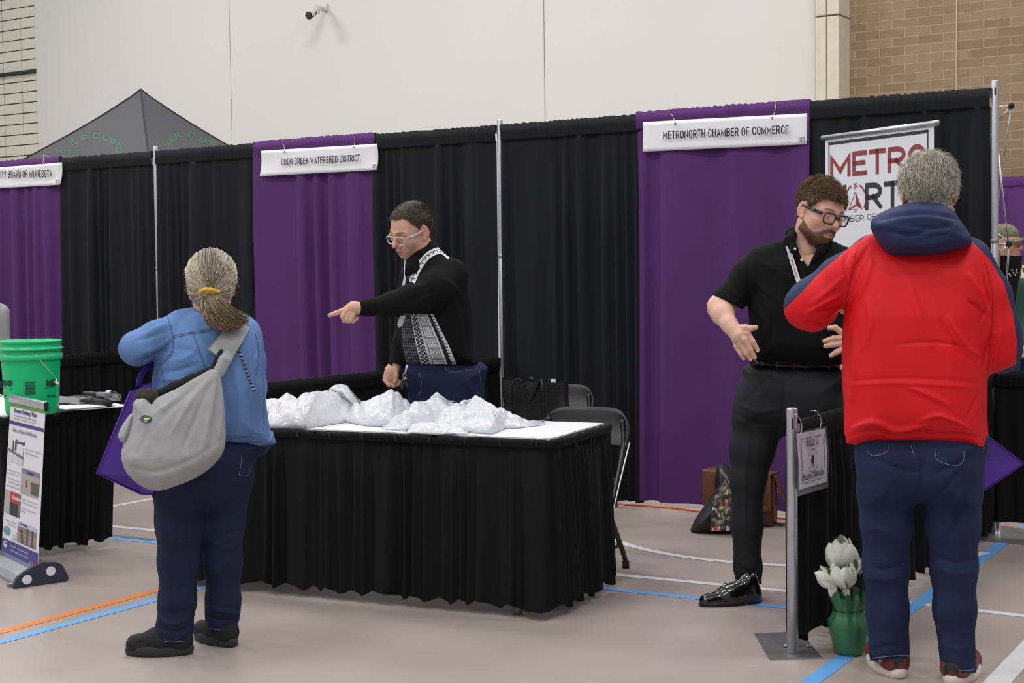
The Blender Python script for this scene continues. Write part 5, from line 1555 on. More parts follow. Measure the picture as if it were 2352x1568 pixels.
def garment(name, fig, V, F, mat, parent, smooth=True, attrs=None):
    return put(name, fig.W(V), np.asarray(F), mat, parent, smooth, attrs)
def mesh_bvh(fig, V, F):
    return BVHTree.FromPolygons(fig.W(V).tolist(), np.asarray(F).tolist())
def ribbon(bvh, pts, w, off, n=6, widths=None):
    """a strip lying on a surface along a pixel path"""
    P = spline(pts, n) if len(pts) > 2 else np.linspace(pts[0], pts[1], n+1)
    T = np.gradient(P, axis=0); T /= np.linalg.norm(T, axis=1)[:, None]; N = np.c_[-T[:, 1], T[:, 0]]
    ws = np.interp(np.linspace(0, 1, len(P)), np.linspace(0, 1, len(widths)), widths) if widths is not None else np.full(len(P), w)
    V = []; last = None
    for p, nn, ww in zip(P, N, ws):
        row = []
        for s in (-.5, -.17, .17, .5):
            q = cast(bvh, p[0]+nn[0]*s*ww, p[1]+nn[1]*s*ww, off)
            row.append(q)
        good = [q for q in row if q is not None]
        if not good:
            continue
        row = [q if q is not None else good[0] for q in row]
        V += row
    m = len(V)//4
    return np.array(V), [(4*i+k, 4*i+k+1, 4*i+4+k+1, 4*i+4+k) for i in range(m-1) for k in range(3)]
def seam(bvh, pts, r, off, n=5):
    P = spline(pts, n) if len(pts) > 2 else np.linspace(pts[0], pts[1], n+1)
    Q = [cast(bvh, x, y, off) for x, y in P]; Q = [q for q in Q if q is not None]
    if len(Q) < 2: return None
    return tube(Q, r, 5)

# ---------------------------------------------------------------- heads
def head_frame(yaw, pitch, roll):
    """columns: head x (its right in the picture when facing us), y forward, z up, in figure axes"""
    f = np.array((math.sin(yaw)*math.cos(pitch), -math.cos(yaw)*math.cos(pitch), math.sin(pitch)))
    x = np.array((math.cos(yaw), math.sin(yaw), 0.0)); u = np.cross(f, x)*-1
    if u[2] < 0: u = -u
    x2 = x*math.cos(roll)+u*math.sin(roll); u2 = -x*math.sin(roll)+u*math.cos(roll)
    return np.stack([x2, f, u2], 1)
def head_prims(neck, jaw=1.0, nose=1.0, smile=0.0, fat=1.0):
    C = lambda a, ra, b, rb, k=.012, op='+': Cap(np.array(a, float), ra, np.array(b, float), rb, k, 1.0, op)
    E_ = lambda c, r, k=.02, op='+', R=None: Ell(c, r, k, op, R)
    P = [E_((0, -.012, .040), (.076, .098, .084)), E_((0, .030, .004), (.067*fat, .067, .088), .03), E_((0, .026, -.052), (.057*jaw*fat, .060, .054), .03),
         E_((0, .072, -.093), (.026*jaw, .021, .018), .026)]
    for s in (-1, 1):
        P += [E_((s*.044*jaw*fat, .004, -.056), (.019, .028, .03), .03), E_((s*.042*fat, .064, -.020), (.023, .021, .023), .03),
              C((s*.010, .095, .027), .0085, (s*.047, .074, .024), .0085, .016)]
    P += [E_((0, .074, -.060), (.036, .026, .030), .022)]
    for s in (-1, 1):
        P += [E_((s*.032, .101, .006), (.019, .016, .0135), .012, '-'), E_((s*.032, .0785, .004), (.0165, .0140, .0125), .004),
              E_((s*.032, .099, .0025), (.0135, .0125, .0042), .003, '-')]
    P += [C((0, .093, .016), .0085, (0, .093+.024*nose, -.022), .0125, .010)]
    for s in (-1, 1):
        P += [E_((s*.0145, .101, -.030), (.0105, .012, .0095), .006), E_((s*.008, .112, -.0375), (.0045, .006, .003), .003, '-')]
    up = smile*.006
    for s in (-1, 1):
        P += [C((0, .1005, -.0575), .0052, (s*.025, .086, -.0625+up), .0035, .006), C((0, .0985, -.0700), .0062, (s*.022, .086, -.0655+up), .0035, .006)]
    P += [C((-.024, .0965, -.0632+up), .0018, (0, .1075, -.0637), .0022, .003, '-'), C((.024, .0965, -.0632+up), .0018, (0, .1075, -.0637), .0022, .003, '-')]
    for s in (-1, 1):
        a = s*.30; R = np.array([[math.cos(a), -math.sin(a), 0], [math.sin(a), math.cos(a), 0], [0, 0, 1]])
        P += [E_((s*.080, -.010, -.003), (.0075, .020, .033), .006, '+', R), E_((s*.088, -.006, .003), (.0055, .011, .019), .005, '-', R), E_((s*.076, .004, -.030), (.009, .008, .010), .006)]
    if neck is not None: P += [C((0, -.022, -.06), .056, neck[0], neck[1], .03)]
    return P
HAIRLINE = ([0, 35, 55, 72, 90, 112, 140, 180], [.082, .078, .066, .028, .012, -.020, -.055, -.066])
def scalp_mask(H, line=HAIRLINE):
    ear = np.linalg.norm((H-np.array((0, -.008, -.002)))*np.array((0, 1, .72)), axis=1)-.0265+np.where(np.abs(H[:, 0]) > .060, 0, 1)
    az = np.degrees(np.arctan2(np.abs(H[:, 0]), H[:, 1]+.0)); return np.minimum(H[:, 2]-np.interp(az, *line), ear)
SKINCOL = {}
def skin_colors(H, base, redness=1.0, beard=None):
    """dyed skin: flushed cheeks, nose, ears and lips; optional beard shadow"""
    c = np.tile(np.array(lin(*base)[:3]), (len(H), 1))
    def blob(p, r, col, a):
        d = np.linalg.norm((H-np.array(p))/np.array(r), axis=1); w = np.clip(1-d, 0, 1)[:, None]*a
        return w, np.array(lin(*col)[:3])
    lst = []
    for s in (-1, 1):
        lst += [blob((s*.045, .07, -.022), (.035, .04, .032), (206, 128, 118), .55*redness), blob((s*.082, -.008, 0), (.022, .035, .05), (206, 132, 120), .6*redness)]
    lst += [blob((0, .112, -.022), (.024, .03, .022), (204, 128, 116), .6*redness), blob((0, .10, -.0635), (.032, .03, .0145), (172, 96, 92), .9), blob((0, .1, -.0637), (.026, .03, .004), (60, 28, 28), .75)]
    for w, col in lst: c = c*(1-w)+col*w
    for s in (-1, 1):     # brow hair
        x = (H[:, 0]*s-.031)/.022; y = (H[:, 2]-.0285-.004*(1-x*x))/.0052
        w = np.clip(1.2-(x*x)**2-y*y, 0, 1)[:, None]*(H[:, 1] > .05)[:, None]*.8; c = c*(1-w)+np.array(lin(70, 54, 44)[:3])*w
    return c
def make_head(fig, centre, frame, scale, neck_local, neck_r, res=.0026, **kw):
    """returns local vertices, quads and head-space coordinates"""
    c = np.asarray(centre)
    nk = None
    if neck_local is not None: nk = ((np.asarray(neck_local)-c)@frame/scale, neck_r/scale)
    V, F = surface(head_prims(nk, **kw), res)
    if np.linalg.det(frame) < 0: F = F[:, ::-1]
    return V@frame.T*scale+c, F, V
def eyes(fig, parent, centre, frame, scale, look=(0, 0), iris=(70, 80, 80)):
    EW = M('eye_white', (226, 220, 214), .15, spec=.6); IR = M('eye_iris_%d_%d_%d' % iris, iris, .15, spec=.7); PU = M('eye_pupil', (8, 8, 8), .1, spec=.8)
    for s in (-1, 1):
        c = np.array((s*.032, .0800, .0035)); r = .0122
        V, F = [], []
        d = nrm(np.array((look[0], 1.0, look[1])))
        def ball(r0, r1, ang0, ang1, n=8, m=14):
            a = nrm(np.cross(d, (0, 0, 1))); b = np.cross(d, a)
            pts = [c+r0*(d*math.cos(t)+(a*math.cos(p)+b*math.sin(p))*math.sin(t)) for t in np.linspace(ang0, ang1, n) for p in np.arange(m)*2*math.pi/m]
            return np.array(pts), grid_faces(m, n, True)
        for nm, rr, a0, a1, mt in (('eyeball', r, .001, math.pi-.001, EW), ('iris', r+.0003, .001, .46, IR), ('pupil', r+.0006, .001, .2, PU)):
            v, f = ball(rr, 0, a0, a1); put(nm, fig.W(v@frame.T*scale+np.asarray(centre)), f, mt, parent)
def head_pt(centre, frame, scale, p): return np.asarray(p, float)@frame.T*scale+np.asarray(centre)
def scalp_hair(fig, parent, V, F, H, centre, frame, scale, pal, n=2600, length=.03, thick=.006, comb=(0, 0, 0), curl=0.0, line=HAIRLINE, seed=0, r=.0009, name='hair', lift=.5, lenfn=None, seg=6):
    m = scalp_mask(H, line)
    N = vnormals(V, F)
    rng = np.random.RandomState(seed)
    pal = np.array([lin(*c)[:3] for c in pal])
    # under layer
    off = thick*np.clip(m/.018, 0, 1)+.0012*ripple(H, seed, 260)*np.clip(m/.01, 0, 1)+.003*ripple(H, seed+2, 70)*np.clip(m/.02, 0, 1)
    Vo = V+N*(off+.0006)[:, None]
    (Vp, Fp), _ = split(Vo, F, m)
    col = np.tile(pal.mean(0)*.62, (len(Vp), 1))
    hair = put(name, fig.W(Vp), Fp, Mattr('hair_strands', .5, spec=.35), parent, True, {'col': col})
    # strands
    ids = np.nonzero(m > 0)[0]
    ids = rng.choice(ids, n)
    root = V[ids]; nn = N[ids]; hh = H[ids]
    cv = np.asarray(comb, float)
    if callable(lenfn): Ls = lenfn(hh)*(.75+.5*rng.rand(n))
    else: Ls = length*(.65+.6*rng.rand(n))
    cdir = np.tile(cv@frame.T, (n, 1))+rng.normal(size=(n, 3))*.18
    t = cdir-nn*(cdir*nn).sum(1)[:, None]; t /= np.linalg.norm(t, axis=1)[:, None]+1e-9
    S = seg; s = np.linspace(0, 1, S)[None, :, None]
    P = root[:, None, :]+nn[:, None, :]*(thick*.4+Ls[:, None, None]*lift*(s-.45*s*s))+t[:, None, :]*Ls[:, None, None]*(s*(1-lift*.6)+.3*s*s)
    if curl:
        ph = rng.rand(n, 1, 1)*6.28; fr = 7+4*rng.rand(n, 1, 1); b = np.cross(nn, t)[:, None, :]
        P = P+curl*s**.7*(b*np.sin(fr*s+ph)+nn[:, None, :]*np.cos(fr*s+ph)*.8)
    P = P+rng.normal(size=(n, 1, 3))*.0008
    Vs, Fs = strand_mesh(P, r*(.7+.6*rng.rand(n)))
    ci = rng.randint(0, len(pal), n); cc = np.repeat(pal[ci]*(.75+.5*rng.rand(n, 1)), S*3, axis=0)
    st = put('hair_strands', fig.W(Vs), Fs, Mattr('hair_strands', .5, spec=.35), hair, True, {'col': cc})
    st['kind'] = 'stuff'
    return hair
SKINM = Mattr('skin', .5, sss=.12, bump=.06, bscale=600, spec=.4)
def person(fig, pieces, label, base_col):
    """one body mesh: list of (V, F, col or None) islands that meet under the clothes"""
    Vs, Fs, Cs, n = [], [], [], 0
    for V, F, c in pieces:
        T = tris(np.asarray(F)); Vs.append(V); Fs.append(T+n); n += len(V)
        Cs.append(np.tile(np.array(lin(*base_col)[:3]), (len(V), 1)) if c is None else c)
    o = put('person', fig.W(np.concatenate(Vs)), np.concatenate(Fs), SKINM, None, True, {'col': np.concatenate(Cs)}, origin=fig.base)
    tag(o, label, 'person')
    return o
def limb_colors(V, base, pts=(), r=.012, col=(208, 140, 126)):
    c = np.tile(np.array(lin(*base)[:3]), (len(V), 1))
    for p in pts:
        d = np.linalg.norm(V-p, axis=1)/r; w = np.clip(1-d, 0, 1)[:, None]*.6; c = c*(1-w)+np.array(lin(*col)[:3])*w
    return c
def shoe(fig, parent, heel, toe, width, top, up, sole_mat, up_mat, name='shoe', sole_h=.03, ankle=None, bulk=1.0, point=.75, res=.004):
    """heel, toe: local floor points; parts: sole and upper"""
    heel, toe = np.asarray(heel, float), np.asarray(toe, float); heel[2] = toe[2] = 0
    d = toe-heel; L = np.linalg.norm(d); d /= L; s = np.array((d[1], -d[0], 0)); z = np.array((0, 0, 1.0))
    w = width/2
    C = lambda a, ra, b, rb, k=.02: Cap(a, ra, b, rb, k, 1.0, '+')
    P = [C(heel+d*w*.85+z*(sole_h+.020), w*.82, heel+d*L*.45+z*(sole_h+.012), w*.92), C(heel+d*L*.45+z*(sole_h+.012), w*.92, toe-d*w*point+z*(sole_h+.004), w*point),
         C(heel+d*w*.95+z*(sole_h+.01), w*.72, heel+d*w*1.1+z*top, w*.70, .03), C(heel+d*w*1.2+z*top*.85, w*.62, heel+d*L*.55+z*(sole_h+.035)*bulk, w*.62, .03)]
    V, F = surface(P, res, clipz=sole_h*.7)
    o = put(name, fig.W(V), F, up_mat, parent)
    # sole: outline swept up
    th = np.linspace(0, 2*math.pi, 41)[:-1]; V2 = []
    for hz, g in ((0, .96), (.004, 1.0), (sole_h*.6, 1.03), (sole_h, .99), (sole_h+.004, .94)):
        for a in th:
            u = math.cos(a); v = math.sin(a)
            along = heel+d*(L/2+u*L/2*g*(1.0)); ww = w*(.82+.18*np.sin((u+1)*1.3))*g*(1 if u < .5 else (1-(u-.5)*.25))
            V2.append(along+s*v*ww*abs(v)**-.25 if abs(v) > .05 else along+s*v*ww); V2[-1] = V2[-1]+z*hz
    m = 40; Fs = grid_faces(m, 5, True)+[tuple(range(m-1, -1, -1)), tuple(4*m+k for k in range(m))]
    put('sole', fig.W(np.array(V2)), Fs, sole_mat, o)
    return o, (V, F)
# ================================================================== woman in a denim jacket, seen from behind
def jeans_mat(name, rgb, v=.18): return M(name, rgb, .8, vary=v, vscale=7, bump=.3, bscale=700, spec=.25)
DENIM = M('denim_blue', (96, 128, 178), .85, vary=.26, vscale=10, bump=.3, bscale=650, spec=.25, stretch=(1, 1, .5))
STITCH = M('denim_stitch', (70, 92, 136), .8); STITCH2 = M('denim_stitch_pale', (150, 172, 206), .8)
JEAN1 = jeans_mat('jeans_navy', (27, 35, 62)); SNK = M('sneaker_knit', (20, 20, 22), .8, vary=.15, vscale=30, bump=.4, bscale=400); SNS = M('sneaker_sole', (40, 42, 46), .7, vary=.06)
fw = Fig(onZ(432, 1497))
arm_l = fw.chain([(408, 752, .0, 34), (362, 776, -.03, 37), (314, 800, -.06, 36)], .03)+fw.chain([(312, 801, -.06, 36), (322, 800, .08, 31), (352, 792, .28, 23)], .03)
arm_r = fw.chain([(566, 768, .0, 34), (574, 830, .02, 31), (577, 890, .05, 30)], .03)+fw.chain([(577, 890, .05, 29), (560, 880, .2, 25), (530, 860, .34, 20)], .03)
torso = fw.pil([(455, 712), (418, 720), (392, 735), (372, 765), (358, 820), (350, 880), (346, 940), (344, 1000), (350, 1034), (430, 1040), (515, 1030), (580, 1022), (629, 1019), (622, 985), (612, 930), (603, 860), (600, 800), (590, 760), (565, 735), (535, 716), (500, 708)], 0.0, .135, .13, .03,
               tz=[(.6, .155), (.9, .15), (1.1, .145), (1.25, .12), (1.35, .07)])
shoulders = fw.chain([(420, 742, .02, 26), (485, 728, .03, 30), (560, 752, .02, 28)], .03)
jk = [torso]+arm_l+arm_r+shoulders
V, F = surface(jk, .0055)
V = smooth_mesh(V, F, 1)
V = folds(fw, V, F, [([(392, 782), (360, 800), (322, 812)], 6, .006), ([(390, 800), (355, 816), (318, 830)], 5, -.007), ([(398, 742), (365, 752), (330, 770)], 6, .006), ([(385, 760), (350, 772), (312, 782)], 4, -.005),
                     ([(395, 830), (425, 822), (455, 800)], 6, .005), ([(375, 855), (410, 850), (455, 835)], 6, -.006), ([(365, 870), (400, 872), (440, 868)], 5, .005), ([(400, 800), (440, 806), (470, 830)], 5, -.004),
                     ([(540, 850), (548, 920), (545, 990)], 8, .006), ([(566, 860), (572, 930), (574, 1000)], 7, -.006), ([(520, 900), (524, 960), (520, 1000)], 6, -.004), ([(592, 880), (600, 940), (612, 1000)], 5, .005), ([(590, 790), (582, 830), (590, 870)], 5, -.004)],
          noise=.003, nfreq=26, seed=3, stretch=(1, 1, .7))
jacket_VF = (V, F)
jl = fw.fl(398, 1500)[1]; jr = fw.fl(508, 1480)[1]
legs = [fw.ell((464, 1055, .0), (116, 80, 88), .04), fw.pil([(352, 990), (350, 1060), (356, 1130), (400, 1160), (464, 1165), (530, 1150), (575, 1110), (586, 1050), (584, 1000)], 0, .14, .12, .03)]
legs += fw.chain([(408, 1110, -.01, 56), (414, 1200, -.02, 54), (411, 1290, jl*.5, 47), (407, 1380, jl*.8, 43), (401, 1440, jl, 40), (400, 1468, jl, 37)], .03)
legs += fw.chain([(528, 1100, .01, 55), (512, 1200, .03, 46), (511, 1290, jr*.6, 42), (511, 1380, jr*.9, 38), (510, 1415, jr, 37), (512, 1444, jr, 32)], .03)
wbody = surface(jk+legs, .014, iso=-.022)
# head
hc = fw.L(487, 655, .03); hf = head_frame(math.radians(172), math.radians(-14), math.radians(2)); hs = 1.0
HV, HF, HH = make_head(fw, hc, hf, hs, fw.L(482, 735, .02), .058)
skw = (214, 170, 150)
# hands in front of her (hidden from here, but there)
lh = surface(fw.chain([(350, 792, .27, 16), (366, 786, .36, 15), (380, 782, .41, 12)], .01)+[c for k in range(4) for c in fw.chain([(372+3*k, 776+4*k, .39, 5.5), (384+2*k, 776+5*k, .45, 5), (388+k, 782+5*k, .48, 4.5)], .005)]+fw.chain([(362, 780, .34, 6), (374, 770, .40, 5)], .006), .004)
rh = surface(fw.chain([(532, 861, .33, 15), (516, 852, .42, 15), (505, 846, .46, 12)], .01)+[c for k in range(4) for c in fw.chain([(508-3*k, 840+5*k, .45, 5.5), (497-2*k, 840+6*k, .50, 5), (494-k, 846+6*k, .53, 4.5)], .005)]+fw.chain([(518, 845, .40, 6), (508, 834, .46, 5)], .006), .004)
woman = person(fw, [(HV, HF, skin_colors(HH, skw)), (wbody[0], wbody[1], None), (lh[0], lh[1], None), (rh[0], rh[1], None)],
               'person with a blond-grey ponytail in a denim jacket and jeans, seen from behind', skw)
garment('denim_jacket', fw, V, F, DENIM, woman)
jk_o = bpy.data.objects['denim_jacket']
jb = mesh_bvh(fw, V, F)
for pts in ([(396, 772), (430, 764), (470, 757), (505, 748)], [(442, 763), (452, 790), (463, 820), (474, 848)], [(385, 728), (392, 750), (397, 778), (395, 805), (380, 824), (366, 834)], [(396, 776), (360, 800), (322, 826)], [(366, 834), (372, 856), (378, 880)],
            [(586, 765), (593, 800), (592, 830), (585, 860)], [(518, 1003), (570, 1000), (624, 993)], [(604, 860), (606, 930), (604, 985)]):
    for dlt, mt in ((0, STITCH), (4, STITCH), (2, STITCH2)):
        q = [(x+dlt*.4, y+dlt) for x, y in pts]
        sm = seam(jb, q, .0017 if mt is STITCH else .0009, .0004)
        if sm: put('seam', *sm, mt, jk_o)
# waistband of the jacket and its turned corner
wbp = fw.pil([(512, 1003), (570, 1000), (627, 990), (634, 1018), (575, 1027), (512, 1029)], 0.0, .142, .10, .01, smooth=False, n=1)
V, F = surface([wbp], .005); garment('waistband', fw, V, F, DENIM, jk_o)
V, F = prism([(586, 1026), (630, 1019), (612, 1040), (588, 1054)], lambda p: fw.W(fw.L(p[0], p[1], .06)), lambda p: fw.W(fw.L(p[0], p[1], .065))); put('jacket_lining', V, F, M('denim_inside', (44, 56, 84), .85), jk_o, False)
# jeans
V, F = surface(legs, .006)
zb = fw.L(400, 1474, jl)[2]
PXv = to_px(fw.W(V)); hemw = np.where(PXv[:, 0] < 458, 1476-PXv[:, 1]+(PXv[:, 0]-400)*.12, 1450-PXv[:, 1]+(PXv[:, 0]-512)*.05)
V = folds(fw, V, F, [([(365, 1225), (400, 1245), (445, 1240)], 7, .006), ([(362, 1265), (395, 1270), (430, 1268)], 6, -.006), ([(365, 1420), (395, 1432), (432, 1422)], 5, .009), ([(362, 1440), (400, 1450), (438, 1440)], 4, -.009), ([(365, 1405), (400, 1408), (436, 1400)], 5, -.006),
                     ([(474, 1395), (505, 1402), (545, 1410)], 5, .010), ([(472, 1412), (508, 1424), (546, 1424)], 4, -.009), ([(480, 1240), (515, 1256), (550, 1250)], 6, .005), ([(470, 1210), (500, 1225), (552, 1222)], 6, -.005), ([(420, 1110), (452, 1135), (462, 1165)], 6, -.007), ([(550, 1060), (540, 1085), (520, 1110)], 6, -.005), ([(405, 1130), (400, 1200), (402, 1260)], 10, .004)],
          noise=.0035, nfreq=24, seed=5, stretch=(1, 1, .6))
(V, F), _ = split(V, F, hemw)
jo = garment('jeans', fw, V, F, JEAN1, woman)
jb2 = mesh_bvh(fw, V, F)
for pts in ([(362, 1468), (390, 1474), (436, 1470)], [(482, 1443), (510, 1447), (543, 1443)], [(556, 1040), (552, 1075), (550, 1092), (570, 1090), (578, 1070)]):
    sm = seam(jb2, pts, .0011, .0008)
    if sm: put('seam', *sm, M('jean_stitch', (96, 112, 150), .8), jo)
s1, _ = shoe(fw, woman, fw.fl(444, 1500), fw.fl(290, 1503), .098, .095, 0, SNS, SNK, sole_h=.034, point=.8)
shoe(fw, woman, fw.fl(540, 1486), fw.fl(452, 1464), .096, .09, 0, SNS, SNK, sole_h=.034, point=.8)
for k in range(4):
    p = [(352-8*k, 1466+2.2*k), (346-8*k, 1462+2.2*k), (340-8*k, 1466+2.4*k)]
    put('lace', *tube([fw.W(fw.L(x, y, fw.fl(370, 1500)[1]-.03)) for x, y in p], .003, 6), SNK, s1)
# ---- hair: combed back into a ponytail
rng = np.random.RandomState(21)
hp_ = [Ell((0, -.020, .040), (.088, .106, .094), .02, '+'), Ell((0, -.042, -.022), (.080, .064, .074), .03, '+')]
V, F = surface(hp_, .004)
front = V[:, 1]-(.045+.25*np.clip(V[:, 2]-.02, -1, .2))
V[:, :] += vnormals(V, F)*(.0015*ripple(V, 5, 110))[:, None]
az = np.degrees(np.arctan2(np.abs(V[:, 0]), V[:, 1]+.02)); keep = np.minimum(V[:, 2]-np.interp(az, [0, 50, 80, 105, 180], [.075, .05, -.045, -.085, -.098]), .2)
if np.linalg.det(hf) < 0: F = F[:, ::-1]
(Vh, Fh), _ = split(V, F, keep)
pal_b = [(196, 186, 166), (168, 154, 136), (210, 202, 186), (132, 118, 104), (150, 138, 126), (184, 172, 150), (112, 100, 92)]
palw = np.array([lin(*c)[:3] for c in pal_b])
hairw = put('hair', fw.W(head_pt(hc, hf, hs, Vh)), Fh, Mattr('hair_strands', .5, spec=.35), woman, True, {'col': np.tile(np.array(lin(140, 126, 110)[:3]), (len(Vh), 1))})
tieL = fw.L(482, 676, -.105)
tie = (tieL-hc)@hf
def on_hair(d, extra=0.0):
    """push direction out to the hair volume"""
    d = d/np.linalg.norm(d, axis=-1, keepdims=True); c = np.array((0, -.024, .034)); r = np.array((.089, .107, .096))
    return c+d*(1/np.sqrt(((d/r)**2).sum(-1, keepdims=True)))*(1+extra)
c0 = np.array((0, -.024, .034)); td = nrm(tie-c0)
n = 1500
roots = []
while len(roots) < n:
    v = nrm(rng.normal(size=3)); a = math.degrees(math.atan2(abs(v[0]), v[1]))
    zz = on_hair(v[None])[0][2]
    if zz > np.interp(a, [0, 50, 80, 105, 180], [.085, .055, -.03, -.06, -.07]) and v@td < .93: roots.append(v)
roots = np.array(roots); S = 12; s = np.linspace(0, 1, S)[None, :, None]
dirs = roots[:, None, :]*(1-s)+td*s*1.02
P = on_hair(dirs, .012)+rng.normal(size=(n, 1, 3))*.0022+rng.normal(size=(n, S, 3))*.0008
P = P+(tie-P)*(s**6)*.9
blond = np.clip(np.abs(roots[:, 0])*1.4+.15*rng.normal(size=n), 0, 1)
col = palw[np.where(blond > .55, rng.choice([0, 2, 5], n), rng.choice([1, 3, 4, 6], n))]*(.8+.4*rng.rand(n, 1))
Vs, Fs = strand_mesh(head_pt(hc, hf, hs, P), .0016*(.6+.8*rng.rand(n)), .6)
o = put('hair_strands', fw.W(Vs), Fs, Mattr('hair_strands', .5), hairw, True, {'col': np.repeat(col, S*3, 0)}); o['kind'] = 'stuff'
n = 650; v = rng.normal(size=(n*6, 3)); v /= np.linalg.norm(v, axis=1)[:, None]; v = v[(v[:, 1] < .35) & (v[:, 2] < .35) & (v[:, 2] > -.95)][:n]; n = len(v)
c2_, r2_ = np.array((0, -.042, -.022)), np.array((.0815, .0655, .0755)); td2 = nrm(tie-c2_)
dirs = v[:, None, :]*(1-s)+td2*s; dirs = dirs/np.linalg.norm(dirs, axis=2, keepdims=True)
P = c2_+dirs/np.sqrt(((dirs/r2_)**2).sum(2, keepdims=True))+rng.normal(size=(n, 1, 3))*.0018; P = P+(tie-P)*(s**6)*.9
col = palw[rng.choice([0, 1, 2, 5, 4], n)]*(.8+.4*rng.rand(n, 1))
Vs, Fs = strand_mesh(head_pt(hc, hf, hs, P), .0016*(.6+.8*rng.rand(n)), .6)
o = put('nape_strands', fw.W(Vs), Fs, Mattr('hair_strands', .5), hairw, True, {'col': np.repeat(col, S*3, 0)}); o['kind'] = 'stuff'
# ponytail
n = 1500; S = 14; s = np.linspace(0, 1, S)
ctr = np.array([np.interp(s, np.linspace(0, 1, 6), [fw.L(*q)[k] for q in ((480, 674, -.105), (484, 692, -.14), (497, 715, -.155), (516, 732, -.155), (538, 738, -.15), (560, 736, -.13))]) for k in range(3)]).T
ctr = np.array([spline(ctr[::1], 1)[i] for i in range(S)])
rad = np.interp(s, [0, .15, .4, .65, .85, 1], [.013, .030, .047, .050, .040, .020])
ang = rng.rand(n)*6.28; rr = np.sqrt(rng.rand(n)); Lf = .55+.5*rng.rand(n)
sp = np.clip(s[None, :]*np.minimum(1, Lf)[:, None], 0, 1)
C_ = np.stack([np.interp(sp, s, ctr[:, k]) for k in range(3)], 2); R_ = np.interp(sp, s, rad)
P = C_+R_[..., None]*(rr[:, None, None]*np.stack([np.cos(ang), np.sin(ang)*.75, np.sin(ang+.8)*.55], 1)[:, None, :])
P += np.cumsum(rng.normal(size=(n, S, 3))*.0016, 1)
P[:, :, 2] -= (.012*rr*rng.rand(n))[:, None]*sp
col = np.array([lin(*c)[:3] for c in ((128, 108, 84), (150, 128, 100), (104, 86, 68), (176, 156, 126), (92, 76, 62))])[rng.randint(0, 5, n)]*(.8+.4*rng.rand(n, 1))
Vs, Fs = strand_mesh(P, .0017*(.6+.8*rng.rand(n)), .35)
o = put('ponytail', fw.W(Vs), Fs, Mattr('hair_strands', .5), hairw, True, {'col': np.repeat(col, S*3, 0)}); o['kind'] = 'stuff'
V, F = surface([Cap(ctr[i], rad[i]*.5, ctr[i+1], rad[i+1]*.5, .01, 1.0, '+') for i in range(S-2)], .005)
put('ponytail_core', fw.W(V), F, Mattr('hair_strands', .5), hairw, True, {'col': np.tile(np.array(lin(104, 86, 68)[:3]), (len(V), 1))})
# flyaway wisps around the outline
n = 260; v = rng.normal(size=(n, 3)); v[:, 2] = v[:, 2]*.9-.2; v /= np.linalg.norm(v, axis=1)[:, None]
p0 = on_hair(v, -.01); S = 7; s = np.linspace(0, 1, S)[None, :, None]
tn = np.cross(v, rng.normal(size=(n, 3))); tn /= np.linalg.norm(tn, axis=1)[:, None]
P = p0[:, None, :]+v[:, None, :]*(.022*rng.rand(n, 1, 1))*s+tn[:, None, :]*.03*rng.rand(n, 1, 1)*s+np.array((0, 0, -.02))*s*s
Vs, Fs = strand_mesh(head_pt(hc, hf, hs, P), .0006, .5)
o = put('hair_wisps', fw.W(Vs), Fs, Mattr('hair_strands', .5), hairw, True, {'col': np.tile(np.array(lin(206, 198, 182)[:3]), (len(Vs), 1))}); o['kind'] = 'stuff'
# scrunchie
YEL = M('hair_tie_yellow', (222, 172, 56), .7, vary=.15, vscale=60)
ring = [fw.L(480+27*math.cos(a)*.72-2, 674-14*math.sin(a)*.72, -.118-.02*math.sin(a)) for a in np.linspace(-.3, math.pi+.25, 16)]
put('hair_tie', fw.W(tube(ring, [.007+.0015*math.sin(i*2.3) for i in range(16)], 10)[0]), tube(ring, .007, 10)[1], YEL, woman)
put('hair_tie_end', fw.W(tube([fw.L(497, 668, -.12), fw.L(505, 672, -.122)], [.008, .006], 8)[0]), tube([fw.L(497, 668, -.12), fw.L(505, 672, -.122)], .007, 8)[1], YEL, woman)

# ================================================================== her grey sling bag
GREYF = M('sling_grey', (158, 158, 160), .85, vary=.08, vscale=25, bump=.3, bscale=500)
fb = Fig(onZ(432, 1497))
bagp = [fb.pil([(307, 921), (331, 916), (348, 931), (363, 915), (407, 893), (459, 863), (484, 848), (504, 853), (511, 893), (515, 948), (517, 1004), (509, 1041), (481, 1074), (429, 1104), (366, 1126), (322, 1115), (292, 1087), (279, 1056), (279, 1034), (292, 996), (303, 952)], -.245, .085, .075, .02,
               tz=[(.55, .07), (.62, .10), (.78, .10), (.95, .06), (1.05, .028)])]
V, F = surface(bagp, .005)
V = folds(fb, V, F, [([(490, 862), (440, 920), (390, 1000)], 7, .008), ([(484, 880), (452, 950), (420, 1030)], 5, -.008), ([(495, 870), (480, 960), (465, 1040)], 6, .008), ([(500, 880), (494, 960), (480, 1045)], 4, -.007), ([(508, 890), (508, 960), (500, 1030)], 4, .006),
                     ([(460, 880), (400, 930), (350, 990)], 7, -.006), ([(430, 900), (370, 940), (330, 970)], 6, .006), ([(348, 940), (340, 990), (320, 1040)], 7, -.005), ([(290, 1070), (360, 1082), (440, 1055), (508, 1010)], 6, -.006), ([(310, 925), (320, 950), (315, 985)], 5, .005)],
          noise=.0025, nfreq=30, seed=9)
t = thing('sling_bag', 'heather grey sling bag hanging across the back of the denim jacket', 'bag', tuple(fb.W(fb.L(400, 1126, -.245))))
garment('bag_body', fb, V, F, GREYF, t)
bb_ = mesh_bvh(fb, V, F)
V, F = surface([fb.pil([(304, 948), (286, 968), (273, 992), (272, 1006), (288, 1019), (300, 1004), (308, 975)], -.235, .05, .03, .01)], .004)
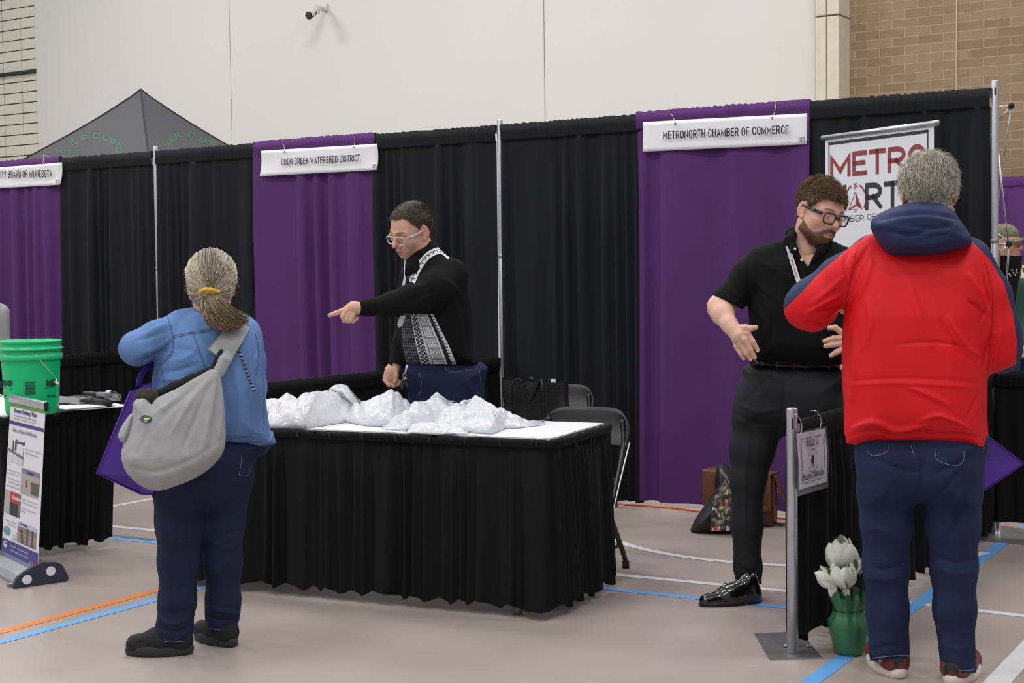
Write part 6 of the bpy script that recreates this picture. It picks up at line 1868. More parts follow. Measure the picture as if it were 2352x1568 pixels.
garment('side_pocket', fb, V, F, GREYF, t)
V, F = surface(fb.chain([(484, 850, -.215, 9), (440, 872, -.20, 12), (400, 890, -.19, 12), (352, 908, -.19, 8)], .01), .005)
garment('black_lining', fb, V, F, M('lining_black', (18, 18, 20), .9), t)
V, F = surface([fb.ell((338, 912, -.20), (26, 20, 20), .01)], .004); V += vnormals(V, F)*(.003*ripple(V, 2, 240))[:, None]
garment('brown_fleece', fb, V, F, M('fleece_brown', (58, 50, 42), .95, vary=.3, vscale=60), t)
V, F = surface(fb.chain([(497, 858, -.215, 11), (512, 826, -.20, 9), (524, 806, -.15, 11)], .01)+fb.chain([(506, 860, -.21, 8), (523, 828, -.195, 8), (532, 810, -.145, 9)], .008), .004)
garment('strap', fb, V, F, GREYF, t)
V, F = surface(fb.chain([(486, 850, -.205, 5), (499, 822, -.19, 5), (508, 806, -.18, 5)], .006), .004); garment('strap_black', fb, V, F, M('lining_black', (18, 18, 20), .9), t)
Q = []; nu, nv = 10, 14           # shoulder pad: a curved flap that bends over the shoulder
for j in range(nv):
    v_ = j/(nv-1); a = np.array((477, 800))*(1-v_)+np.array((535, 730))*v_; b = np.array((523, 836))*(1-v_)+np.array((576, 748))*v_
    for i in range(nu):
        u_ = i/(nu-1); p = a*(1-u_)+b*u_; p = p+np.array((4, -2))*math.sin(math.pi*v_)
        h = cast(jb, p[0], p[1], .0); d0 = -.135+.10*v_**2
        dd_ = min(d0, (fb.loc(h)[1] if h is not None else 0)-.030)-.012*math.sin(math.pi*u_)*(1-v_)
        if v_ > .82: dd_ = dd_+.0
        Q.append(fb.L(p[0], p[1], dd_))
Q = np.array(Q); Q2 = Q+np.array((0, .009, 0)); g = grid_faces(nu, nv); m = len(Q)
rim = list(range(nu))+[nu*j+nu-1 for j in range(1, nv)]+[nu*(nv-1)+i for i in range(nu-2, -1, -1)]+[nu*j for j in range(nv-2, 0, -1)]
put('shoulder_pad', fb.W(np.concatenate([Q, Q2])), g+[tuple(i+m for i in reversed(f)) for f in g]+[(a, b, b+m, a+m) for a, b in zip(rim, rim[1:]+rim[:1])], GREYF, t)
for k in range(22):               # braided black and white edge of the strap
    x = 549+(584-549)*k/21; y = 804+(896-804)*k/21-4*math.sin(k/21*3.1)*-1
    p = cast(jb, x, y, .003)
    if p is not None: put('braid', *bx(p, (.012, .004, .0035), rot=math.atan2(fb.r[1], fb.r[0]), bev=.001), M('braid_black', (22, 22, 24), .7) if k % 2 else M('braid_white', (190, 190, 186), .7), t, False)
def oval(bvh, x, y, rx, ry, off, n=20): return [cast(bvh, x+rx*math.cos(a), y+ry*math.sin(a), off) for a in np.linspace(0, 6.28, n+1)[:-1]]
pts = [p for p in oval(bb_, 335.5, 962, 13, 9, .003) if p is not None]
put('badge', pts, [tuple(range(len(pts)))], M('badge_teal', (20, 62, 74), .3), t, False)
pts = [p for p in [cast(bb_, x, y, .0045) for x, y in ((331, 960), (344, 959.5), (343.5, 962.5), (332, 963.5))] if p is not None]
put('badge_mark', pts, [tuple(range(len(pts)))], M('badge_yellow', (200, 206, 70), .4), t, False)

# ================================================================== her purple tote
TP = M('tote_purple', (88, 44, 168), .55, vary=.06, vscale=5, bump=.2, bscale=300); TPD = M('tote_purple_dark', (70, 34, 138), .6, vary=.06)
t = thing('tote_bag', 'purple non-woven tote bag hanging from the arm of the ponytailed person', 'bag', tuple(fb.W(fb.L(300, 1120, -.12))))
def fbw(x, y, d): return fb.W(fb.L(x, y, d))
f1 = [fbw(x, y, d) for x, y, d in ((299, 899, -.13), (346, 882, -.15), (352, 1100, -.17), (222, 1086, -.11))]
b1_ = [fbw(x, y, d) for x, y, d in ((318, 886, .0), (356, 876, .0), (420, 1110, .0), (325, 1134, .0))]
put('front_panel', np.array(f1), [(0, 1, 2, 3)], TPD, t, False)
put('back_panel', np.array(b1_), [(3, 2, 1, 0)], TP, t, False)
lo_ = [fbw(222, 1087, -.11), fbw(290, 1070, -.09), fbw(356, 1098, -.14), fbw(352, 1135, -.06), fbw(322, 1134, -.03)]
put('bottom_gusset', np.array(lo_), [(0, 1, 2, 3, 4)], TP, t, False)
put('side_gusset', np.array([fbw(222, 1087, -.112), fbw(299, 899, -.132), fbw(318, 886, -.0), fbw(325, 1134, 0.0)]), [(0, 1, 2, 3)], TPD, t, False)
put('piping', *tube([fbw(299, 899, -.132), fbw(222, 1087, -.112), fbw(322, 1134, -.035), fbw(352, 1135, -.06)], .003, 6), TP, t)
put('handle', *tube(spline([fbw(318, 887, -.02), fbw(322, 866, -.02), fbw(334, 848, -.01), fbw(352, 836, .02)], 5), .014, 8, flat=.2), TP, t)
# ================================================================== pointing man behind the table
def skin_limb(fig, prims, res, base, pts=(), r=.012):
    V, F = surface(prims, res); return V, F, limb_colors(V, base, pts, r)
def nails(fig, parent, tips, r=3.2):
    NM = M('fingernail', (226, 186, 172), .3, spec=.5)
    for x, y, d in tips:
        c = fig.L(x, y, d); put('fingernail', fig.W(np.array([c+np.array((r*fig.s*math.cos(a), 0, r*fig.s*1.15*math.sin(a))) for a in np.linspace(0, 6.28, 11)[:-1]])), [tuple(range(10))], NM, parent, False)
KNIT = M('sweater_black', (13, 13, 15), .9, vary=.15, vscale=12, bump=.5, bscale=350, spec=.2)
pb_ = onY(1015, 1150, -1.86); fm = Fig((pb_[0], -1.86))
skm = (206, 160, 138)
torso = fm.pil([(938, 612), (968, 594), (1000, 570), (1022, 580), (1044, 606), (1064, 640), (1080, 690), (1086, 745), (1090, 795), (1099, 838), (1060, 847), (1000, 848), (952, 842), (930, 830), (921, 795), (920, 755), (919, 715), (921, 675), (926, 635), (934, 605)], .0, .135, .125, .03)
armp = fm.chain([(1035, 632, -.05, 40), (1000, 662, -.13, 41), (952, 686, -.20, 34), (900, 699, -.22, 26), (850, 705, -.22, 18), (829, 708, -.22, 15.5)], .03)
arm2 = fm.chain([(950, 640, .05, 34), (938, 730, .10, 30), (925, 790, .04, 21), (911, 837, -.005, 17)], .03)
neckc = fm.chain([(962, 614, -.03, 31), (972, 598, -.02, 30), (982, 578, .0, 27)], .02)
sw = [torso]+armp+arm2+neckc
V, F = surface(sw, .0055); V = smooth_mesh(V, F, 1)
V = folds(fm, V, F, [([(1010, 640), (1040, 655), (1062, 690)], 5, .006), ([(990, 650), (960, 660), (930, 668)], 5, .006), ([(1000, 668), (965, 680), (935, 690)], 4, -.006), ([(1040, 690), (1055, 740), (1060, 790)], 7, .006), ([(1062, 700), (1072, 760), (1076, 810)], 5, -.006), ([(950, 700), (910, 706), (870, 708)], 4, .004), ([(1000, 830), (1050, 836), (1090, 828)], 4, -.006), ([(1020, 700), (1035, 760), (1040, 820)], 5, -.004)], noise=.003, nfreq=26, seed=12)
hem = []
pxs = to_px(fm.W(V)); cuff1 = pxs[:, 0]-824-(pxs[:, 1]-708)*-.25; cuff2 = np.where((pxs[:, 0] < 924), 836-pxs[:, 1]+(pxs[:, 0]-913)*.3, 99)
(V, F), _ = split(V, F, np.where(pxs[:, 0] < 900, cuff1, cuff2))
swVF = (V, F)
jn = [fm.pil([(936, 830), (1106, 832), (1112, 880), (1110, 940), (1090, 985), (1010, 990), (945, 960), (937, 900)], 0, .135, .12, .03)]+fm.chain([(980, 950, 0, 44), (982, 1060, 0, 36), (985, 1175, 0, 27)], .03)+fm.chain([(1065, 950, .02, 46), (1062, 1060, .02, 37), (1060, 1180, .02, 28)], .03)
body = surface(sw+jn, .014, iso=-.02)
hs = 1.07; hc = fm.L(946, 530, -.02); hf = head_frame(math.radians(-50), math.radians(-24), math.radians(-7))
HV, HF, HH = make_head(fm, hc, hf, hs, fm.L(972, 588, .0), .062, smile=1.0, jaw=1.02, nose=1.15)
D1 = -.225
hand1 = fm.chain([(845, 706, D1, 13), (826, 708, D1, 12.5), (812, 707, D1-.005, 14), (800, 712, D1-.005, 12)], .012)
hand1 += fm.chain([(804, 706, D1-.01, 7), (786, 714, D1-.015, 6), (772, 719, D1-.015, 5.4), (757, 724, D1-.015, 4.4)], .004)
for k, (kx, ky, mx, my, tx, ty) in enumerate(((795, 714, 787, 726, 790, 736), (803, 720, 796, 733, 800, 737), (811, 722, 805, 735, 811, 737))):
    hand1 += fm.chain([(kx, ky, D1-.022, 6.2), (mx, my, D1-.026, 5.6), (tx, ty, D1-.012, 5.2), (tx+9, ty-6, D1+.0, 4.6)], .003)
hand1 += fm.chain([(818, 714, D1+.02, 6.5), (806, 722, D1+.03, 5.6), (797, 724, D1+.03, 5)], .006)
hand2 = fm.chain([(914, 818, .0, 12), (907, 838, -.005, 13), (900, 852, -.01, 15.5), (896, 864, -.01, 14)], .012)
hand2 += fm.chain([(908, 846, -.028, 7), (910, 862, -.036, 6.2), (908, 876, -.036, 5.2)], .004)
for k, (kx, ky, mx, my, tx, ty) in enumerate(((888, 856, 884, 872, 894, 884), (892, 862, 890, 879, 904, 886), (900, 866, 902, 884, 914, 882), (908, 868, 912, 880, 917, 876))):
    hand2 += fm.chain([(kx, ky, -.012-.002*k, 6), (mx, my, -.016, 5.6), (tx, ty, -.030+.004*k, 5.2)], .003)
h1 = skin_limb(fm, hand1, .0026, skm, [fm.L(757, 724, D1), fm.L(787, 728, D1-.03), fm.L(800, 734, D1-.03)]); h2 = skin_limb(fm, hand2, .0026, skm, [fm.L(890, 876, -.03), fm.L(906, 882, -.03)], .02)
man1 = person(fm, [(HV, HF, skin_colors(HH, skm, .9)), (body[0], body[1], None), h1, h2], 'person with clear-framed glasses in a black patterned sweater, pointing across the table', skm)
so_ = garment('sweater', fm, *swVF, KNIT, man1)
sb_ = mesh_bvh(fm, *swVF)
nails(fm, man1, [(755, 722.5, D1-.022)], 2.4)
put('collar_band', fm.W(surface(fm.chain([(954, 618, -.05, 26), (964, 604, -.035, 28)], .02), .005)[0]), surface(fm.chain([(954, 618, -.05, 26), (964, 604, -.035, 28)], .02), .005)[1], KNIT, so_)
# patterned front panel: knitted-in bands on a fine mesh that follows the sweater
LGT, MID, DRK = (np.array(lin(*c)[:3]) for c in ((214, 214, 214), (122, 124, 130), (20, 21, 24)))
KEY = ["11111111110", "10000000010", "10111111010", "10100001010", "10101101010", "10101001010", "10101111010", "10100000010", "10111111110", "10000000000", "11111111111"]
KEY = np.array([[int(c) for c in r_] for r_ in KEY])
def knit(u, v):      # u 0..1 front to side, v pixels down
    if u < .30:
        a = (math.sin(u*70+v*.9)*math.sin(u*70-v*.9)); return MID if a > .35 else DRK
    if u < .50:
        w = (v+3*math.sin(u*60)) % 8; return LGT if w < 2.6 or u > .485 or u < .315 else DRK
    if u < .53: return LGT if (v % 4) < 2.5 else MID
    if u < .80:
        i = int((u-.53)/.27*11) % 11; j = int(v/25*11) % 11; return MID if KEY[j, i] else LGT
    if u < .82: return LGT
    if u < .91: return DRK*1.4
    return LGT if (v % 7 < 4.5 or u > .965) else DRK
def panel(yr, xl_, xr_, nu, nv, name):
    V, C_ = [], []
    for j in range(nv):
        y = yr[0]+(yr[1]-yr[0])*j/(nv-1); a, b = np.interp(y, *xl_), np.interp(y, *xr_)
        for i in range(nu):
            u = i/(nu-1); p = cast(sb_, a+(b-a)*u, y+(8*u-4)*0, .0025)
            if p is None: p = V[-1] if V else fm.W(fm.L(a+(b-a)*u, y, -.13))
            V.append(np.array(p)); C_.append(knit(u, y))
    o = put(name, V, grid_faces(nu, nv), Mattr('knit_pattern', .85, bump=.4, bscale=500), so_, True, {'col': np.array(C_)})
panel((722, 836), ([720, 760, 800, 836], [922, 922.5, 925, 934]), ([720, 760, 800, 836], [994, 1014, 1034, 1048]), 110, 150, 'patterned_panel')
def panel2(pts, w, nu, n, name, fn):
    P = spline(pts, n); T = np.gradient(P, axis=0); T /= np.linalg.norm(T, axis=1)[:, None]; N = np.c_[-T[:, 1], T[:, 0]]; V, C_ = [], []
    for k, (p, nn) in enumerate(zip(P, N)):
        for i in range(nu):
            u = i/(nu-1); q = cast(sb_, *(p+nn*(u-.5)*w), .003); V.append(q if q is not None else V[-1]); C_.append(fn(u, k))
    put(name, V, grid_faces(nu, len(P)), Mattr('knit_pattern', .85, bump=.4, bscale=500), so_, True, {'col': np.array(C_)})
panel2([(946, 648), (954, 628), (968, 604), (984, 586), (1004, 576), (1020, 578), (1034, 590)], 15, 16, 12, 'shoulder_band', lambda u, k: DRK*1.5 if (abs(u-.38) < .05 or (k % 6 < 2 and .5 < u < .8)) else LGT)
panel2([(940, 640), (946, 622), (952, 604)], 11, 10, 10, 'placket_pattern', lambda u, k: MID if math.sin(u*14+k*.9)*math.sin(u*14-k*.9) > .3 else DRK)
JEAN2 = jeans_mat('jeans_indigo', (24, 30, 60))
V, F = surface(jn, .006); V = folds(fm, V, F, [([(985, 850), (990, 900), (985, 950)], 6, -.006), ([(1060, 860), (1085, 900), (1100, 930)], 8, .006)], noise=.003, nfreq=24, seed=4)
jo = garment('jeans', fm, V, F, JEAN2, man1); jb2 = mesh_bvh(fm, V, F)
for pts in ([(1022, 842), (1030, 852), (1052, 854), (1082, 848)], [(962, 852), (968, 880), (962, 915)], [(1100, 845), (1104, 880), (1104, 920)]):
    sm = seam(jb2, pts, .0012, .001)
    if sm: put('seam', *sm, M('jean_stitch', (96, 112, 150), .8), jo)
for x in (985, 1060):
    b0 = to_px(fm.W(np.array((fm.L(x, 1100, 0)[0], 0, 0))))
    c = np.array((fm.L(x, 1100, 0)[0], .06, 0)); shoe(fm, man1, c, c+np.array((-.10, -.24, 0)), .10, .09, 0, SNS, SNK, sole_h=.03)
palh = [(84, 69, 55), (68, 55, 45), (104, 88, 72), (56, 46, 38), (116, 100, 84)]
scalp_hair(fm, man1, HV, HF, HH, hc, hf, hs, palh, n=5200, length=.018, thick=.006, comb=(0, .6, .1), seed=5, r=.0010, line=([0, 30, 50, 66, 80, 92, 112, 140, 180], [.086, .090, .076, .044, .014, .004, -.024, -.052, -.062]), lift=.9)
eyes(fm, man1, hc, hf, hs, (-.2, -.25), (70, 58, 46))
def glasses(fig, parent, hc, hf, hs, mat, lens, r=.0022, w=.0265, h=.0185, y=.1085, z=-.002, tilt=0, name='glasses'):
    t_ = None
    sq = lambda a: (np.sign(math.cos(a))*abs(math.cos(a))**.55, np.sign(math.sin(a))*abs(math.sin(a))**.62)
    W_ = lambda p: fig.W(head_pt(hc, hf, hs, p))
    first = None
    for s in (-1, 1):
        loop = []
        for a in np.linspace(0, 2*math.pi, 33)[:-1]:
            cx, cy = sq(a); loop.append((s*(.0345+w*.98*cx*(1 if cy > -.2 else .93)), y-.10*(.0345+w*cx)**2*8-.012*max(0, (.0345+w*cx)-.045)*6, z+h*cy))
        o = put(name if s == -1 else 'rim', *[f(tube([W_(p) for p in loop], r*hs, 8, closed=True)) for f in (lambda q: q[0], lambda q: q[1])], mat, parent if s == -1 else first)
        if first is None: first = o
        lv = np.array([W_(np.array(p)-np.array((0, .0005, 0))) for p in loop]); put('lens', lv, [tuple(range(len(lv)))], lens, first, False)
        put('temple', *tube([W_(p) for p in ((s*.064, y-.030, z+h*.62), (s*.078, y-.048, z+h*.62), (s*.083, .02, z+.013), (s*.082, -.012, z+.012), (s*.079, -.03, z-.004))], [r*1.5*hs, r*1.9*hs, r*1.5*hs, r*1.2*hs, r*hs], 8), mat, first)
        put('hinge', *tube([W_((s*.060, y-.022, z+h*.62)), W_((s*.070, y-.036, z+h*.62))], r*1.6*hs, 8), mat, first)
    put('bridge', *tube([W_(p) for p in ((-.011, y+.001, z+h*.35), (0, y+.004, z+h*.55), (.011, y+.001, z+h*.35))], r*1.1*hs, 8), mat, first)
    return first
LENS = M('lens_clear', (240, 244, 246), .02, trans=1.0, alpha=.25, spec=.5)
glasses(fm, man1, hc, hf, hs, M('frame_clear', (226, 230, 232), .12, trans=.35, spec=.7), LENS, r=.0020)
# lanyard and badge, keys
WS = M('lanyard_white', (222, 224, 232), .6)
put('lanyard', *tube([fm.W(fm.L(x, y, d)) for x, y, d in ((930, 597, -.12), (929, 625, -.128), (928, 655, -.14), (925, 700, -.145), (923, 725, -.145))], .0018, 6), WS, man1)
put('lanyard_strap', *prism([(929, 628), (933, 640), (930, 655), (923, 657)], lambda p: fm.W(fm.L(*p, -.150)), lambda p: fm.W(fm.L(*p, -.147))), WS, man1, False)
put('badge', *prism([(920, 722), (934, 719), (924, 747), (917, 753), (912, 745)], lambda p: fm.W(fm.L(*p, -.150)), lambda p: fm.W(fm.L(*p, -.146))), WS, man1, False)
KM = M('key_metal', (196, 192, 180), .3, metal=.9)
kr_ = put('key_ring', *tube([fm.W(fm.L(929+4*math.cos(a), 862+5*math.sin(a), -.15)) for a in np.linspace(0, 6.28, 17)[:-1]], .0014, 6, closed=True), KM, man1)
put('key_strap', *tube([fm.W(fm.L(x, y, -.147)) for x, y in ((935, 838), (933, 848), (930, 857))], .0045, 8), WIRE, kr_)
put('key_fob', fm.W(surface(fm.chain([(927, 874, -.152, 5.2), (924, 890, -.152, 4.8)], .004), .003)[0]), surface(fm.chain([(927, 874, -.152, 5.2), (924, 890, -.152, 4.8)], .004), .003)[1], M('fob_black', (26, 26, 28), .35), kr_)
for x1, y1, x2, y2 in ((932, 866, 938, 876), (930, 868, 935, 888)):
    put('key', *tube([fm.W(fm.L(x1, y1, -.153)), fm.W(fm.L(x2, y2, -.153))], [.005, .0032], 6, flat=.3), M('key_brass', (190, 178, 120), .35, metal=.8), kr_)

# ================================================================== man in the black polo
POLO = M('polo_black', (12, 13, 16), .85, vary=.12, vscale=10, bump=.35, bscale=600, spec=.2); SLACK = M('slacks_charcoal', (35, 36, 39), .8, vary=.1, vscale=12, bump=.25, bscale=700, spec=.25)
fp_ = Fig(onZ(1712, 1372)); skp = (214, 172, 152)
torso = fp_.pil([(1838, 540), (1806, 548), (1765, 560), (1730, 578), (1716, 620), (1715, 680), (1720, 740), (1723, 790), (1736, 828), (1790, 845), (1860, 851), (1930, 848), (1958, 815), (1972, 740), (1976, 660), (1970, 605), (1950, 575), (1920, 557), (1885, 548)], .03, .15, .14, .03,
                tz=[(.95, .165), (1.1, .165), (1.25, .15), (1.42, .12), (1.5, .08)])
slv = fp_.chain([(1752, 604, .02, 38), (1718, 638, -.0, 37), (1672, 690, -.03, 34), (1655, 712, -.04, 32)], .03)
slv2 = fp_.chain([(1955, 610, .02, 38), (1985, 680, .02, 35), (1996, 720, .02, 32)], .03)
po_ = [torso]+slv+slv2
V, F = surface(po_, .0055); V = smooth_mesh(V, F, 1)
V = folds(fp_, V, F, [([(1725, 660), (1745, 690), (1760, 730)], 6, -.007), ([(1730, 640), (1760, 670), (1790, 690)], 6, .006), ([(1745, 600), (1790, 625), (1820, 660)], 7, .005), ([(1720, 600), (1716, 640), (1726, 680)], 4, -.008), ([(1750, 720), (1760, 760), (1745, 800)], 6, .007), ([(1770, 700), (1775, 750), (1765, 800)], 5, -.006), ([(1685, 630), (1700, 665), (1712, 690)], 5, .005), ([(1660, 660), (1680, 680), (1700, 690)], 5, -.004), ([(1800, 790), (1850, 800), (1900, 795)], 8, .004)], noise=.003, nfreq=22, seed=14)
pxs = to_px(fp_.W(V))
s_ = np.where(pxs[:, 0] < 1722, -side_of(pxs, [(1639, 678), (1668, 690), (1697, 706)])*-1, 50)
s_ = np.where(pxs[:, 0] < 1712, s_, 50)
nk = inside_px(pxs, [(1822, 528), (1822, 556), (1838, 588), (1856, 613), (1872, 580), (1890, 556), (1892, 528)]); nk = np.where(V[:, 1] < .03, nk, -50)
hemp = np.interp(pxs[:, 0], [1700, 1722, 1780, 1860, 1935, 1980], [822, 823, 830, 835, 837, 837])-pxs[:, 1]
(V, F), _ = split(V, F, np.minimum(np.minimum(s_, hemp), -nk))
poVF = (V, F)
pn = [fp_.pil([(1727, 836), (1930, 846), (1936, 900), (1934, 950), (1900, 992), (1830, 1000), (1760, 1000), (1700, 985), (1681, 958), (1686, 905), (1704, 862)], .03, .155, .13, .03)]
ly = fp_.fl(1715, 1372)[1]
pn += fp_.chain([(1745, 965, .02, 60), (1728, 1030, .01, 50), (1719, 1100, .0, 40), (1715, 1200, ly, 36), (1718, 1300, ly, 31), (1720, 1336, ly, 29)], .03)
pn += fp_.chain([(1872, 965, .03, 60), (1886, 1040, .03, 50), (1893, 1120, .02, 41), (1899, 1240, .02, 35), (1903, 1335, .02, 30)], .03)
body = surface(po_+pn, .014, iso=-.016)
hs = 1.06; hc = fp_.L(1881, 487, -.02); hf = head_frame(math.radians(36), math.radians(-19), math.radians(-9))
HV, HF, HH = make_head(fp_, hc, hf, hs, fp_.L(1850, 580, .015), .064, fat=1.04, jaw=1.05)
A1 = fp_.chain([(1690, 660, -.01, 27), (1662, 696, -.04, 27), (1652, 706, -.05, 26), (1660, 722, -.09, 24), (1675, 745, -.14, 17.5), (1684, 757, -.16, 16)], .02)
A1 += fp_.chain([(1684, 757, -.16, 15), (1697, 772, -.175, 16.5), (1704, 782, -.18, 14)], .014)
def finger(fig, pts, k=.004): return fig.chain(pts, k)
A1 += finger(fp_, [(1700, 760, -.175, 9), (1716, 766, -.19, 8), (1729, 785, -.195, 6.6), (1740, 804, -.19, 5.2)])
A1 += finger(fp_, [(1698, 770, -.18, 8.5), (1710, 780, -.20, 7.6), (1723, 803, -.20, 6.6), (1733, 820, -.195, 5.4)])
A1 += finger(fp_, [(1692, 776, -.175, 8), (1701, 789, -.19, 7), (1714, 811, -.195, 6.2), (1724, 825, -.19, 5)])
A1 += finger(fp_, [(1688, 780, -.165, 7.4), (1692, 795, -.175, 6.2), (1702, 813, -.18, 5.4), (1708, 823, -.18, 4.6)])
A1 += finger(fp_, [(1697, 754, -.165, 9), (1712, 753, -.185, 8), (1726, 754, -.19, 7), (1736, 752, -.185, 5.6)])
h1 = skin_limb(fp_, A1, .0028, skp, [fp_.L(1740, 804, -.19), fp_.L(1733, 820, -.195), fp_.L(1716, 766, -.2), fp_.L(1703, 780, -.2), fp_.L(1736, 752, -.19)], .022)
A2 = fp_.chain([(1992, 700, .02, 26), (1994, 735, -.0, 23), (1970, 775, -.10, 16), (1956, 785, -.14, 16), (1945, 787, -.15, 14)], .02)
for tip, mid_, kn in (((1904, 753), (1918, 752), (1934, 764)), ((1894, 783), (1914, 777), (1938, 776)), ((1896, 795), (1914, 791), (1940, 787)), ((1909, 816), (1922, 808), (1942, 798))):
    A2 += finger(fp_, [(kn[0]+8, kn[1], -.155, 7.5), (kn[0], kn[1], -.165, 7.2), (mid_[0], mid_[1], -.175, 6.4), (tip[0], tip[1], -.168, 5.2)])
A2 += finger(fp_, [(1955, 775, -.13, 8), (1952, 752, -.08, 7), (1948, 738, -.04, 6)])
h2 = skin_limb(fp_, A2, .0028, skp, [fp_.L(1895, 783, -.17), fp_.L(1897, 795, -.17), fp_.L(1905, 753, -.17)], .02)
man2 = person(fp_, [(HV, HF, skin_colors(HH, skp, 1.2)), (body[0], body[1], None), h1, h2], 'person with brown beard and thick black glasses in a black polo, hand at the belt', skp)
nails(fp_, man2, [(1740, 806, -.2), (1733, 821.5, -.205), (1725, 826, -.2), (1709, 824, -.19), (1738, 751, -.195)], 2.6)
po_o = garment('polo_shirt', fp_, *poVF, POLO, man2); pbv = mesh_bvh(fp_, *poVF)
def lay(bvh, fig, poly, off, th, fallback):
    P = [cast(bvh, x, y, off) for x, y in poly]; P = [p if p is not None else fig.W(fig.L(x, y, fallback)) for p, (x, y) in zip(P, poly)]; n = len(P)
    c = np.mean(P, 0); d = fig.w*th; V = P+[p+d for p in P]+[c-d*.3, c+d]
    return np.array(V), [(i, (i+1) % n, 2*n) for i in range(n)]+[((i+1) % n+n, i+n, 2*n+1) for i in range(n)]+[(i, i+n, (i+1) % n+n, (i+1) % n) for i in range(n)]
V, F = surface(fp_.chain([(1820, 540, -.02, 11), (1814, 552, -.055, 12), (1824, 574, -.09, 9), (1836, 590, -.10, 4)], .01)+fp_.chain([(1816, 535, .01, 12), (1848, 530, .09, 14), (1886, 540, .06, 12)], .01)+fp_.chain([(1892, 545, .02, 11), (1898, 556, -.05, 12), (1885, 576, -.09, 9), (1868, 598, -.10, 5)], .01), .004)
garment('collar', fp_, V, F, POLO, po_o)
put('placket', *ribbon(pbv, [(1834, 585), (1842, 612), (1848, 640), (1850, 668)], 14, .004), POLO, po_o)
for x, y in ((1826, 571), (1841, 596)):
    c = fp_.L(x, y, -.118 if y < 580 else -.125); put('button', fp_.W(np.array([c+np.array((.0052*math.cos(a), 0, .0056*math.sin(a))) for a in np.linspace(0, 6.28, 13)[:-1]]+[c+np.array((.0015*math.cos(a), -.001, .0015*math.sin(a))) for a in np.linspace(0, 6.28, 7)[:-1]])), [tuple(range(12))], M('button_white', (224, 222, 216), .3), po_o, False)
V, F = ribbon(pbv, [(1809, 562), (1815, 584), (1823, 610), (1831, 636), (1842, 668)], 10.5, .006)
ln = put('lanyard', V, F, WS, man2); lb = bvh_of(V, F)
tv, tf = text_mesh('METRONORTH', .01); tv = tv[:, :2]; tv = (tv-tv.min(0))/(tv.max(0)-tv.min(0)); dv = np.array((18.0, 60.0)); dv_u = dv/np.linalg.norm(dv); nv_ = np.array((dv_u[1], -dv_u[0]))
P = [cast(lb, *(np.array((1816.5, 598))+dv_u*p[0]*42+nv_*p[1]*4.5-nv_*.2), .001) for p in tv]
if all(p is not None for p in P): put('lettering', P, tf, MAR, ln, False)
# belt and trousers
V, F = surface(pn, .006)
V = folds(fp_, V, F, [([(1700, 930), (1740, 945), (1785, 940)], 6, .006), ([(1690, 950), (1730, 970), (1770, 975)], 6, -.007), ([(1800, 880), (1802, 930), (1790, 985)], 6, -.006), ([(1720, 1000), (1712, 1100), (1710, 1240)], 6, .005), ([(1690, 1300), (1718, 1312), (1746, 1306)], 5, -.005), ([(1735, 990), (1752, 1010), (1765, 1040)], 6, .005), ([(1760, 870), (1735, 900), (1712, 925)], 6, -.004)], noise=.0025, nfreq=22, seed=15)
pxs = to_px(fp_.W(V)); (V, F), _ = split(V, F, 1341-pxs[:, 1])
tr_ = garment('trousers', fp_, V, F, SLACK, man2); tbv = mesh_bvh(fp_, V, F)
bp_ = fp_.pil([(1724, 812), (1780, 818), (1860, 822), (1930, 822), (1932, 852), (1860, 856), (1785, 853), (1723, 846)], .03, .160, .13, .006, smooth=False)
V, F = surface([bp_], .0045); be_ = garment('belt', fp_, V, F, M('belt_leather', (16, 16, 18), .35, spec=.6), man2); bbv = mesh_bvh(fp_, V, F)
BKM = M('buckle_metal', (150, 148, 146), .3, metal=.9)
for nm, pts, w in (('buckle', [(1784, 831), (1784, 853)], 3.6), ('buckle_bar', [(1783, 852), (1810, 853)], 3.0), ('buckle_top', [(1783, 832), (1810, 834)], 2.0), ('keeper', [(1824, 835), (1824, 853)], 2.6), ('keeper', [(1834, 836), (1834, 853)], 2.2)):
    v_, f_ = ribbon(bbv, pts, w, .004)
    if len(v_): put(nm, v_, f_, BKM, be_, False)
for x in (1748, 1850, 1905):
    v_, f_ = ribbon(bbv, [(x, 829), (x, 857)], 8, .003)
    if len(v_): put('belt_loop', v_, f_, SLACK, tr_)
DRS = M('dress_shoe', (14, 14, 15), .18, vary=.05, spec=.7, coat=.4); DSS = M('dress_sole', (18, 17, 17), .5)
s2, _ = shoe(fp_, man2, fp_.fl(1748, 1382), fp_.fl(1607, 1392), .094, .098, 0, DSS, DRS, sole_h=.016, point=.62)
for k in range(4):
    put('lace', *tube([fp_.W(fp_.L(x, y, ly-.03)) for x, y in ((1673-7*k, 1344+5.5*k), (1667-7*k, 1338+6*k), (1660-7*k, 1342+6*k))], .0022, 6), DRS, s2)
c2 = fp_.L(1903, 1340, .02); c2[2] = 0; shoe(fp_, man2, c2+np.array((-.01, .06, 0)), c2+np.array((.08, -.19, 0)), .094, .09, 0, DSS, DRS, sole_h=.016, point=.62)
palp = [(108, 84, 60), (86, 66, 48), (134, 106, 76), (72, 55, 42), (150, 122, 92)]
def lenp(h): return .014+.022*np.clip((h[:, 2]-.03)/.07, 0, 1)
scalp_hair(fp_, man2, HV, HF, HH, hc, hf, hs, palp, n=4200, thick=.007, comb=(.1, .8, .1), curl=.006, seed=6, r=.0013, lift=.7, lenfn=lenp, seg=9, line=([0, 30, 50, 66, 80, 92, 112, 140, 180], [.066, .068, .058, .020, -.006, .0, -.026, -.052, -.066]))
eyes(fp_, man2, hc, hf, hs, (.15, -.3), (74, 72, 66))
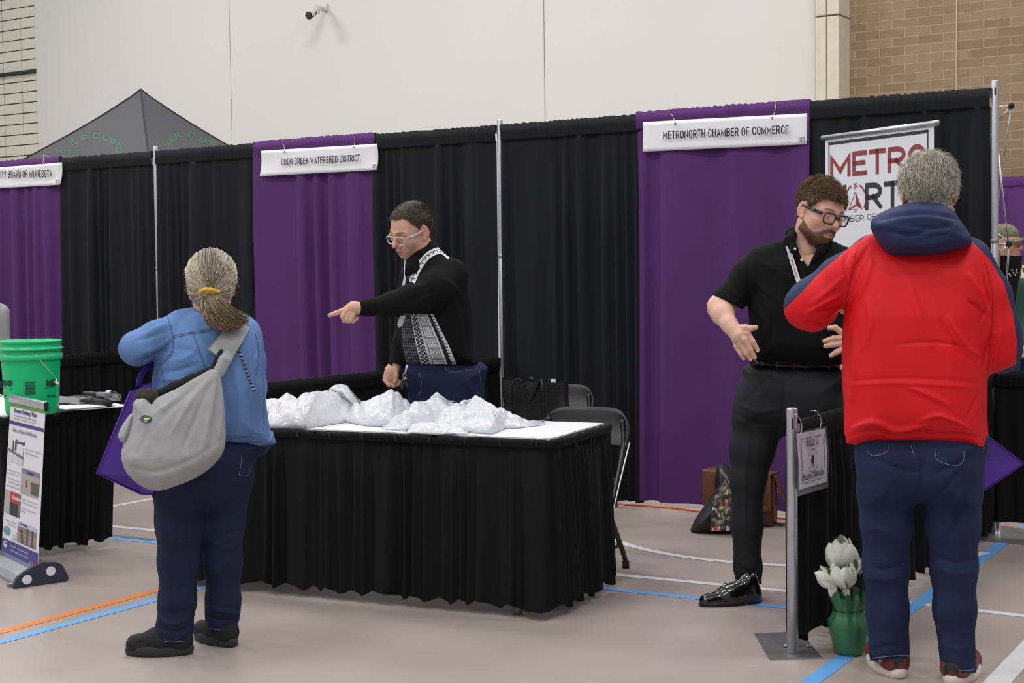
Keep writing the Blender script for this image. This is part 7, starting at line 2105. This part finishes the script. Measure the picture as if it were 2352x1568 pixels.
glasses(fp_, man2, hc, hf, hs, M('frame_black', (12, 12, 13), .2, spec=.6, coat=.3), LENS, r=.0034, w=.0285, h=.0205, y=.112, z=.001)
# beard: jaw, chin and moustache
N = vnormals(HV, HF)
az = np.degrees(np.arctan2(np.abs(HH[:, 0]), HH[:, 1]))
edge = np.interp(az, [0, 12, 22, 38, 55, 78, 93, 110], [-.0775, -.076, -.056, -.072, -.062, -.040, -.075, -.12])
low = np.interp(az, [0, 40, 70, 95, 110], [-.122, -.112, -.088, -.070, -.03])
mous = np.minimum(np.minimum(HH[:, 2]+.0560+.35*np.abs(HH[:, 0])*(np.abs(HH[:, 0]) > .02), -.0425-HH[:, 2]-.25*np.abs(HH[:, 0])), .032-np.abs(HH[:, 0]))*(HH[:, 1] > .05)+np.where(HH[:, 1] > .05, 0, -1)
bm_ = np.maximum(np.minimum(np.minimum(edge-HH[:, 2], HH[:, 2]-low), (96-az)*.002), mous)
bm_ = np.where(HH[:, 1] > -.005, bm_, -1)
Vb = HV+N*(np.clip(bm_/.008, 0, 1)*.0035+.0008)[:, None]
(Vb, Fb), _ = split(Vb, HF, bm_)
palb = np.array([lin(*c)[:3] for c in ((96, 74, 58), (78, 60, 48), (120, 94, 72), (132, 106, 84))])
bo_ = put('beard', fp_.W(Vb), Fb, Mattr('hair_strands', .5), man2, True, {'col': np.tile(np.array(lin(112, 88, 70)[:3]), (len(Vb), 1))})
rng = np.random.RandomState(3); ids = rng.choice(np.nonzero((bm_ > -.003) & (np.abs(HH[:, 2]+.0637) > .009))[0], 2200); dwn = np.tile(np.array((0, .2, -1.0))@hf.T, (2200, 1))+rng.normal(size=(2200, 3))*.3
tt = dwn-N[ids]*(dwn*N[ids]).sum(1)[:, None]; tt /= np.linalg.norm(tt, axis=1)[:, None]; s = np.linspace(0, 1, 4)[None, :, None]
lb_ = (.006+.008*np.clip((-.05-HH[ids, 2])/.05, 0, 1))[:, None, None]
P = HV[ids][:, None, :]+N[ids][:, None, :]*(.002+lb_*.4*s)+tt[:, None, :]*lb_*s
Vs, Fs = strand_mesh(P, .0008); o = put('beard_strands', fp_.W(Vs), Fs, Mattr('hair_strands', .5), bo_, True, {'col': np.repeat(palb[rng.randint(0, 4, 2200)], 12, 0)}); o['kind'] = 'stuff'
# ================================================================== man in the red and navy jacket, seen from behind
RED = M('jacket_red', (212, 16, 26), .6, vary=.06, vscale=5, bump=.12, bscale=250, spec=.28); NVY = M('jacket_navy', (34, 45, 82), .65, vary=.08, vscale=6, bump=.12, bscale=250, spec=.28)
fr_ = Fig(onZ(2118, 1562)); skr = (208, 164, 146)
torso = fr_.pil([(2030, 545), (1992, 560), (1962, 600), (1945, 660), (1937, 740), (1937, 830), (1940, 920), (1944, 1014), (2020, 1020), (2110, 1021), (2190, 1029), (2266, 1031), (2270, 950), (2272, 850), (2280, 760), (2288, 690), (2275, 620), (2248, 575), (2210, 552), (2120, 530)], 0.0, .155, .14, .03,
                tz=[(.7, .18), (1.0, .17), (1.25, .155), (1.42, .12), (1.5, .08)])
al = fr_.chain([(1998, 590, .0, 46), (1930, 640, -.03, 48), (1866, 690, -.05, 49), (1852, 704, -.05, 48)], .04)+fr_.chain([(1852, 706, -.05, 47), (1866, 716, .08, 43), (1890, 712, .24, 34), (1905, 705, .36, 26)], .03)
ar = fr_.chain([(2232, 600, .0, 46), (2268, 680, -.0, 50), (2287, 760, .0, 51), (2291, 800, .01, 50)], .04)+fr_.chain([(2291, 802, .01, 50), (2295, 815, .14, 42), (2290, 820, .32, 30)], .03)
jk = [torso]+al+ar+fr_.chain([(2010, 580, .01, 34), (2110, 545, .02, 36), (2220, 585, .01, 34)], .04)
V, F = surface(jk, .0055); V = smooth_mesh(V, F, 1)
V = folds(fr_, V, F, [([(1990, 570), (1968, 610), (1955, 660)], 4.7, -0.0116), ([(2000, 600), (1985, 650), (1960, 700)], 6.2, 0.0101), ([(1935, 640), (1900, 670), (1862, 700)], 7.0, 0.0087), ([(1945, 700), (1915, 712), (1880, 716)], 3.9, -0.0130), ([(1930, 680), (1895, 695), (1850, 722)], 4.7, 0.0101), ([(1920, 730), (1890, 742), (1855, 738)], 3.9, -0.0101), ([(1958, 560), (1940, 600), (1950, 640)], 3.9, -0.0087),
                      ([(2225, 630), (2260, 690), (2272, 720)], 6.2, 0.0145), ([(2262, 720), (2245, 700), (2225, 690)], 3.9, -0.0130), ([(2255, 740), (2272, 690), (2262, 640)], 3.9, -0.0130), ([(2180, 730), (2215, 790), (2250, 815)], 5.5, 0.0116), ([(2160, 740), (2200, 800), (2235, 830)], 4.7, -0.0087), ([(2085, 640), (2110, 720), (2140, 790)], 10.9, 0.0087), ([(2060, 790), (2150, 786), (2240, 800)], 3.9, -0.0058),
                      ([(1950, 875), (2060, 868), (2180, 872), (2262, 880)], 3.1, -0.0036), ([(1955, 885), (2060, 880), (2180, 886), (2262, 894)], 3.9, 0.0043), ([(2090, 890), (2130, 905), (2180, 930)], 5.5, 0.0101), ([(1960, 985), (2010, 968), (2060, 985), (2130, 975)], 5.5, 0.0145), ([(1960, 1000), (2010, 985), (2060, 1000), (2140, 992)], 3.9, -0.0145), ([(2110, 968), (2160, 955), (2230, 985)], 4.7, 0.0116), ([(2120, 1000), (2200, 1000), (2255, 1005)], 3.9, -0.0101), ([(1950, 760), (1948, 830), (1952, 900)], 5.5, -0.0101), ([(1965, 760), (1968, 840), (1962, 920)], 6.2, 0.0101), ([(2255, 900), (2240, 930), (2225, 960)], 4.7, -0.0101),
                      ([(2285, 740), (2275, 790), (2262, 840)], 5.5, -0.0116), ([(2300, 760), (2292, 800), (2280, 835)], 4.7, 0.0087), ([(1990, 690), (2000, 740), (1985, 800)], 7.8, 0.0072)], noise=.005, nfreq=11, seed=17)
jVF = (V, F); pxs = to_px(fr_.W(V))
sl = side_of(pxs, [(2040, 512), (2001, 533), (1936, 581), (1883, 625), (1838, 675), (1800, 710)]) * -1     # navy above this seam
sr = side_of(pxs, [(2226, 548), (2271, 592), (2306, 650), (2326, 717), (2336, 784), (2334, 833), (2330, 862)])
cf = pxs[:, 1]-np.interp(pxs[:, 0], [2262, 2300, 2345], [864, 852, 832]); cf = np.where(pxs[:, 0] > 2274, cf, -20)
nav = np.maximum(np.where(pxs[:, 0] < 2040, sl, -99), np.maximum(np.where(pxs[:, 0] > 2200, sr, -99), cf))
(Vn, Fn), (Vr, Fr) = split(V, F, nav)
hem_c = np.interp(to_px(fr_.W(Vr))[:, 0], [1940, 2060, 2160, 2266], [996, 1001, 1006, 1011])
leg = [fr_.pil([(1969, 985), (2110, 975), (2262, 985), (2262, 1050), (2252, 1110), (2244, 1165), (2180, 1178), (2115, 1150), (2050, 1176), (1984, 1165), (1972, 1100)], 0, .145, .12, .03)]
yl, yr_ = fr_.fl(2045, 1548)[1], fr_.fl(2200, 1566)[1]
leg += fr_.chain([(2036, 1130, 0, 62), (2036, 1200, 0, 58), (2035, 1300, yl*.5, 51), (2037, 1400, yl*.8, 47), (2045, 1505, yl, 45)], .03)
leg += fr_.chain([(2188, 1130, 0, 64), (2188, 1200, 0, 61), (2190, 1300, yr_*.5, 50), (2194, 1400, yr_*.8, 46), (2200, 1538, yr_, 39)], .03)
body = surface(jk+leg, .014, iso=-.02)
hs = 1.04; hc = fr_.L(2133, 445, .03); hf = head_frame(math.radians(186), math.radians(-10), 0)
HV, HF, HH = make_head(fr_, hc, hf, hs, fr_.L(2128, 540, .02), .066)
def ahead(s, x0, y0): return surface(fr_.chain([(x0, y0, .34, 17), (x0+s*10, y0-3, .44, 17), (x0+s*16, y0-4, .48, 13)], .012)+[c for k in range(4) for c in fr_.chain([(x0+s*(14+2*k), y0-12+6*k, .46, 6), (x0+s*(22+2*k), y0-10+6*k, .53, 5.4), (x0+s*(24+k), y0-4+6*k, .57, 5)], .004)]+fr_.chain([(x0+s*6, y0-12, .42, 7), (x0+s*14, y0-22, .49, 6)], .005), .004)
ha, hb = ahead(1, 1908, 704), ahead(-1, 2288, 820)
man3 = person(fr_, [(HV, HF, skin_colors(HH, skr)), (body[0], body[1], None), (ha[0], ha[1], None), (hb[0], hb[1], None)], 'grey-haired person in a red jacket with navy hood, seen from behind', skr)
jo = garment('jacket', fr_, Vr, Fr, RED, man3); [garment('navy_panel', fr_, *compact(Vn, Fn[(to_px(fr_.W(Vn))[Fn[:, 0], 0] < 2130) == q]), NVY, jo) for q in (True, False)]
jb = mesh_bvh(fr_, *jVF)
V, F = surface([fr_.pil([(1942, 998), (2030, 1002), (2120, 1005), (2200, 1010), (2267, 1013), (2268, 1032), (2190, 1031), (2110, 1023), (2020, 1021), (1944, 1017)], 0.0, .186, .14, .008, smooth=False)], .005)
garment('hem_band', fr_, V, F, RED, jo)
for pts in ([(1966, 575), (1952, 640), (1940, 720)], [(2262, 600), (2278, 660), (2280, 720), (2274, 800), (2270, 850)]):
    sm = seam(jb, pts, .0016, .0006)
    if sm: put('seam', *sm, M('seam_red', (150, 14, 24), .6), jo)
# hood: a soft roll lying on the shoulders
hood = [fr_.pil([(2000, 512), (2028, 487), (2092, 464), (2155, 465), (2187, 481), (2210, 512), (2234, 550), (2218, 567), (2151, 586), (2070, 586), (2042, 581), (2016, 553)], -.06, .13, .085, .02)]
V, F = surface(hood, .0055)
V = folds(fr_, V, F, [([(2020, 505), (2070, 492), (2130, 488), (2200, 505)], 6, -.012), ([(2015, 520), (2080, 503), (2150, 502), (2210, 525)], 8, .009), ([(2040, 530), (2090, 540), (2130, 530)], 6, -.011), ([(2100, 520), (2150, 525), (2190, 515)], 5, -.008), ([(2050, 555), (2110, 562), (2180, 552)], 8, .008), ([(2130, 545), (2170, 540), (2205, 548)], 5, -.006), ([(2040, 574), (2110, 577), (2200, 562)], 5, -.006)], noise=.003, nfreq=24, seed=18)
garment('hood', fr_, V, F, NVY, jo)
JEAN3 = jeans_mat('jeans_blue', (29, 39, 70), .3)
V, F = surface(leg, .006); pxs = to_px(fr_.W(V))
V = folds(fr_, V, F, [([(2000, 1050), (2060, 1075), (2105, 1085)], 7, -.007), ([(2140, 1090), (2190, 1070), (2250, 1040)], 8, -.008), ([(2145, 1150), (2190, 1100), (2230, 1060)], 6, -.007), ([(2180, 1235), (2215, 1170), (2240, 1100)], 7, -.009), ([(2160, 1200), (2200, 1150), (2230, 1090)], 9, .006), ([(2115, 1030), (2118, 1080), (2112, 1140)], 6, -.010), ([(1985, 1220), (2020, 1215), (2060, 1240)], 6, .006), ([(1990, 1300), (2030, 1308), (2080, 1295)], 6, -.007), ([(1990, 1325), (2035, 1330), (2080, 1318)], 6, .006), ([(2145, 1275), (2190, 1292), (2236, 1285)], 6, -.007), ([(2150, 1300), (2195, 1318), (2238, 1310)], 6, .006), ([(2005, 1490), (2045, 1482), (2085, 1490)], 5, -.006), ([(2165, 1480), (2200, 1490), (2235, 1480)], 6, .005), ([(2150, 1350), (2160, 1440), (2175, 1520)], 6, .005), ([(2010, 1360), (2012, 1440), (2018, 1500)], 7, -.004)], noise=.003, nfreq=22, seed=19)
hm = np.where(pxs[:, 0] < 2110, 1513-pxs[:, 1]-(pxs[:, 0]-2045)*.08, 1543-pxs[:, 1]-(pxs[:, 0]-2200)*-.02)
(V, F), _ = split(V, F, hm)
jn_ = garment('jeans', fr_, V, F, JEAN3, man3); jb2 = mesh_bvh(fr_, V, F)
JS3 = M('jean_stitch3', (110, 124, 158), .8)
for pts in ([(1992, 1036), (2006, 1046), (2036, 1038), (2040, 1022)], [(2150, 1032), (2153, 1056), (2192, 1069), (2212, 1060), (2214, 1036)], [(2093, 1022), (2096, 1035), (2100, 1045)], [(2004, 1511), (2045, 1506), (2088, 1504)], [(2165, 1538), (2200, 1540), (2236, 1538)]):
    sm = seam(jb2, pts, .0012, .001)
    if sm: put('seam', *sm, JS3, jn_)
TR1 = M('trainer_rust', (104, 46, 38), .6, vary=.12, vscale=30); TRS = M('trainer_sole', (214, 200, 194), .6); TRB = M('trainer_black', (24, 24, 26), .5); TRT = M('trainer_tan', (186, 126, 92), .6)
for (hx, hy), (dx, dy), yy in (((2068, 1556), (-.10, .255), yl), ((2190, 1582), (.075, .25), yr_)):
    h = fr_.L(2054, 1505, yl) if yy == yl else fr_.L(2196, 1530, yr_)
    h = h-nrm(np.array((dx, dy, 0)))*.062; h[2] = 0
    sh, (sv, sf) = shoe(fr_, man3, h, h+np.array((dx, dy, 0)), .110, .085, 0, TRS, TR1, sole_h=.036, point=.85, bulk=.8)
    dd_ = nrm(np.array((dx, dy, 0))); sk = h+dd_*.066; put('sock', fr_.W(tube([sk+np.array((0, 0, .06)), sk+np.array((0, 0, .10)), sk+np.array((0, 0, .16))], [.037, .034, .034], 18)[0]), tube([sk, sk+np.array((0, 0, .1)), sk+np.array((0, 0, .2))], .04, 18)[1], TRB, man3)
    sbv = BVHTree.FromPolygons(fr_.W(sv).tolist(), sf.tolist())
    hp0 = to_px(fr_.W(h+np.array((0, 0, .07))))
    for nm, poly, mt, of in (('heel_tan', [(-26, -16), (22, -16), (26, 8), (18, 22), (-22, 22), (-28, 6)], TRT, .002), ('heel_counter', [(-12, -6), (12, -8), (19, 2), (16, 16), (-12, 18), (-18, 4)], TRB, .0042)):
        pts = [cast(sbv, hp0[0]+x, hp0[1]+y, of) for x, y in poly]; pts = [p for p in pts if p is not None]
        if len(pts) > 3:
            c = cast(sbv, hp0[0], hp0[1], of+.001); pts2 = pts+([c] if c is not None else []); n_ = len(pts)
            put(nm, pts2, [(i, (i+1) % n_, n_) for i in range(n_)] if c is not None else [tuple(range(n_))], mt, sh)
palr = [(214, 206, 191), (198, 188, 173), (228, 222, 210), (166, 156, 145), (206, 196, 178), (140, 131, 124)]
scalp_hair(fr_, man3, HV, HF, HH, hc, hf, hs, palr, n=4200, length=.045, thick=.010, comb=(.1, -.25, -.75), curl=.004, seed=7, r=.0011, lift=.34, seg=9, line=([0, 35, 55, 72, 84, 96, 112, 140, 180], [.085, .08, .06, .02, .012, .0, -.03, -.07, -.075]))
# ---- purple tote he holds in front of him
t = thing('tote_bag', 'purple tote bag sticking out beside the red jacket at right', 'bag', tuple(fr_.W(fr_.L(2262, 1126, .28))))
def rw(x, y, d): return fr_.W(fr_.L(x, y, d))
put('front_panel', np.array([rw(2180, 940, .24), rw(2268, 1001, .24), rw(2352, 1064, .30), rw(2262, 1058, .22), rw(2170, 1060, .22)]), [(0, 1, 2, 3, 4)], TPD, t, False)
put('bottom_gusset', np.array([rw(2170, 1058, .22), rw(2262, 1058, .22), rw(2352, 1064, .30), rw(2262, 1126, .24), rw(2170, 1180, .24)]), [(0, 1, 2, 3, 4)], TP, t, False)
put('back_panel', np.array([rw(2180, 940, .40), rw(2352, 1064, .34), rw(2262, 1126, .40), rw(2170, 1180, .40)]), [(3, 2, 1, 0)], TPD, t, False)
put('handle', *tube(spline([rw(2200, 955, .26), rw(2215, 880, .27), rw(2240, 840, .34), rw(2262, 826, .5), rw(2275, 826, .52)], 5), .012, 8, flat=.25), TP, t)
put('piping', *tube([rw(2200, 952, .238), rw(2268, 1001, .238), rw(2352, 1064, .298), rw(2262, 1126, .238)], .0025, 6), TP, t)

# ================================================================== two people at the frame edges
def bystander(fig, head_c, yaw, torso_poly, T, sleeve, label, top_mat, top_name, skin, pitch=0.0, legs_x=(0, 0), hairpal=None, cap_=False):
    tp = [fig.pil(torso_poly, 0, T, .12, .03)]
    for ch in sleeve: tp += fig.chain(ch, .03)
    zc = fig.L(*head_c)[2]; x0 = np.mean([fig.L(x, y, 0)[0] for x, y in torso_poly]); zb = min(fig.L(x, y, 0)[2] for x, y in torso_poly)
    lg = []
    for s in (-1, 1): lg += [Cap(np.array((x0+s*.09, 0, zb+.12)), .10, np.array((x0+s*.10, 0, .5)), .075, .03, 1., '+'), Cap(np.array((x0+s*.10, 0, .5)), .075, np.array((x0+s*.11, 0, .08)), .055, .03, 1., '+')]
    hf = head_frame(yaw, pitch, 0); hc = fig.L(*head_c)
    HV, HF, HH = make_head(fig, hc, hf, 1.0, hc+np.array((0, .01, -.17)), .058, res=.0035)
    body = surface(tp+lg, .016, iso=-.02)
    hands = [surface(fig.chain([ch[-1][:3]+(12,), (ch[-1][0]+4, ch[-1][1]+6, ch[-1][2]-.05, 13)], .01)+[c for k in range(4) for c in fig.chain([(ch[-1][0]-4+4*k, ch[-1][1]+8, ch[-1][2]-.06, 4.5), (ch[-1][0]-4+4*k, ch[-1][1]+18, ch[-1][2]-.08, 4)], .004)], .005) for ch in sleeve]
    p = person(fig, [(HV, HF, skin_colors(HH, skin)), (body[0], body[1], None)]+[(h[0], h[1], None) for h in hands], label, skin)
    V, F = surface(tp, .008); V = folds(fig, V, F, [], noise=.004, nfreq=16, seed=2); garment(top_name, fig, V, F, top_mat, p)
    V, F = surface(lg, .01); garment('trousers', fig, V, F, JEAN1, p)
    for s in (-1, 1): shoe(fig, p, np.array((x0+s*.11, .06, 0)), np.array((x0+s*.12+.2*math.sin(yaw), -.2*math.cos(yaw), 0)), .1, .09, 0, SNS, SNK, res=.006)
    if hairpal: scalp_hair(fig, p, HV, HF, HH, hc, hf, 1.0, hairpal, n=900, length=.06, thick=.008, comb=(0, -.2, -.9), seed=9, r=.0016)
    eyes(fig, p, hc, hf, 1.0)
    return p, hc, hf
fg = Fig(onY(-55, 1120, -.75)[:2])
bystander(fg, (-48, 615, 0), math.radians(40), [(-62, 668), (-30, 668), (-8, 690), (6, 725), (14, 760), (22, 800), (26, 860), (20, 930), (-60, 940), (-120, 930), (-118, 800), (-105, 700)], .13,
          [[(-2, 720, .02, 24), (2, 800, .0, 22), (8, 860, -.1, 16)]], 'person in a pale grey top mostly cut off by the left frame edge', M('top_grey', (176, 176, 178), .85, vary=.08, bump=.3, bscale=400), 'grey_top', (212, 168, 150), hairpal=[(120, 76, 52), (150, 98, 66), (96, 60, 42)])
fc = Fig(onY(2330, 1120, 1.75)[:2])
pc_, hc, hf = bystander(fc, (2306, 562, 0), math.radians(62), [(2298, 628), (2322, 622), (2345, 640), (2356, 690), (2358, 790), (2352, 860), (2300, 862), (2268, 850), (2262, 740), (2272, 660)], .14,
                        [[(2345, 660, -.05, 22), (2352, 740, -.08, 20), (2340, 800, -.2, 13)]], 'person in a camouflage cap and dark green top behind the right pole', M('top_green', (28, 74, 56), .85, vary=.12, bump=.3, bscale=400), 'green_top', (204, 154, 132))
CAMO = M('camo_cloth', (112, 110, 84), .85, vary=.45, vscale=55)
V, F = surface([Ell((0, -.006, .060), (.082, .102, .074), .02, '+')], .004); (V, F), _ = split(V, F, V[:, 2]-.040+.12*np.clip(V[:, 1], 0, 1)*-.2)
cp_ = put('cap', fc.W(head_pt(hc, hf, 1.0, V)), F, CAMO, pc_)
br = np.array([(.072*math.sin(a), .075+r*(.03+.045*math.cos(a)), .048-.012*r-.02*math.sin(a)**2) for r in (0, .5, 1.0) for a in np.linspace(-1.5, 1.5, 15)]); br2 = br-np.array((0, 0, .004))
put('cap_brim', fc.W(head_pt(hc, hf, 1.0, np.concatenate([br, br2]))), grid_faces(15, 3)+[tuple(i+45 for i in f) for f in grid_faces(15, 3)]+[(30+i, 31+i, 76+i, 75+i) for i in range(14)], CAMO, cp_)
print('OBJECTS BUILT', len(bpy.data.objects), 'TRIS', sum(len(o.data.polygons)*2 for o in bpy.data.objects if o.type == 'MESH'))
